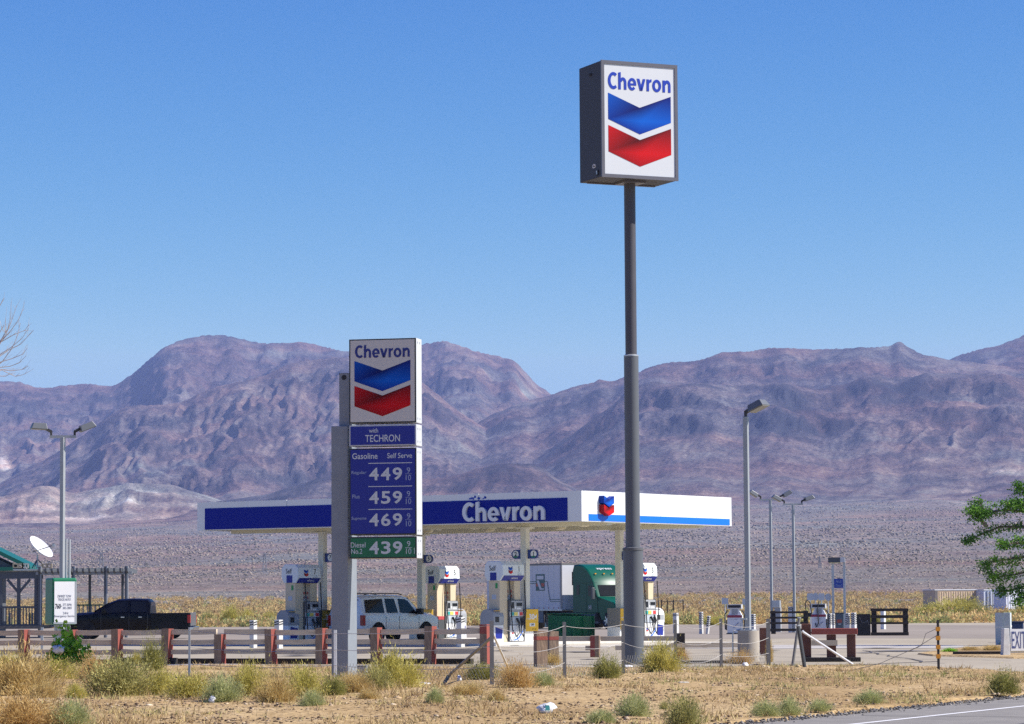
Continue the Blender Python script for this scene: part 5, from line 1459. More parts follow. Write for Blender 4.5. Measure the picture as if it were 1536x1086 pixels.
for s_ in (-1, 1):
    def sp(pts): 
        q = [(x, s_ * 1.228, z) for x, z in pts]
        return q if s_ < 0 else q[::-1]
    MB(M_glass).poly(sp([(1.72, 1.95), (2.52, 1.92), (2.28, 2.52), (1.72, 2.58)])).build('door_window', ct)
    MB(M_glass).poly(sp([(.48, 2.02), (.78, 2.02), (.78, 2.62), (.48, 2.62)])).build('sleeper_window', ct)
    MB(M_dkgrey).box(2.45, 2.62, s_ * 1.42 - .10, s_ * 1.42 + .10, 1.75, 2.45).box(2.48, 2.55, min(s_*1.2, s_*1.35), max(s_*1.2, s_*1.35), 2.3, 2.36).build('mirror', ct, bevel=.03)
    m = MB(mat('seam_dark_green', (.002, .03, .02), rough=.5)).box(1.50, 1.515, s_ * 1.226 - .003, s_ * 1.226 + .003, 1.0, 2.7).box(2.70, 2.715, s_ * 1.2 - .003, s_ * 1.226 + .003, .98, 1.9).box(.2, 2.7, s_ * 1.226 - .003, s_ * 1.226 + .003, 2.72, 2.735); m.build('seams', ct)
    MB(M_dkgrey).lathe([(.32, .9), (.32, 2.5)], 18, (0, s_ * .95, .72), axis='x').build('fuel_tank', ct, smooth=True)
    MB(M_dkgrey).box(-1.2, 2.8, s_ * 1.0 - .2, s_ * 1.0 + .2, .34, .46).build('side_step', ct)
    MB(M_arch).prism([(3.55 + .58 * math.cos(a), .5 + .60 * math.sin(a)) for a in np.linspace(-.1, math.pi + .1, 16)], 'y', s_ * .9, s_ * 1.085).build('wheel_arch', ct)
    wheel(ct, 3.55, s_ * .98, .5, .30, s_); wheel(ct, -.6, s_ * .98, .5, .5, s_); wheel(ct, -1.85, s_ * .98, .5, .5, s_)
    MB(M_clear).box(4.22, 4.40, s_ * .78 - .14, s_ * .78 + .14, .95, 1.2).build('headlight', ct, bevel=.02)
    m = MB(M_trl); m.text('LOGISTICS' if False else 'NV', (1.95, s_ * 1.23, 1.28), (1, 0, 0) if s_ < 0 else (-1, 0, 0), LZ, .32, .26, ext=.003); m.build('door_lettering', ct)
MB(M_glass).poly([(2.74, -1.0, 1.96), (2.74, 1.0, 1.96), (2.395, .98, 2.60), (2.395, -.98, 2.60)]).build('windscreen', ct).data.materials[0] = mat('lorry_glass', (.02, .022, .025), rough=.6, spec=0)
MB(M_trl).text('xpress', (1.62, 0, 3.545), (0, 1, 0), Vector((-.82, 0, .57)), 1.1, .22, ext=.004, bold=.01).build('roof_lettering', ct)
MB(M_chrome).box(4.40, 4.45, -.6, .6, .75, 1.3).build('grille', ct); MB(M_dkgrey).box(4.25, 4.52, -1.05, 1.05, .35, .62).build('front_bumper', ct, bevel=.04)
MB(M_dkgrey).box(-2.4, 3.6, -.45, .45, .70, .94).build('chassis', ct)
MB(M_black).box(-.06, -.005, -1.2, -1.0, 2.6, 3.4).box(-.06, -.005, 1.0, 1.2, 2.6, 3.4).build('fairing_edge', ct)
for y in (-.9, -.3, .3, .9): MB(mat('amber_lens', (.8, .35, .02), rough=.3)).box(1.98, 2.06, y - .05, y + .05, 3.24, 3.30).build('marker_lamp', ct)

# dumpster
dg_ = gnd(856, 965)
dp = thing('dumpster', 'green steel dumpster in front of the lorry between column and tall pole', 'dumpster', dg_, CAN_RZ)
M_dump = mat('dumpster_green', (.003, .15, .062), rough=.45, var=.15, scale=2)
# corner nearest us at local origin: end face toward -x, front along y
MB(M_dump).prism([(-1.06, .10), (0, .10), (.06, .62), (.06, 1.06), (-1.06, 1.10)], 'y', .0, 1.55).build('tub', dp, bevel=.015)
m = MB(M_dump)
for y in (.02, .75, 1.47): MB(M_dump).box(.061, .10, y, y + .06, .14, 1.04).build('rib', dp)
MB(mat('dumpster_lid', (.004, .10, .05), rough=.5)).box(-1.10, .09, -.03, .76, 1.105, 1.16).box(-1.10, .09, .79, 1.58, 1.105, 1.16).build('lid', dp, bevel=.01)
MB(M_dump).box(-.7, -.4, -.10, -.001, .45, .7).build('fork_pocket', dp)
for x, y in ((-.9, .15), (-.15, .15), (-.9, 1.4), (-.15, 1.4)): MB(M_black).lathe([(.08, -.03), (.08, .03)], 12, (x, y, .08), axis='y').build('castor', dp)

# red picnic bench glimpsed behind the SUV bonnet
t = thing('red_box', 'small red metal box behind the SUV bonnet', 'box', fc(-13.2, 8.9, .15), CAN_RZ)
MB(mat('faded_red', (.42, .05, .05), rough=.5)).box(0, .3, -.2, .2, .75, .90).build('case', t, bevel=.02); MB(M_dkgrey).box(0, .3, -.2, .2, 0, .749).build('stand', t)

# ------------------------------------------------------------------ café building with porch and pergola, far left
bY = 150.0; d_ = bY / F
def bz(row, px=60): return at(px, row, bY).z
def bxx(px): return at(px, 900, bY).x
M_bgrey = mat('building_grey_board', (.085, .095, .11), rough=.7, var=.12)
M_bwhite = mat('pergola_grey_white', (.30, .32, .34), rough=.6, var=.1)
M_groof = mat('green_metal_roof', (.0, .105, .07), rough=.4, var=.05)
bo = Vector((bxx(0), bY, 0))
bd = thing('cafe_building', 'dark grey building with green metal roof, railed porch and open pergola at the left edge', 'building', bo)
def lx(px): return bxx(px) - bo.x
zr_ = bz(857); zdeck = .62
MB(M_bgrey).box(-16, -.53, 2.6, 5, 0, zr_ + .02).prism([(-16, zr_ + .021), (.8, zr_ + .021), (-8.0, zr_ + 4.1)], 'y', 2.6, 5).build('wall', bd)
rf = MB(M_groof)
a0, a1 = (1.15, bz(854)), (-8.0, bz(854) + 4.45)
rf.prism([a0, (a0[0] - .05, a0[1] + .22), (a1[0], a1[1] + .24), (a1[0], a1[1])], 'y', 2.1, 5.4)
rf.prism([(-16.4, zr_ + .2), (-8.002, a1[1]), (-8.002, a1[1] + .24), (-16.4, zr_ + .44)], 'y', 2.1, 5.4)
rf.build('roof', bd)
pr = MB(mat('porch_roof_sheet', (.34, .40, .40), rough=.5)).prism([(-16, bz(851)), (lx(62), bz(853.5)), (lx(62), bz(856)), (-16, bz(854.5))], 'y', -.6, 2.59)
pr.use(M_groof).box(-16, lx(22), -.66, -.601, bz(856), bz(850.5))
pr.build('porch_roof', bd)
m = MB(M_bgrey).box(-16, lx(66), -.50, -.30, bz(868), bz(857)); m.build('porch_beam', bd)
MB(mat('deck_boards', (.14, .13, .12), rough=.8)).box(-16, lx(66), -.6, 2.59, zdeck - .16, zdeck).build('deck', bd)
for px_ in (3, 30, 56, 62.5): 
    o = MB(M_bgrey).box(lx(px_) - .08, lx(px_) + .08, -.48, -.32, zdeck, bz(868)); o.build('porch_post', bd)
for sgn in (-1, 1):
    MB(M_bgrey).beam((lx(30) + sgn * .0, -.40, bz(889)), (lx(30) + sgn * 17 * d_, -.40, bz(869)), .09, .12).build('brace', bd)
rl = MB(M_bgrey).box(-16, lx(65), -.52, -.44, bz(912), bz(909)).box(-16, lx(65), -.52, -.44, bz(938), bz(936))
k = 0; x = -2.0
while x < lx(64): rl.box(x - .025, x + .025, -.51, -.45, bz(936), bz(912)); x += .14
rl.box(lx(61.5), lx(65), -.56, -.42, 0, bz(907)); rl.build('railing', bd)
# pergola
pg_ = MB(M_bwhite)
pg_.box(lx(56), lx(200), -.55, -.45, bz(862.5), bz(858)); 
pg_.box(lx(56), lx(192), 2.2, 2.3, bz(862), bz(858)); pg_.build('pergola_beam', bd)
for i in range(15):
    px_ = 63 + i * 9.3
    q = MB(M_bgrey).prism([(-.95, bz(857)), (-.6, bz(860.5)), (2.9, bz(860.5)), (3.0, bz(854)), (-.95, bz(853))], 'x', lx(px_) - .05, lx(px_) + .05); q.build('rafter', bd)
for px_ in (62, 112, 160.5, 191.5):
    q = MB(M_bgrey).box(lx(px_) - .075, lx(px_) + .02, -.57, -.43, 0, bz(850)).use(M_bwhite).box(lx(px_) + .021, lx(px_) + .085, -.57, -.43, 0, bz(850)); q.build('pergola_post', bd)
for px_ in (125, 175): MB(M_bgrey).box(lx(px_) - .06, lx(px_) + .06, 2.2, 2.34, 0, bz(861)).build('pergola_post', bd)
MB(M_groof).box(lx(66), lx(146), 2.35, 5.2, bz(853.5), bz(852)).build('rear_porch_roof', bd)
rl = MB(M_bwhite)
x = lx(66)
while x < lx(146): rl.box(x - .03, x + .03, 2.22, 2.28, zdeck, bz(908.5)); x += .2
rl.box(lx(66), lx(146), 2.20, 2.30, zdeck - .1, zdeck + .1).use(M_groof).box(lx(66), lx(146), 2.19, 2.31, bz(909), bz(907)); rl.build('rear_railing', bd)
t = thing('poster', 'tall colourful panels leaning behind the dark porch railing', 'panel', bo + Vector((0, .6, zdeck)))
for px_, c in ((40, (.45, .42, .10)), (44, (.5, .5, .45)), (48, (.50, .25, .04)), (52, (.45, .40, .12)), (10, (.5, .5, .5)), (56, (.12, .2, .25))):
    MB(mat('panel_%d' % px_, c)).box(lx(px_), lx(px_ + 3), 0, .06, 0, .62).build('board', t)
# dish on the porch roof
ds = thing('satellite_dish', 'white satellite dish on a black tripod on the porch roof', 'satellite dish', bo + Vector((lx(53), .6, bz(852))))
zd = bz(828, 56) - bz(852)
for a in range(3): MB(M_dkgrey).tube((.42 * math.cos(a * 2.1 + .3), .42 * math.sin(a * 2.1 + .3), 0), (0, 0, .45), .025, n=6).build('leg', ds)
MB(M_galv).tube((0, 0, 0), (0, 0, zd - .12), .045, n=8).build('mast', ds)
vs = []; fs = []; NR, NT = 6, 28
dn_ = Vector((.62, -.42, .66)).normalized(); du = Vector((.73, .0, -.69)); du = (du - dn_ * du.dot(dn_)).normalized(); dv = dn_.cross(du)
cc = Vector((.06, 0, zd + .12))
for thick in (0, -.03):
    for i in range(NR + 1):
        for k in range(NT):
            a = 2 * math.pi * k / NT; r_ = i / NR
            vs.append(cc + du * r_ * .72 * math.cos(a) + dv * r_ * .50 * math.sin(a) + dn_ * (.24 * r_ * r_ + thick))
o_ = (NR + 1) * NT
for i in range(NR):
    for k in range(NT):
        k2 = (k + 1) % NT
        fs.append((i*NT+k, (i+1)*NT+k, (i+1)*NT+k2, i*NT+k2)); fs.append((o_+i*NT+k, o_+i*NT+k2, o_+(i+1)*NT+k2, o_+(i+1)*NT+k))
for k in range(NT):
    k2 = (k + 1) % NT; a = NR * NT
    fs.append((a + k, o_ + a + k, o_ + a + k2, a + k2))
MB(mat('dish_white', (.80, .80, .80), rough=.4, var=.02)).add(vs, fs).build('dish', ds, smooth=True)
p1 = cc + dn_ * .75 + du * .42
MB(M_dkgrey).tube(cc + du * -.1 - dn_ * .05 + dv * -.5, p1, .025, n=6).build('feed_arm', ds); MB(M_galv).box(-.07, .07, -.07, .07, -.06, .06).build('feed_horn', ds).location = p1
for px_, py_, lab in ((26, 846, 'tan concrete block on the porch roof left of the satellite dish mast'), (37, 847, 'grey hollow block on the porch roof close by the satellite dish'), (69, 847.5, 'tan concrete block on the porch roof right of the satellite dish')):
    w_ = .26 if px_ != 37 else .16
    t = thing('concrete_block', lab, 'block', bo + Vector((lx(px_), .2, bz(851.6 + .4 * (px_ > 50)))), 0, 'blocks on the porch roof')
    m = MB(mat('block_tan', (.36, .29, .20), rough=.9, var=.2) if px_ != 37 else M_conc)
    m.box(-w_, w_, -.1, .1, 0, .05).box(-w_, w_, -.1, .1, .16, .22).box(-w_, -w_ + .06, -.1, .1, .051, .159).box(w_ - .06, w_, -.1, .1, .051, .159).box(-.03, .03, -.1, .1, .051, .159)
    m.build('block', t)

# ------------------------------------------------------------------ containers, far fence and pylons
def container(px0, px1, top, base, label, colr, Y, ribs=True, rz=R(24)):
    x0_, x1_ = at(px0, 900, Y).x, at(px1, 900, Y).x
    t = thing('shipping_container', label, 'container', Vector(((x0_ + x1_) / 2, Y, 0)), rz)
    w_ = (x1_ - x0_); h_ = at(px0, top, Y).z
    mm = mat('container_%s' % base, tuple(min(1, c * 1.25) for c in colr), rough=.6, var=.1)
    MB(mm).box(-w_/2, w_/2, 0, 2.4, 0, h_ - .12).build('shell', t)
    m = MB(mm); x = -w_/2 + .25
    while x < w_/2 - .2: m.box(x, x + .14, -.04, -.001, .2, h_ - .25); x += .30
    m.build('ribs', t)
    MB(mat('container_roof', (.70, .70, .70), rough=.4)).box(-w_/2 - .03, w_/2 + .03, -.06, 2.46, h_ - .119, h_).build('roof', t)
    return t, mm, w_, h_
Yc = 330
t, mm, w_, h_ = container(1397, 1471, 884, 'tan', 'tan shipping container behind yellow green bushes beyond the lot', (.50, .38, .25), Yc)
MB(mat('container_end_dark', (.16, .14, .13))).box(-w_/2 - .02, -w_/2 + .35, -.06, -.0405, .1, h_ - .15).build('end_post', t)
MB(mat('vent_dark', (.12, .09, .07))).box(-1.0, -.9, -.05, -.0405, 1.3, 1.8).box(-.4, -.3, -.05, -.0405, 1.3, 1.8).box(.2, .3, -.05, -.0405, 1.3, 1.8).build('vents', t)
t, mm, w_, h_ = container(1474, 1499, 884, 'silver', 'silver container end with dark door bars right of the tan container', (.50, .53, .58), Yc)
m = MB(M_dkgrey)
for f in (-.30, -.1, .1, .3): m.box(w_ * f - .03, w_ * f + .03, -.08, -.0605, .1, h_ - .2)
m.box(-w_/2, w_/2, -.075, -.0605, 1.0, 1.05); m.build('door_bars', t)
container(1504, 1572, 884, 'white', 'white corrugated container partly hidden by the tree at right', (.66, .67, .70), Yc - 4)
t = thing('pole_fence', 'small far dark pole corral in the dry brush right of pump 3', 'fence', Vector((at(1010, 905, 300).x, 300, 0)))
zz0 = at(1010, 908, 300).z
for dx in (-1.15, -.6, .0, .95):
    MB(M_dkwood).box(dx - .05, dx + .05, -.05, .05, 0, at(1010, 899.5, 300).z).build('post', t)
MB(M_dkwood).box(-1.15, .1, -.04, .04, at(1010, 902, 300).z - .06, at(1010, 902, 300).z).box(-.0, 1.0, -.04, .04, at(1010, 901, 300).z - .06, at(1010, 901, 300).z).build('rail', t)
M_lat = mat('pylon_steel', (.20, .21, .23), rough=.5)
def pylon(px, top, Y, label):
    x = at(px, 880, Y).x; zb__ = float(hill_height(np.array([x]), np.array([float(Y)]))[0]); h = at(px, top, Y).z - zb__
    t = thing('pylon', label, 'pylon', Vector((x, Y, zb__)), .3, 'lattice pylons on the desert plain')
    m = MB(M_lat); r = .09
    for sx in (-1, 1):
        for sy in (-1, 1): m.tube((sx * h * .11, sy * h * .11, 0), (sx * h * .03, sy * h * .03, h), r, n=4)
    for i in range(5):
        f0, f1 = i / 5., (i + 1) / 5.; a = h * (.11 - .08 * f0); b_ = h * (.11 - .08 * f1)
        for sy in (-1, 1):
            m.tube((-a, sy * a, h * f0), (b_, sy * b_, h * f1), r * .6, n=4); m.tube((a, sy * a, h * f0), (-b_, sy * b_, h * f1), r * .6, n=4)
    m.build('tower', t)
    m = MB(M_lat)
    for f in (.72, .86, .99): m.tube((-h * .20, 0, h * f), (h * .20, 0, h * f), r, n=4)
    m.build('cross_arm', t)
pylon(152, 829, 1150, 'faint lattice pylon on the plain above the pickup')
pylon(397, 830, 1250, 'faint lattice pylon on the plain left of pump 7')
pylon(1230, 835, 1250, 'faint lattice pylon on the plain above the old pumps')

# ------------------------------------------------------------------ plants
SPECIES = {
 'sage': [(0, (0.134, 0.132, 0.048)), (.5, (0.415, 0.385, 0.138)), (1, (0.683, 0.621, 0.247))],
 'straw': [(0, (0.291, 0.200, 0.070)), (.5, (0.582, 0.432, 0.170)), (1, (0.806, 0.648, 0.320))],
 'tumble': [(0, (0.286, 0.182, 0.065)), (.5, (0.605, 0.407, 0.155)), (1, (0.792, 0.594, 0.270))],
 'olive': [(0, (0.200, 0.180, 0.045)), (.5, (0.525, 0.468, 0.115)), (1, (0.775, 0.684, 0.240))],
 'pale': [(0, (0.184, 0.209, 0.081)), (.5, (0.437, 0.462, 0.198)), (1, (0.667, 0.660, 0.342))],
 'dark': [(0, (0.098, 0.100, 0.030)), (.5, (0.286, 0.281, 0.080)), (1, (0.546, 0.512, 0.170))],
 'green': [(0, (0.084, 0.204, 0.015)), (.5, (0.264, 0.528, 0.040)), (1, (0.504, 0.792, 0.100))],
 'tree': [(0, (0.027, 0.069, 0.010)), (.5, (0.081, 0.200, 0.025)), (1, (0.230, 0.425, 0.050))],
 'brush': [(0, (.24, .15, .065)), (.3, (.50, .34, .15)), (.62, (.66, .49, .22)), (.78, (.48, .44, .18)), (1, (.30, .34, .13))],
}
MS = {k: attr_mat('plant_' + k, v, trans=.28) for k, v in SPECIES.items()}
def blades(P, D, Lh, Wd, rs):
    """triangle blades: bases P, directions D"""
    n = len(P)
    r = rs.randn(n, 3); S = np.cross(D, r); S /= np.linalg.norm(S, axis=1)[:, None] + 1e-9
    w = (Wd * (.6 + .8 * rs.rand(n)))[:, None] * .5; l = (Lh * (.5 + rs.rand(n)))[:, None]
    V = np.stack([P - S * w, P + S * w, P + D * l * .55 + S * w * .8, P + D * l, P + D * l * .5 - S * w * .8], 1)
    V = np.stack([P - S * w, P + S * w, P + D * l], 1)
    Q = np.arange(n * 3).reshape(n, 3)
    return V.reshape(-1, 3), Q
def shrub_mesh(name, species, n, seed, ll=.17, lw=.022, up=.5, lump=.6, fill=.5, stems=14, flat=1.0):
    rs = np.random.RandomState(seed)
    ph = rs.rand(n) * 2 * math.pi; el = np.arccos(1 - rs.rand(n) * .98)     # from the zenith
    a = rs.rand(6) * 6.28
    rad = 1 + lump * (.5 * np.sin(2 * ph + a[0]) * np.sin(el) + .5 * np.sin(3 * ph + a[1] + 2 * el) + .5 * np.sin(5 * ph + a[2]) * np.sin(3 * el + a[3]) + .35 * np.sin(9 * ph + 7 * el + a[4]))
    # stems gather leaves into sprays
    k = 70
    sp = rs.rand(k) * 2 * math.pi; se = np.arccos(1 - rs.rand(k) * .95); j = rs.randint(0, k, n)
    ph = np.where(rs.rand(n) < .7, sp[j] + rs.randn(n) * .16, ph); el = np.where(rs.rand(n) < .7, np.clip(se[j] + rs.randn(n) * .14, 0, 1.56), el)
    r = (fill + (1 - fill) * rs.rand(n) ** .6) * rad * .82
    d = np.stack([np.sin(el) * np.cos(ph), np.sin(el) * np.sin(ph), np.cos(el)], 1)
    P = d * r[:, None]; P[:, 2] = np.abs(P[:, 2]) * flat + .02
    D = d + np.array([0, 0, up]) + rs.randn(n, 3) * .45; D /= np.linalg.norm(D, axis=1)[:, None]
    V, Q = blades(P, D, ll, lw, rs)
    cl = .5 + .22 * np.sin(3 * ph + a[5]) * np.cos(4 * el) + .20 * (rs.rand(k)[j] - .5) * 2
    t = np.clip(cl + (rs.rand(n) - .5) * .45, 0, 1)
    # woody stems
    sv = []; sq = []
    for i in range(stems):
        e = d[i * (n // stems)] * .8; b = rs.randn(3) * .04; b[2] = 0
        s_ = np.cross(e, [0, 0, 1.0]) ; s_ = s_ / (np.linalg.norm(s_) + 1e-6) * .012
        m = len(V) + len(sv); sv += [b - s_, b + s_, e]; sq.append([m, m + 1, m + 2])
    V = np.concatenate([V, np.array(sv)]); Q = np.concatenate([Q, np.array(sq)])
    t = np.concatenate([t, np.full(len(sq), .05)])
    o = raw_mesh(name, V, Q, [MS[species]], tint=t)
    me = o.data; bpy.data.objects.remove(o)
    return me
PROTO = {}
for sp_, n_, kw in (('sage', 9500, dict(ll=.085, lw=.03, up=.35)), ('straw', 8000, dict(ll=.15, lw=.02, up=.7, fill=.3)), ('tumble', 8500, dict(ll=.13, lw=.018, up=.15, fill=.25)),
                    ('olive', 9500, dict(ll=.11, lw=.026, up=.45, fill=.35)), ('pale', 8000, dict(ll=.11, lw=.026, up=.5)), ('dark', 8500, dict(ll=.10, lw=.03, up=.3)), ('green', 1500, dict(ll=.17, lw=.11, up=.3, fill=.2))):
    PROTO[sp_] = [shrub_mesh('shrub_' + sp_, sp_, n_, 40 + i + 7 * len(PROTO), **kw) for i in range(3)]
_sc = [0]
def shrub(px, base, wpx, hpx, sp_, label, name='shrub', group='shrubs along the dirt verge', cat='shrub', z=None):
    g = gnd(px, base); d_ = g.y / F
    z_ = dirt_z(g.x, g.y) - .02 if z is None else z
    _sc[0] += 1
    o = bpy.data.objects.new(name, PROTO[sp_][_sc[0] % 3]); COL.objects.link(o)
    o.location = (g.x, g.y, z_); o.rotation_euler = (0, 0, _sc[0] * 1.37)
    o.scale = (wpx * d_ / 1.72, wpx * d_ / 1.72, hpx * d_ / .92)
    return tag(o, label, cat, group)
SHR = [
 (30, 1046, 118, 56, 'straw', 'big tan dry bush at the left edge of the verge'),
 (6, 1012, 52, 30, 'olive', 'olive bush cut by the left edge, behind the big tan dry bush'),
 (84, 1022, 66, 26, 'olive', 'straw green bush below the leafy green weed'),
 (66, 1050, 44, 24, 'straw', 'small straw tuft with dark shade under it at lower left'),
 (143, 1026, 56, 38, 'tumble', 'pinkish brown dry tangle left of the big sage bush'),
 (180, 1046, 92, 52, 'sage', 'largest grey green sage bush on the left of the verge'),
 (240, 1045, 46, 34, 'olive', 'yellow green bush touching the right side of the largest sage bush'),
 (228, 1010, 32, 40, 'dark', 'tall narrow dark green bush behind the largest sage bush'),
 (204, 998, 16, 16, 'olive', 'tiny yellow bush at the foot of the timber fence'),
 (114, 1050, 30, 20, 'olive', 'small rounded yellow green tuft left of the largest sage bush'),
 (284, 1050, 58, 36, 'olive', 'yellow sage bush just right of the thin steel post'),
 (334, 1055, 58, 34, 'pale', 'pale straw grey bush beside a dry twig'),
 (374, 1046, 50, 44, 'olive', 'upright yellow green bush left of the price sign'),
 (414, 1056, 54, 38, 'straw', 'golden dry bush left of the price sign'),
 (455, 1050, 58, 42, 'olive', 'yellow green bush second left from the price sign post'),
 (500, 1046, 36, 28, 'dark', 'dark green bush at the left foot of the price sign post'),
 (468, 1063, 36, 20, 'pale', 'small grey tuft in front of the bushes left of the price sign'),
 (530, 1043, 52, 26, 'straw', 'straw tuft in front of the price sign post'),
 (592, 1034, 78, 48, 'olive', 'big green and tan bush right of the price sign post'),
 (565, 1040, 46, 32, 'sage', 'grey green bush at the lower left of the big green and tan bush'),
 (553, 1053, 30, 14, 'straw', 'small dry tuft below the price sign bushes'),
 (652, 1060, 26, 22, 'pale', 'small lone tuft on bare dirt below the fence end'),
 (38, 1094, 128, 50, 'tumble', 'wide orange brown dry bush in the bottom left corner'),
 (106, 1094, 56, 36, 'pale', 'grey green bush at the bottom edge beside the orange brown bush'),
 (774, 1035, 54, 36, 'tumble', 'round orange tumbleweed right of the braced steel post'),
 (722, 1022, 44, 22, 'dark', 'heap of dark dry brush at the braced steel post'),
 (815, 1031, 30, 18, 'pale', 'small grey tuft right of the orange tumbleweed'),
 (700, 1046, 46, 18, 'straw', 'low straw clump in front of the braced steel post'),
 (745, 1054, 26, 16, 'straw', 'tiny straw tuft below the orange tumbleweed'),
 (911, 1020, 42, 28, 'dark', 'rounded dark green bush left of the tall sign pole'),
 (992, 1011, 54, 40, 'olive', 'tall fresh yellow green bush right of the tall sign pole'),
 (1022, 992, 24, 16, 'tumble', 'dry brown tuft at the dark post right of the tall sign pole'),
 (950, 1078, 48, 30, 'pale', 'pale green bush at the bottom below the tall sign pole'),
 (1027, 1090, 48, 40, 'sage', 'grey green bush on the bottom edge near the road'),
 (996, 1067, 14, 12, 'sage', 'tiny round green tuft left of the bottom edge bush'),
 (902, 1088, 40, 18, 'pale', 'low pale green clump on the bottom edge'),
 (1148, 1074, 38, 20, 'pale', 'left one of two touching pale green clumps by the road'),
 (1184, 1072, 36, 22, 'pale', 'right one of two touching pale green clumps by the road'),
 (1230, 1068, 36, 15, 'pale', 'low pale green clump alone near the road edge'),
 (1305, 1058, 42, 18, 'pale', 'flat pale green clump nearest the orange banded post'),
 (1505, 1043, 46, 30, 'dark', 'round green bush beside the road at the right edge'),
 (1154, 994, 11, 30, 'straw', 'thin golden weed growing up the post right of the concrete drum'),
 (828, 1000, 30, 16, 'straw', 'dry straw at the foot of the two close timber posts'),
 (1112, 996, 40, 18, 'tumble', 'dry brown tuft at the foot of the concrete drum'),
]
for s_ in SHR: shrub(*s_)
for s_ in [
 (345, 938, 30, 26, 'olive', 'big rounded yellow green bush at the far lot edge above the fence'),
 (372, 937, 24, 20, 'olive', 'smaller bush right of the big rounded bush at the far lot edge'),
 (312, 938, 26, 18, 'sage', 'green bush right of the pickup tailgate at the far lot edge'),
 (405, 938, 26, 18, 'olive', 'bush left of the pump 7 squeegee unit at the far lot edge'),
 (1000, 937, 26, 15, 'olive', 'bush beyond the lot just right of the small pole corral'),
 (1070, 938, 24, 14, 'olive', 'bush beyond the lot left of the old diesel pump'),
 (1290, 936, 18, 13, 'dark', 'dark bush beyond the lot above the black side panel'),
 (1308, 936, 26, 15, 'dark', 'dark bush beyond the open timber pen'),
 (1438, 926, 78, 28, 'olive', 'large spreading yellow green bush in front of the tan container'),
 (1395, 926, 50, 18, 'olive', 'bush left of the large spreading bush before the tan container'),
 (1468, 926, 34, 16, 'sage', 'grey green bush in front of the silver container'),
 (1535, 926, 30, 18, 'olive', 'bush in front of the white container at the right edge')]:
    shrub(*s_, group='green bushes along the far edge of the lot', z=-.05)

# broad leaved weed with a caught bag
wg = Vector((gnd(98, 1001).x, gnd(98, 1001).y, .0)); d_ = wg.y / F
wd = thing('weed', 'bright green leafy weed at the timber fence below the roadside sign', 'weed', wg)
rs = np.random.RandomState(3); tips = [(-16, 40), (-8, 26), (0, 34), (-4, 62), (6, 54), (12, 44), (22, 34), (30, 26), (20, 20), (-22, 20), (8, 16), (-14, 10), (34, 12)]
P = []; 
st = MB(mat('weed_stem', (.10, .18, .04)))
for tx, tz in tips:
    y_ = (rs.rand() - .5) * .6
    tip = np.array([tx * d_, y_, tz * d_]); st.tube((tx * d_ * .2, y_ * .3, 0), tuple(tip), .012, .005, 5)
    for k in range(80):
        f = .25 + .8 * rs.rand(); P.append(np.array([tip[0] * (.2 + .8 * f), tip[1] * f, tip[2] * f]) + rs.randn(3) * np.array([.07, .07, .06]))
st.build('stem', wd)
P = np.array(P); D = rs.randn(len(P), 3) * .8 + np.array([0, -.3, .3]); D /= np.linalg.norm(D, axis=1)[:, None]
r_ = rs.randn(len(P), 3); S_ = np.cross(D, r_); S_ /= np.linalg.norm(S_, axis=1)[:, None]
V = np.stack([P, P + D * .06 + S_ * .05, P + D * .135, P + D * .06 - S_ * .05], 1).reshape(-1, 3)
raw_mesh('leaves', V, np.arange(len(V)).reshape(-1, 4), [MS['green']], wd, tint=np.clip(.55 + rs.randn(len(P)) * .22, 0, 1))
def crumple(name, loc, s, label, m_, cat='litter', sq=(1, 1, .7), seed=1):
    rs = np.random.RandomState(seed); V = []; Q = []
    n, k = 9, 14
    for i in range(n + 1):
        for j in range(k):
            a = math.pi * i / n; b = 2 * math.pi * j / k
            r = 1 + (rs.rand() - .5) * .7 * (0 < i < n)
            V.append((r * math.sin(a) * math.cos(b) * s * sq[0], r * math.sin(a) * math.sin(b) * s * sq[1], (r * math.cos(a) + .8) * s * sq[2]))
    for i in range(n):
        for j in range(k): Q.append((i*k+j, (i+1)*k+j, (i+1)*k+(j+1) % k, i*k+(j+1) % k))
    o = raw_mesh(name, V, Q, [m_]); o.location = loc
    return tag(o, label, cat)
M_bag = mat('thin_white_plastic', (.76, .77, .78), rough=.35, var=.2, scale=6)
def lit_at(px, py): 
    g = gnd(px, py); return Vector((g.x, g.y, dirt_z(g.x, g.y) - .01))
crumple('plastic_bag', wg + Vector((-7 * d_, -.35, 22 * d_)), .12, 'white plastic bag caught on the green leafy weed', M_bag, sq=(1.25, .8, .9), seed=2)
b_ = crumple('plastic_bag', lit_at(820, 1076), .105, 'crumpled clear white bag on the dirt at the bottom of the verge', M_bag, sq=(1.1, .9, .75), seed=5)
MB(mat('bag_print_teal', (.08, .40, .38), rough=.5)).poly([(-.02, -.105, .05), (.045, -.105, .05), (.04, -.097, .12), (-.015, -.097, .12)]).build('print', b_)
crumple('paper_cup', lit_at(689, 1024), .05, 'white paper cup beside the dark brush heap at the braced post', M_bag, sq=(.8, .8, 1.3), seed=7)
crumple('paper_scrap', lit_at(637, 1027), .08, 'white paper scrap right of the big green and tan bush', M_bag, sq=(1.3, 1, .3), seed=8)
crumple('paper_scrap', lit_at(1118, 1002), .07, 'white paper scrap on dry leaves near the concrete drum', M_bag, sq=(1, 1, .8), seed=9)
crumple('plastic_bottle', lit_at(318, 1056), .05, 'small clear bottle lying by the pale straw bush', M_bag, sq=(1, .8, 1.3), seed=10)
crumple('paper_scrap', lit_at(1024, 1028), .09, 'flat pale scrap lying on bare dirt left of the road', mat('faded_card', (.6, .57, .5)), sq=(1.3, .8, .12), seed=12)
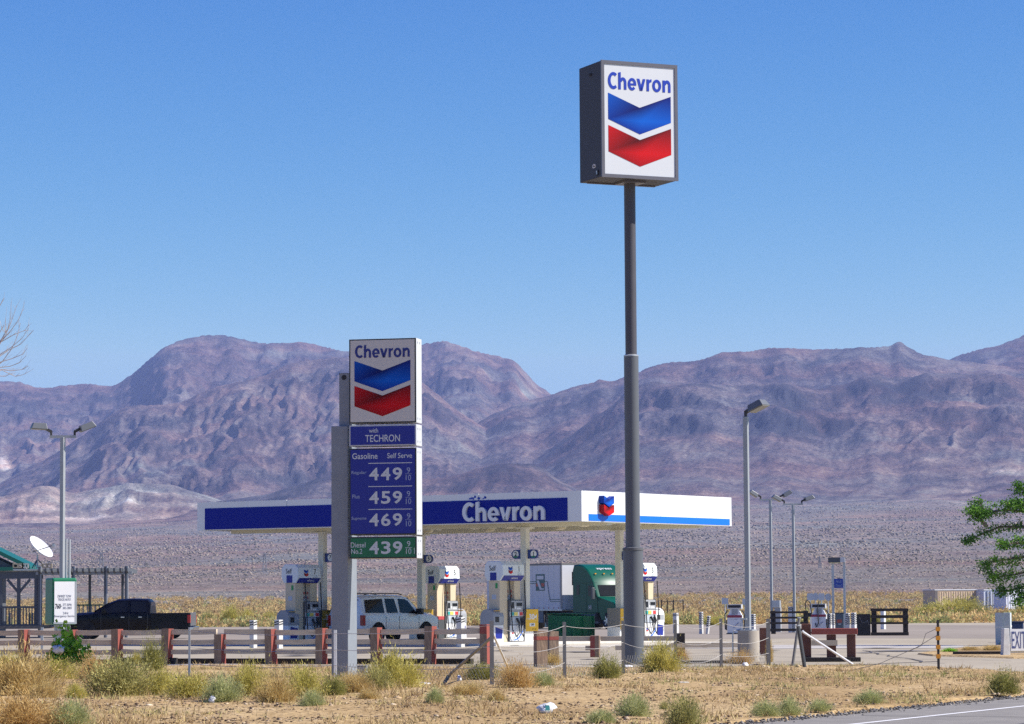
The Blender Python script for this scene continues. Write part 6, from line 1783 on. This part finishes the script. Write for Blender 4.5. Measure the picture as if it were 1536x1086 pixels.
crumple('plastic_bag', lit_at(941, 1004), .08, 'small clear bag at the foot of the wire fence by the tall pole', M_bag, sq=(1.4, 1, .5), seed=13)
t = MB(mat('slab_pale', (.52, .47, .39), rough=.9)).box(-.9, .9, -.5, .5, .0, .05).build('concrete_slab', bevel=.01); t.location = gnd(306, 999.5); tag(t, 'pale flat slab on the dirt behind the thin steel post', 'slab')

# loose things nobody could count: dry grass, clods, leaves, gravel
def scatter_pts(n, rs, fn):
    px = rs.rand(n) * 1750 - 100; row = 992 + (1110 - 992) * rs.rand(n) ** 1.25
    Y = y_of_row(px, row); X = (px - 768) / F * Y
    e = lot_edge(px)
    ok = (row > e + .5) & (road_side_np(X, Y) < -.35)
    px, row, X, Y = px[ok], row[ok], X[ok], Y[ok]
    k = rs.rand(len(px)) < fn(px, row, X, Y)
    return px[k], row[k], X[k], Y[k]
def road_side_np(X, Y): return (X - ROAD_A.x) * RN.x + (Y - ROAD_A.y) * RN.y
def dz_np(X, Y): return .05 * fbm(X / 4.0, Y / 4.0, 4) + .02 * fbm(X / .7, Y / .7, 3) + .035
def build_loose():
    rs = np.random.RandomState(21)
    # dry grass tufts
    def dens(px, row, X, Y):
        n1 = fbm(X / 2.2, Y / 4.0, 4)
        left = np.clip((900 - px) / 500, 0, 1)
        band = np.exp(-((row - 1012) / 14.0) ** 2) * .8 + np.exp(-((row - 1052) / 10.0) ** 2) * .35 * (px > 1100)
        return np.clip(.04 + n1 * .95 + band * .7 + left * .12, .015, 1)
    px, row, X, Y = scatter_pts(34000, rs, dens)
    nb = 7; n = len(X)
    P = np.repeat(np.stack([X, Y, dz_np(X, Y) - .01], 1), nb, 0) + rs.randn(n * nb, 3) * np.array([.05, .05, 0])
    D = rs.randn(n * nb, 3) * .7 + np.array([0, 0, 1.0]); D[:, 2] = np.abs(D[:, 2]); D /= np.linalg.norm(D, axis=1)[:, None]
    h = np.repeat(.05 + .11 * rs.rand(n) ** 2, nb)
    V, Q = blades(P, D, h, .014, rs)
    gr = np.repeat(np.clip(fbm(X / 3.0 + 50, Y / 5.0, 3) * 1.2 + (px > 1150) * .10, -.3, .55), nb)
    t = np.clip(.50 + (rs.rand(n * nb) - .5) * .45 + gr * .55, 0, 1)
    m = attr_mat('dry_grass', [(0, (.20, .12, .055)), (.35, (.44, .31, .15)), (.6, (.56, .44, .21)), (.8, (.36, .34, .12)), (1, (.20, .26, .08))], trans=.15)
    tag(raw_mesh('dry_grass', V, Q, [m], tint=t), 'short dry grass and weeds over the dirt verge', 'grass', kind='stuff')
    # taller dead stalks that knit the bushes on the left together
    def dens2(px, row, X, Y):
        return np.clip(.25 + fbm(X / 1.3 + 4, Y / 3.0, 4) * 1.5, 0, 1) * np.clip((690 - px) / 90, 0, 1) * np.exp(-((row - 1032) / 19.0) ** 2)
    px, row, X, Y = scatter_pts(16000, rs, dens2); nb = 9; n = len(X)
    P = np.repeat(np.stack([X, Y, dz_np(X, Y) - .01], 1), nb, 0) + rs.randn(n * nb, 3) * np.array([.06, .06, 0])
    D = rs.randn(n * nb, 3) * .55 + np.array([0, 0, 1.0]); D[:, 2] = np.abs(D[:, 2]); D /= np.linalg.norm(D, axis=1)[:, None]
    V, Q = blades(P, D, np.repeat((.08 + .18 * rs.rand(n) ** 2), nb), .014, rs)
    t = np.clip(np.repeat(.42 + .30 * fbm(X / 1.0, Y / 2.0, 2), nb) + (rs.rand(n * nb) - .5) * .4, 0, 1)
    tag(raw_mesh('dry_stalks', V, Q, [m], tint=t), 'taller dead stalks and weeds between the bushes on the left', 'weeds', kind='stuff')
    # clods, chips and stones
    def stones(n, fn, smin, smax, name, stops, label, cat, flat=.6, seed=4):
        rs = np.random.RandomState(seed)
        px, row, X, Y = scatter_pts(n, rs, fn)
        S = smin + (smax - smin) * rs.rand(len(X)) ** 2.2
        o = scatter_domes(name, X, Y, dz_np(X, Y) - S * .15, S, S * flat * (.5 + rs.rand(len(X))), rs.rand(len(X)), attr_mat(name + '_colour', stops), jag=.4, seed=seed)
        tag(o, label, cat, kind='stuff')
    stones(60000, lambda px, row, X, Y: np.clip(.22 + fbm(X / 1.6 + 9, Y / 3.5, 4) * 1.3 + .25 * np.exp(-((row - 1060) / 20.0) ** 2) * (px < 1000), .05, 1), .008, .04, 'clods',
           [(0, (.07, .045, .028)), (.45, (.17, .11, .065)), (.75, (.34, .24, .15)), (1, (.52, .42, .30))], 'brown clods and small stones scattered over the dirt verge', 'clods')
    stones(9000, lambda px, row, X, Y: np.clip(1.1 * np.exp(-(((px - 1050) / 90.0) ** 2 + ((row - 1002) / 7.0) ** 2)) + .35 * np.exp(-(((px - 930) / 130.0) ** 2 + ((row - 1010) / 7.0) ** 2)) + .16 * np.exp(-(((px - 1200) / 160) ** 2 + ((row - 1006) / 9.0) ** 2)) + .10 * (px < 640) * np.exp(-((row - 1056) / 10) ** 2), 0, 1), .03, .085, 'dry_leaves',
           [(0, (.30, .19, .10)), (.5, (.55, .40, .24)), (1, (.74, .62, .45))], 'dry curled leaves and chips blown against the fence', 'leaves', flat=.45, seed=6)
    # gravel along the road edge
    rs = np.random.RandomState(17); n = 15000
    s_ = -8 + rs.rand(n) * 60; e = -np.abs(rs.randn(n)) * .22 + .02 - .05 * fbm(s_ / 3.0, s_ * 0, 3)
    e = np.where(rs.rand(n) < .12, e - rs.rand(n) * .9, e); e = np.where(rs.rand(n) < .06, .3 * rs.rand(n), e)
    X = ROAD_A.x + RD.x * s_ + RN.x * e; Y = ROAD_A.y + RD.y * s_ + RN.y * e
    S = .006 + .024 * rs.rand(n) ** 2.5
    tag(scatter_domes('gravel', X, Y, np.full(n, -.02), S, S * .9, rs.rand(n), attr_mat('gravel_colour', [(0, (.05, .048, .045)), (.6, (.14, .13, .12)), (1, (.36, .33, .29))]), jag=.35, seed=9),
        'dark loose gravel along the edge of the road', 'gravel', kind='stuff')
build_loose()
# the golden brush belt beyond the lot
def build_belt():
    rs = np.random.RandomState(31); n = 19000
    Y = 216 + (640 - 216) * rs.rand(n) ** 1.3; px = 768 + (rs.rand(n) - .5) * 2250; X = (px - 768) / F * Y
    nz = fbm(X / 14.0, Y / 40.0, 3)
    k = rs.rand(n) < np.clip(.55 + nz, .12, 1); X, Y, nz = X[k], Y[k], nz[k]; n = len(X)
    Z = np.where(Y > 232, hill_height(X, Y), 0) - .08
    nb = 46
    S = np.repeat(.45 + .75 * rs.rand(n) ** 1.6, nb); H = np.repeat(.35 + .55 * rs.rand(n), nb) * np.clip(S * 1.3, .5, 1.4)
    ph = rs.rand(n * nb) * 6.283; el = np.arccos(1 - rs.rand(n * nb) * .97); r = .45 + .5 * rs.rand(n * nb)
    d = np.stack([np.sin(el) * np.cos(ph), np.sin(el) * np.sin(ph), np.cos(el)], 1)
    P = np.repeat(np.stack([X, Y, Z], 1), nb, 0) + d * r[:, None] * np.stack([S, S, H], 1)
    D = d + np.array([0, 0, .25]) + rs.randn(n * nb, 3) * .6; D /= np.linalg.norm(D, axis=1)[:, None]
    V, Q = blades(P, D, .22, .15, rs)
    near = np.clip((300 - Y) / 90, 0, 1)
    sp_ = np.where(rs.rand(n) < .10 + .50 * near, .72 + .28 * rs.rand(n), .18 + .48 * rs.rand(n))
    t = np.clip(np.repeat(sp_, nb) + (rs.rand(n * nb) - .5) * .22, 0, 1)
    tag(raw_mesh('brush', V, Q, [MS['brush']], tint=t), 'belt of golden dry brush beyond the paved lot', 'brush', kind='stuff')
build_belt()
m = MB(M_dirt); m.poly([gnd(-200, 938, -.02), gnd(1750, 937.5, -.02), (150, 420, -.02), (-150, 420, -.02)])
tag(m.build('brush_ground'), kind='structure')

# ------------------------------------------------------------------ tree at the right edge
tY = 106.0
def tp(px, py, dy=0.0): return at(px, py, tY + dy)
tg = Vector((tp(1660, 970).x, tY, 0))
tree = thing('tree', 'dark green leafy tree reaching in from the right edge beside the EXIT sign', 'tree', tg)
def loc_(v): return tuple(Vector(v) - tg)
M_bark = mat('bark', (.20, .155, .115), rough=.95, col2=(.10, .075, .055), scale=6, bump=.6)
fork = Vector((tg.x - .1, tY, tp(1660, 862).z))
MB(M_bark).path([loc_((tg.x, tY, -.1)), loc_((tg.x + .05, tY, 1.0)), loc_(fork)], [.24, .19, .17], 12).build('trunk', tree, smooth=True)
LIMBS = [ # px,py path from the fork to the tip, depth offsets
 [(1630, 800), (1560, 790), (1500, 790), (1462, 806), (1452, 812)], [(1630, 790), (1570, 770), (1510, 765), (1480, 768), (1466, 752)], [(1480, 790), (1468, 775), (1464, 762)],
 [(1625, 830), (1570, 830), (1515, 838), (1490, 842), (1474, 846)], [(1630, 845), (1575, 850), (1520, 862), (1495, 866), (1482, 866)], [(1630, 852), (1580, 868), (1535, 880), (1510, 886), (1496, 888)], [(1570, 880), (1545, 893), (1526, 902)],
 [(1640, 780), (1590, 745), (1555, 740), (1536, 735), (1528, 728)], [(1590, 770), (1555, 760), (1530, 758), (1508, 754)], [(1640, 760), (1600, 720), (1570, 700), (1552, 690)],
 [(1660, 740), (1640, 690), (1620, 660)], [(1690, 760), (1720, 700), (1740, 670)], [(1700, 800), (1760, 770), (1810, 760)], [(1700, 830), (1770, 830), (1820, 845)], [(1680, 740), (1690, 680), (1680, 640)], [(1700, 850), (1760, 880), (1800, 900)], [(1620, 820), (1560, 812), (1520, 815), (1498, 818)]]
rs = np.random.RandomState(77)
LP = []; LC = []
lm = []
for L_ in LIMBS:
    dy0 = (rs.rand() - .5) * 2.2
    pts = [fork if i == 0 and False else tp(p[0], p[1], dy0 * (i + 1) / len(L_)) for i, p in enumerate(L_)]
    pts = [fork] + pts if L_[0][0] > 1610 else pts
    q = [Vector(loc_(p)) for p in pts]
    MB(M_bark).path(q, [max(.012, .085 * (1 - i / (len(q) - .4))) for i in range(len(q))], 6).build('limb', tree, smooth=True)
    a = np.array([tuple(p) for p in q])
    seg = np.linspace(.35, 1.0, 26) * (len(a) - 1)
    for s_ in seg:
        i = min(int(s_), len(a) - 2); c = a[i] + (a[i + 1] - a[i]) * (s_ - i)
        f = s_ / (len(a) - 1)
        if rs.rand() < .14: continue
        cc = c + rs.randn(3) * np.array([.12, .16, .09]) + np.array([0, 0, -.02])
        nl = rs.randint(30, 70); sp = (.20 - .10 * f)
        LP.append(cc + rs.randn(nl, 3) * np.array([sp, sp, sp * .62])); LC.append(np.full(nl, .28 + .5 * rs.rand()))
P = np.concatenate(LP); c_ = np.concatenate(LC); n = len(P)
D = rs.randn(n, 3) + np.array([-.5, -.2, .3]); D /= np.linalg.norm(D, axis=1)[:, None]
S_ = np.cross(D, rs.randn(n, 3)); S_ /= np.linalg.norm(S_, axis=1)[:, None]
l_ = (.07 + .05 * rs.rand(n))[:, None]
V = np.stack([P, P + D * l_ * .5 + S_ * l_ * .26, P + D * l_, P + D * l_ * .5 - S_ * l_ * .26], 1).reshape(-1, 3)
raw_mesh('foliage', V, np.arange(n * 4).reshape(-1, 4), [MS['tree']], tree, tint=np.clip(c_ + rs.randn(n) * .16, 0, 1))

# bare tree whose twigs reach in at the left edge
bY2 = 60.0
def bp2(px, py, dy=0.0): return at(px, py, bY2 + dy)
bg = Vector((bp2(-150, 990).x, bY2, 0))
bt = thing('bare_tree', 'leafless tree with thin bare twigs reaching in over the left edge', 'tree', bg)
def lo2(v): return tuple(Vector(v) - bg)
M_twig = mat('twig_bark', (.46, .40, .38), rough=.9, var=.3)
crown = bp2(-140, 640)
MB(M_twig).path([lo2((bg.x, bY2, -.1)), lo2((bg.x + .08, bY2, 2.0)), lo2(crown)], [.20, .16, .13], 10).build('trunk', bt, smooth=True)
def C3(x, y): return (x / 7.75, 440 + y / 7.75)
TW = [[(0, 570), (60, 500), (120, 360), (160, 250), (195, 140)], [(0, 575), (130, 430), (220, 300), (262, 190), (278, 145)], [(20, 560), (160, 480), (290, 430), (335, 365)], [(0, 710), (140, 620), (260, 520), (335, 400)], [(30, 790), (140, 640), (200, 500), (238, 345)],
      [(0, 800), (150, 755), (270, 705), (320, 635)], [(0, 860), (110, 850), (220, 810), (300, 730)], [(0, 880), (140, 900), (260, 885), (330, 845)], [(20, 890), (90, 925), (180, 965), (270, 945), (345, 905)], [(0, 560), (90, 420), (125, 280), (130, 100)], [(0, 140), (45, 55)], [(100, 660), (240, 590), (390, 430)], [(0, 590), (60, 470), (66, 280)], [(0, 450), (45, 370)], [(0, 320), (20, 400), (45, 440)], [(0, 960), (60, 965), (110, 940)]]
rs = np.random.RandomState(2)
for L_ in TW:
    dy = (rs.rand() - .5) * 1.6
    pts = [bp2(*C3(*p), dy) for p in L_]
    a = C3(*L_[0]); b_ = C3(*L_[1]); ext = (a[0] - 55, a[1] + (a[1] - b_[1]) * .8 + 30)
    pts = [crown, bp2(*ext, dy * .5)] + pts
    q = [Vector(lo2(p)) for p in pts]
    mb = MB(M_twig).path(q, [.035, .02] + [max(.0025, .0065 * (1 - i / (len(q) - 2.0)) + .0022) for i in range(len(q) - 2)], 5)
    for k in range(3, len(q)):       # side twigs
        for z in range(2):
            f = rs.rand(); p0 = q[k - 1].lerp(q[k], f); d = (q[k] - q[k - 1]).normalized()
            e = p0 + (d + Vector((rs.randn() * .35, rs.randn() * .3, .45 + rs.randn() * .3))).normalized() * (.08 + .16 * rs.rand())
            mb.tube(p0, e, .0026, .0015, 4)
    mb.build('branch', bt)
for sx, sy in ((-260, 470), (-300, 560), (-220, 420), (-180, 390), (-330, 640)):
    q = [Vector(lo2(crown)), Vector(lo2(bp2((sx - 140) / 2, (sy + 640) / 2 - 10, .3))), Vector(lo2(bp2(sx, sy, .5)))]
    MB(M_twig).path(q, [.05, .03, .006], 5).build('branch', bt)

# ------------------------------------------------------------------ wire fence in front
M_wire = mat('barbed_wire', (.50, .48, .44), rough=.5, metal=.4)
M_tpost = mat('steel_post', (.20, .20, .195), rough=.6, var=.2)
WP = [(63, 991, 941, .035, M_galv), (284, 1017, 941, .022, M_galv), (503, 1019, 945, .03, M_white), (738, 1028, 931, .04, M_tpost), (847, 1018, 933, .035, M_tpost), (935, 1013, 931, .035, M_tpost), (1013.5, 1008, 930, .035, M_tpost), (1082, 1003, 928, .035, M_tpost), (1153, 1000, 928, .045, M_tpost)]
wo = gnd(738, 1028)
wf = thing('wire_fence', 'sagging barbed wire fence on thin steel posts along the verge', 'wire fence', wo)
ends = []
for px_, b_, t_, r_, m_ in WP:
    g = gnd(px_, b_); zt_ = at(px_, t_, g.y).z; ends.append((g, zt_))
    MB(m_).prism([(g.x - wo.x - r_, g.y - wo.y - r_), (g.x - wo.x + r_, g.y - wo.y - r_), (g.x - wo.x + r_, g.y - wo.y + r_), (g.x - wo.x - r_, g.y - wo.y + r_)], 'z', -.1, zt_).build('post', wf)
g = ends[3][0]
def brace(p0, p1, r, m_): 
    y0, y1 = g.y, gnd(*p1).y
    a = at(p0[0], p0[1], y0); b_ = gnd(*p1)
    MB(m_).tube(a - wo, b_ - wo, r, n=8).build('brace', wf)
brace((737, 956), (670, 1016), .03, M_tpost); brace((740, 952), (764, 1005), .025, M_whited)
rs = np.random.RandomState(6)
for f in (.93, .60, .28):
    m = MB(M_wire)
    for i in range(1, len(ends) - 1):
        (g0, t0), (g1, t1) = ends[i], ends[i + 1]
        sag = .06 + .12 * rs.rand() * (i > 2)
        pts = []
        for k in range(9):
            u = k / 8.; p = g0.lerp(g1, u) - wo; z = (t0 * (1 - u) + t1 * u) * f - sag * 4 * u * (1 - u)
            pts.append((p.x, p.y - .04, z))
        m.path(pts, .0055, 4)
    m.build('strand', wf)
m = MB(M_tpost)
for i in range(2, len(ends) - 1):
    (g0, t0), (g1, t1) = ends[i], ends[i + 1]
    L_ = (g1 - g0).length; n = int(L_ / .13); h0 = .34 if i != 5 else .42
    for k in range(n):
        for s_ in (-1, 1):
            ua = k / n; ub = (k + s_ * 2.2) / n
            if ub < 0 or ub > 1: continue
            a = g0.lerp(g1, ua) - wo; b_ = g0.lerp(g1, ub) - wo
            m.tube((a.x, a.y - .03, .02), (b_.x, b_.y - .03, h0), .0028, n=3, caps=False)
m.build('netting', wf)
# leaning posts and pole at the barrier
def lean_pole(name, p0, p1, base_px, label, r, m_):
    g = gnd(*base_px); t = thing(name, label, 'post', g, 0)
    a = Vector((at(p0[0], p0[1], g.y).x, g.y, at(p0[0], p0[1], g.y).z))
    MB(m_).tube((0, 0, -.05), a - g, r, n=8).build('pole', t)
    MB(M_galv).tube((a - g) * .98, (a - g) * 1.0 + Vector((0, 0, .01)), r * 1.25, n=8).build('cap', t)
lean_pole('leaning_post', (1199, 926), None, (1188, 1001), 'grey steel post leaning right against the dark slatted panel', .035, M_tpost)
lean_pole('leaning_post', (1197, 938), None, (1208, 1004), 'darker steel post leaning left at the brown barrier leg', .045, M_dkgrey)
lean_pole('leaning_pole', (1203, 947), None, (1286, 998), 'white pole propped diagonally against the red topped barrier', .028, M_white)
og = gnd(1408, 1009); t = thing('marker_post', 'thin black steel post with orange bands standing alone on the verge', 'post', og)
zt_ = at(1408, 930, og.y).z; MB(M_stripe_k).box(-.025, .025, -.025, .025, -.1, zt_).build('post', t)
m_o = mat('orange_band', (.75, .33, .03), rough=.6)
for row in (943.5, 957, 970.5, 984.5): 
    z = at(1408, row, og.y).z; MB(m_o).box(-.045, .045, -.045, .045, z - .045, z + .045).build('band', t)
m = MB(M_tpost)
a = Vector((0, 0, at(1408, 952, og.y).z)); m.path([a, a + Vector((-.45, .2, -.28)), a + Vector((-1.2, .5, -.62)), a + Vector((-1.9, .8, -.80))], .006, 4)
a = Vector((0, 0, at(1408, 942, og.y).z)); m.path([a, a + Vector((-.25, .1, -.12)), a + Vector((-.33, .2, -.38)), a + Vector((-.6, .3, -.5))], .006, 4)
a = Vector((0, 0, at(1408, 992, og.y).z)); m.path([a, a + Vector((-.9, .4, -.04)), a + Vector((-1.9, .9, -.10))], .006, 4)
m.build('broken_wire', t)
# little island with dry grass by the EXIT sign
isl = [(1378, 982), (1400, 979), (1440, 974), (1490, 970), (1540, 968), (1600, 970), (1600, 988), (1520, 988), (1440, 985.5), (1400, 984.5)]
m = MB(M_dirt); P_ = [gnd(*p) for p in isl]
top = [(p.x, p.y, .05) for p in P_]; bot = [(p.x + (p.x - 14.5) * .02, p.y + (p.y - 90) * .04, .0) for p in P_]
k = len(isl)
m.poly(top); m.add(top + bot, [(i, (i + 1) % k, k + (i + 1) % k, k + i) for i in range(k)])
tag(m.build('dirt_island'), kind='structure')
i_g = gnd(1460, 984)
kbx = thing('timber_kerb', 'dark timber kerb below the dry grass left of the EXIT sign', 'edging', i_g, R(-4)); d_ = i_g.y / F
MB(M_dkwood).box(-30 * d_, 42 * d_, -.1, .1, -.02, .13).build('sleeper', kbx, bevel=.01)
shrub(1490, 978, 30, 7, 'straw', 'dry grass clump on the dirt island left of the EXIT sign', z=.04)
shrub(1455, 978, 26, 6, 'straw', 'flat dry clump on the dirt island, middle of three', z=.04)
shrub(1425, 980, 22, 5, 'green', 'small green patch on the dirt island, leftmost of three', z=.04)
shrub(1505, 968, 14, 6, 'green', 'small green tuft behind the EXIT board', z=.03)

# tar seams and oil stains on the paving
m = MB(mat('tar', (.075, .07, .066), rough=.7, var=.1)); rs = np.random.RandomState(14)
def seam(p0, p1, w, z, n=14, wob=.12):
    d = Vector((p1.x - p0.x, p1.y - p0.y, 0)); r = Vector((d.y, -d.x, 0)).normalized(); last = None
    for i in range(n + 1):
        c = p0 + d * (i / n) + r * (rs.randn() * wob); ww = w * (.6 + .8 * rs.rand())
        a, b_ = c - r * ww, c + r * ww
        if last: m.poly([(last[0].x, last[0].y, z), (last[1].x, last[1].y, z), (b_.x, b_.y, z), (a.x, a.y, z)])
        last = (a, b_)
for px0, r0, px1, r1 in ((60, 980, 700, 985), (20, 984, 400, 990), (760, 984, 1100, 980), (1150, 985, 1520, 992), (1240, 979, 1480, 976), (900, 990, 1300, 986), (1290, 976, 1400, 996)):
    seam(gnd(px0, r0), gnd(px1, r1), .035, .0195)
for e in (3.2, 5.8): seam(ROAD_A + RD * -3 + RN * e, ROAD_A + RD * 40 + RN * (e + .2), .03, -.0085, 30, .05)
for s0 in (3.0, 9.0, 16.0): seam(ROAD_A + RD * s0 + RN * .3, ROAD_A + RD * (s0 + .7) + RN * 9, .02, -.0085, 16, .07)
tag(m.build('tar_seams'), kind='structure')
m = MB(mat('oil_stain', (.15, .135, .12), rough=.6, var=.3))
for k in range(26):
    px_, row = 150 + rs.rand() * 1300, 969 + rs.rand() * 22
    c = gnd(px_, row); a = .25 + rs.rand() * .7
    m.poly([(c.x + a * (1 + .3 * rs.randn()) * math.cos(t), c.y + a * (1 + .3 * rs.randn()) * math.sin(t), .0215 + k * .0003) for t in np.linspace(0, 6.28, 12)[:-1]])
tag(m.build('oil_stains'), kind='structure')

# ------------------------------------------------------------------ air
def build_haze():
    mb = MB(); 
    m = bpy.data.materials.new('pale_air'); m.use_nodes = True
    n = m.node_tree.nodes; l = m.node_tree.links
    n.remove(n['Principled BSDF'])
    v = n.new('ShaderNodeVolumePrincipled')
    v.inputs['Color'].default_value = (0.42, 0.55, 1.0, 1)
    v.inputs['Density'].default_value = HAZE
    v.inputs['Anisotropy'].default_value = 0.0
    l.new(v.outputs[0], n['Material Output'].inputs['Volume'])
    mb.use(m).box(-5200, 5200, -400, 13200, -3, 800)
    tag(mb.build('haze'), 'thin pale blue air over the desert', 'haze', kind='stuff')
HAZE = 5.2e-5
if HAZE: build_haze()
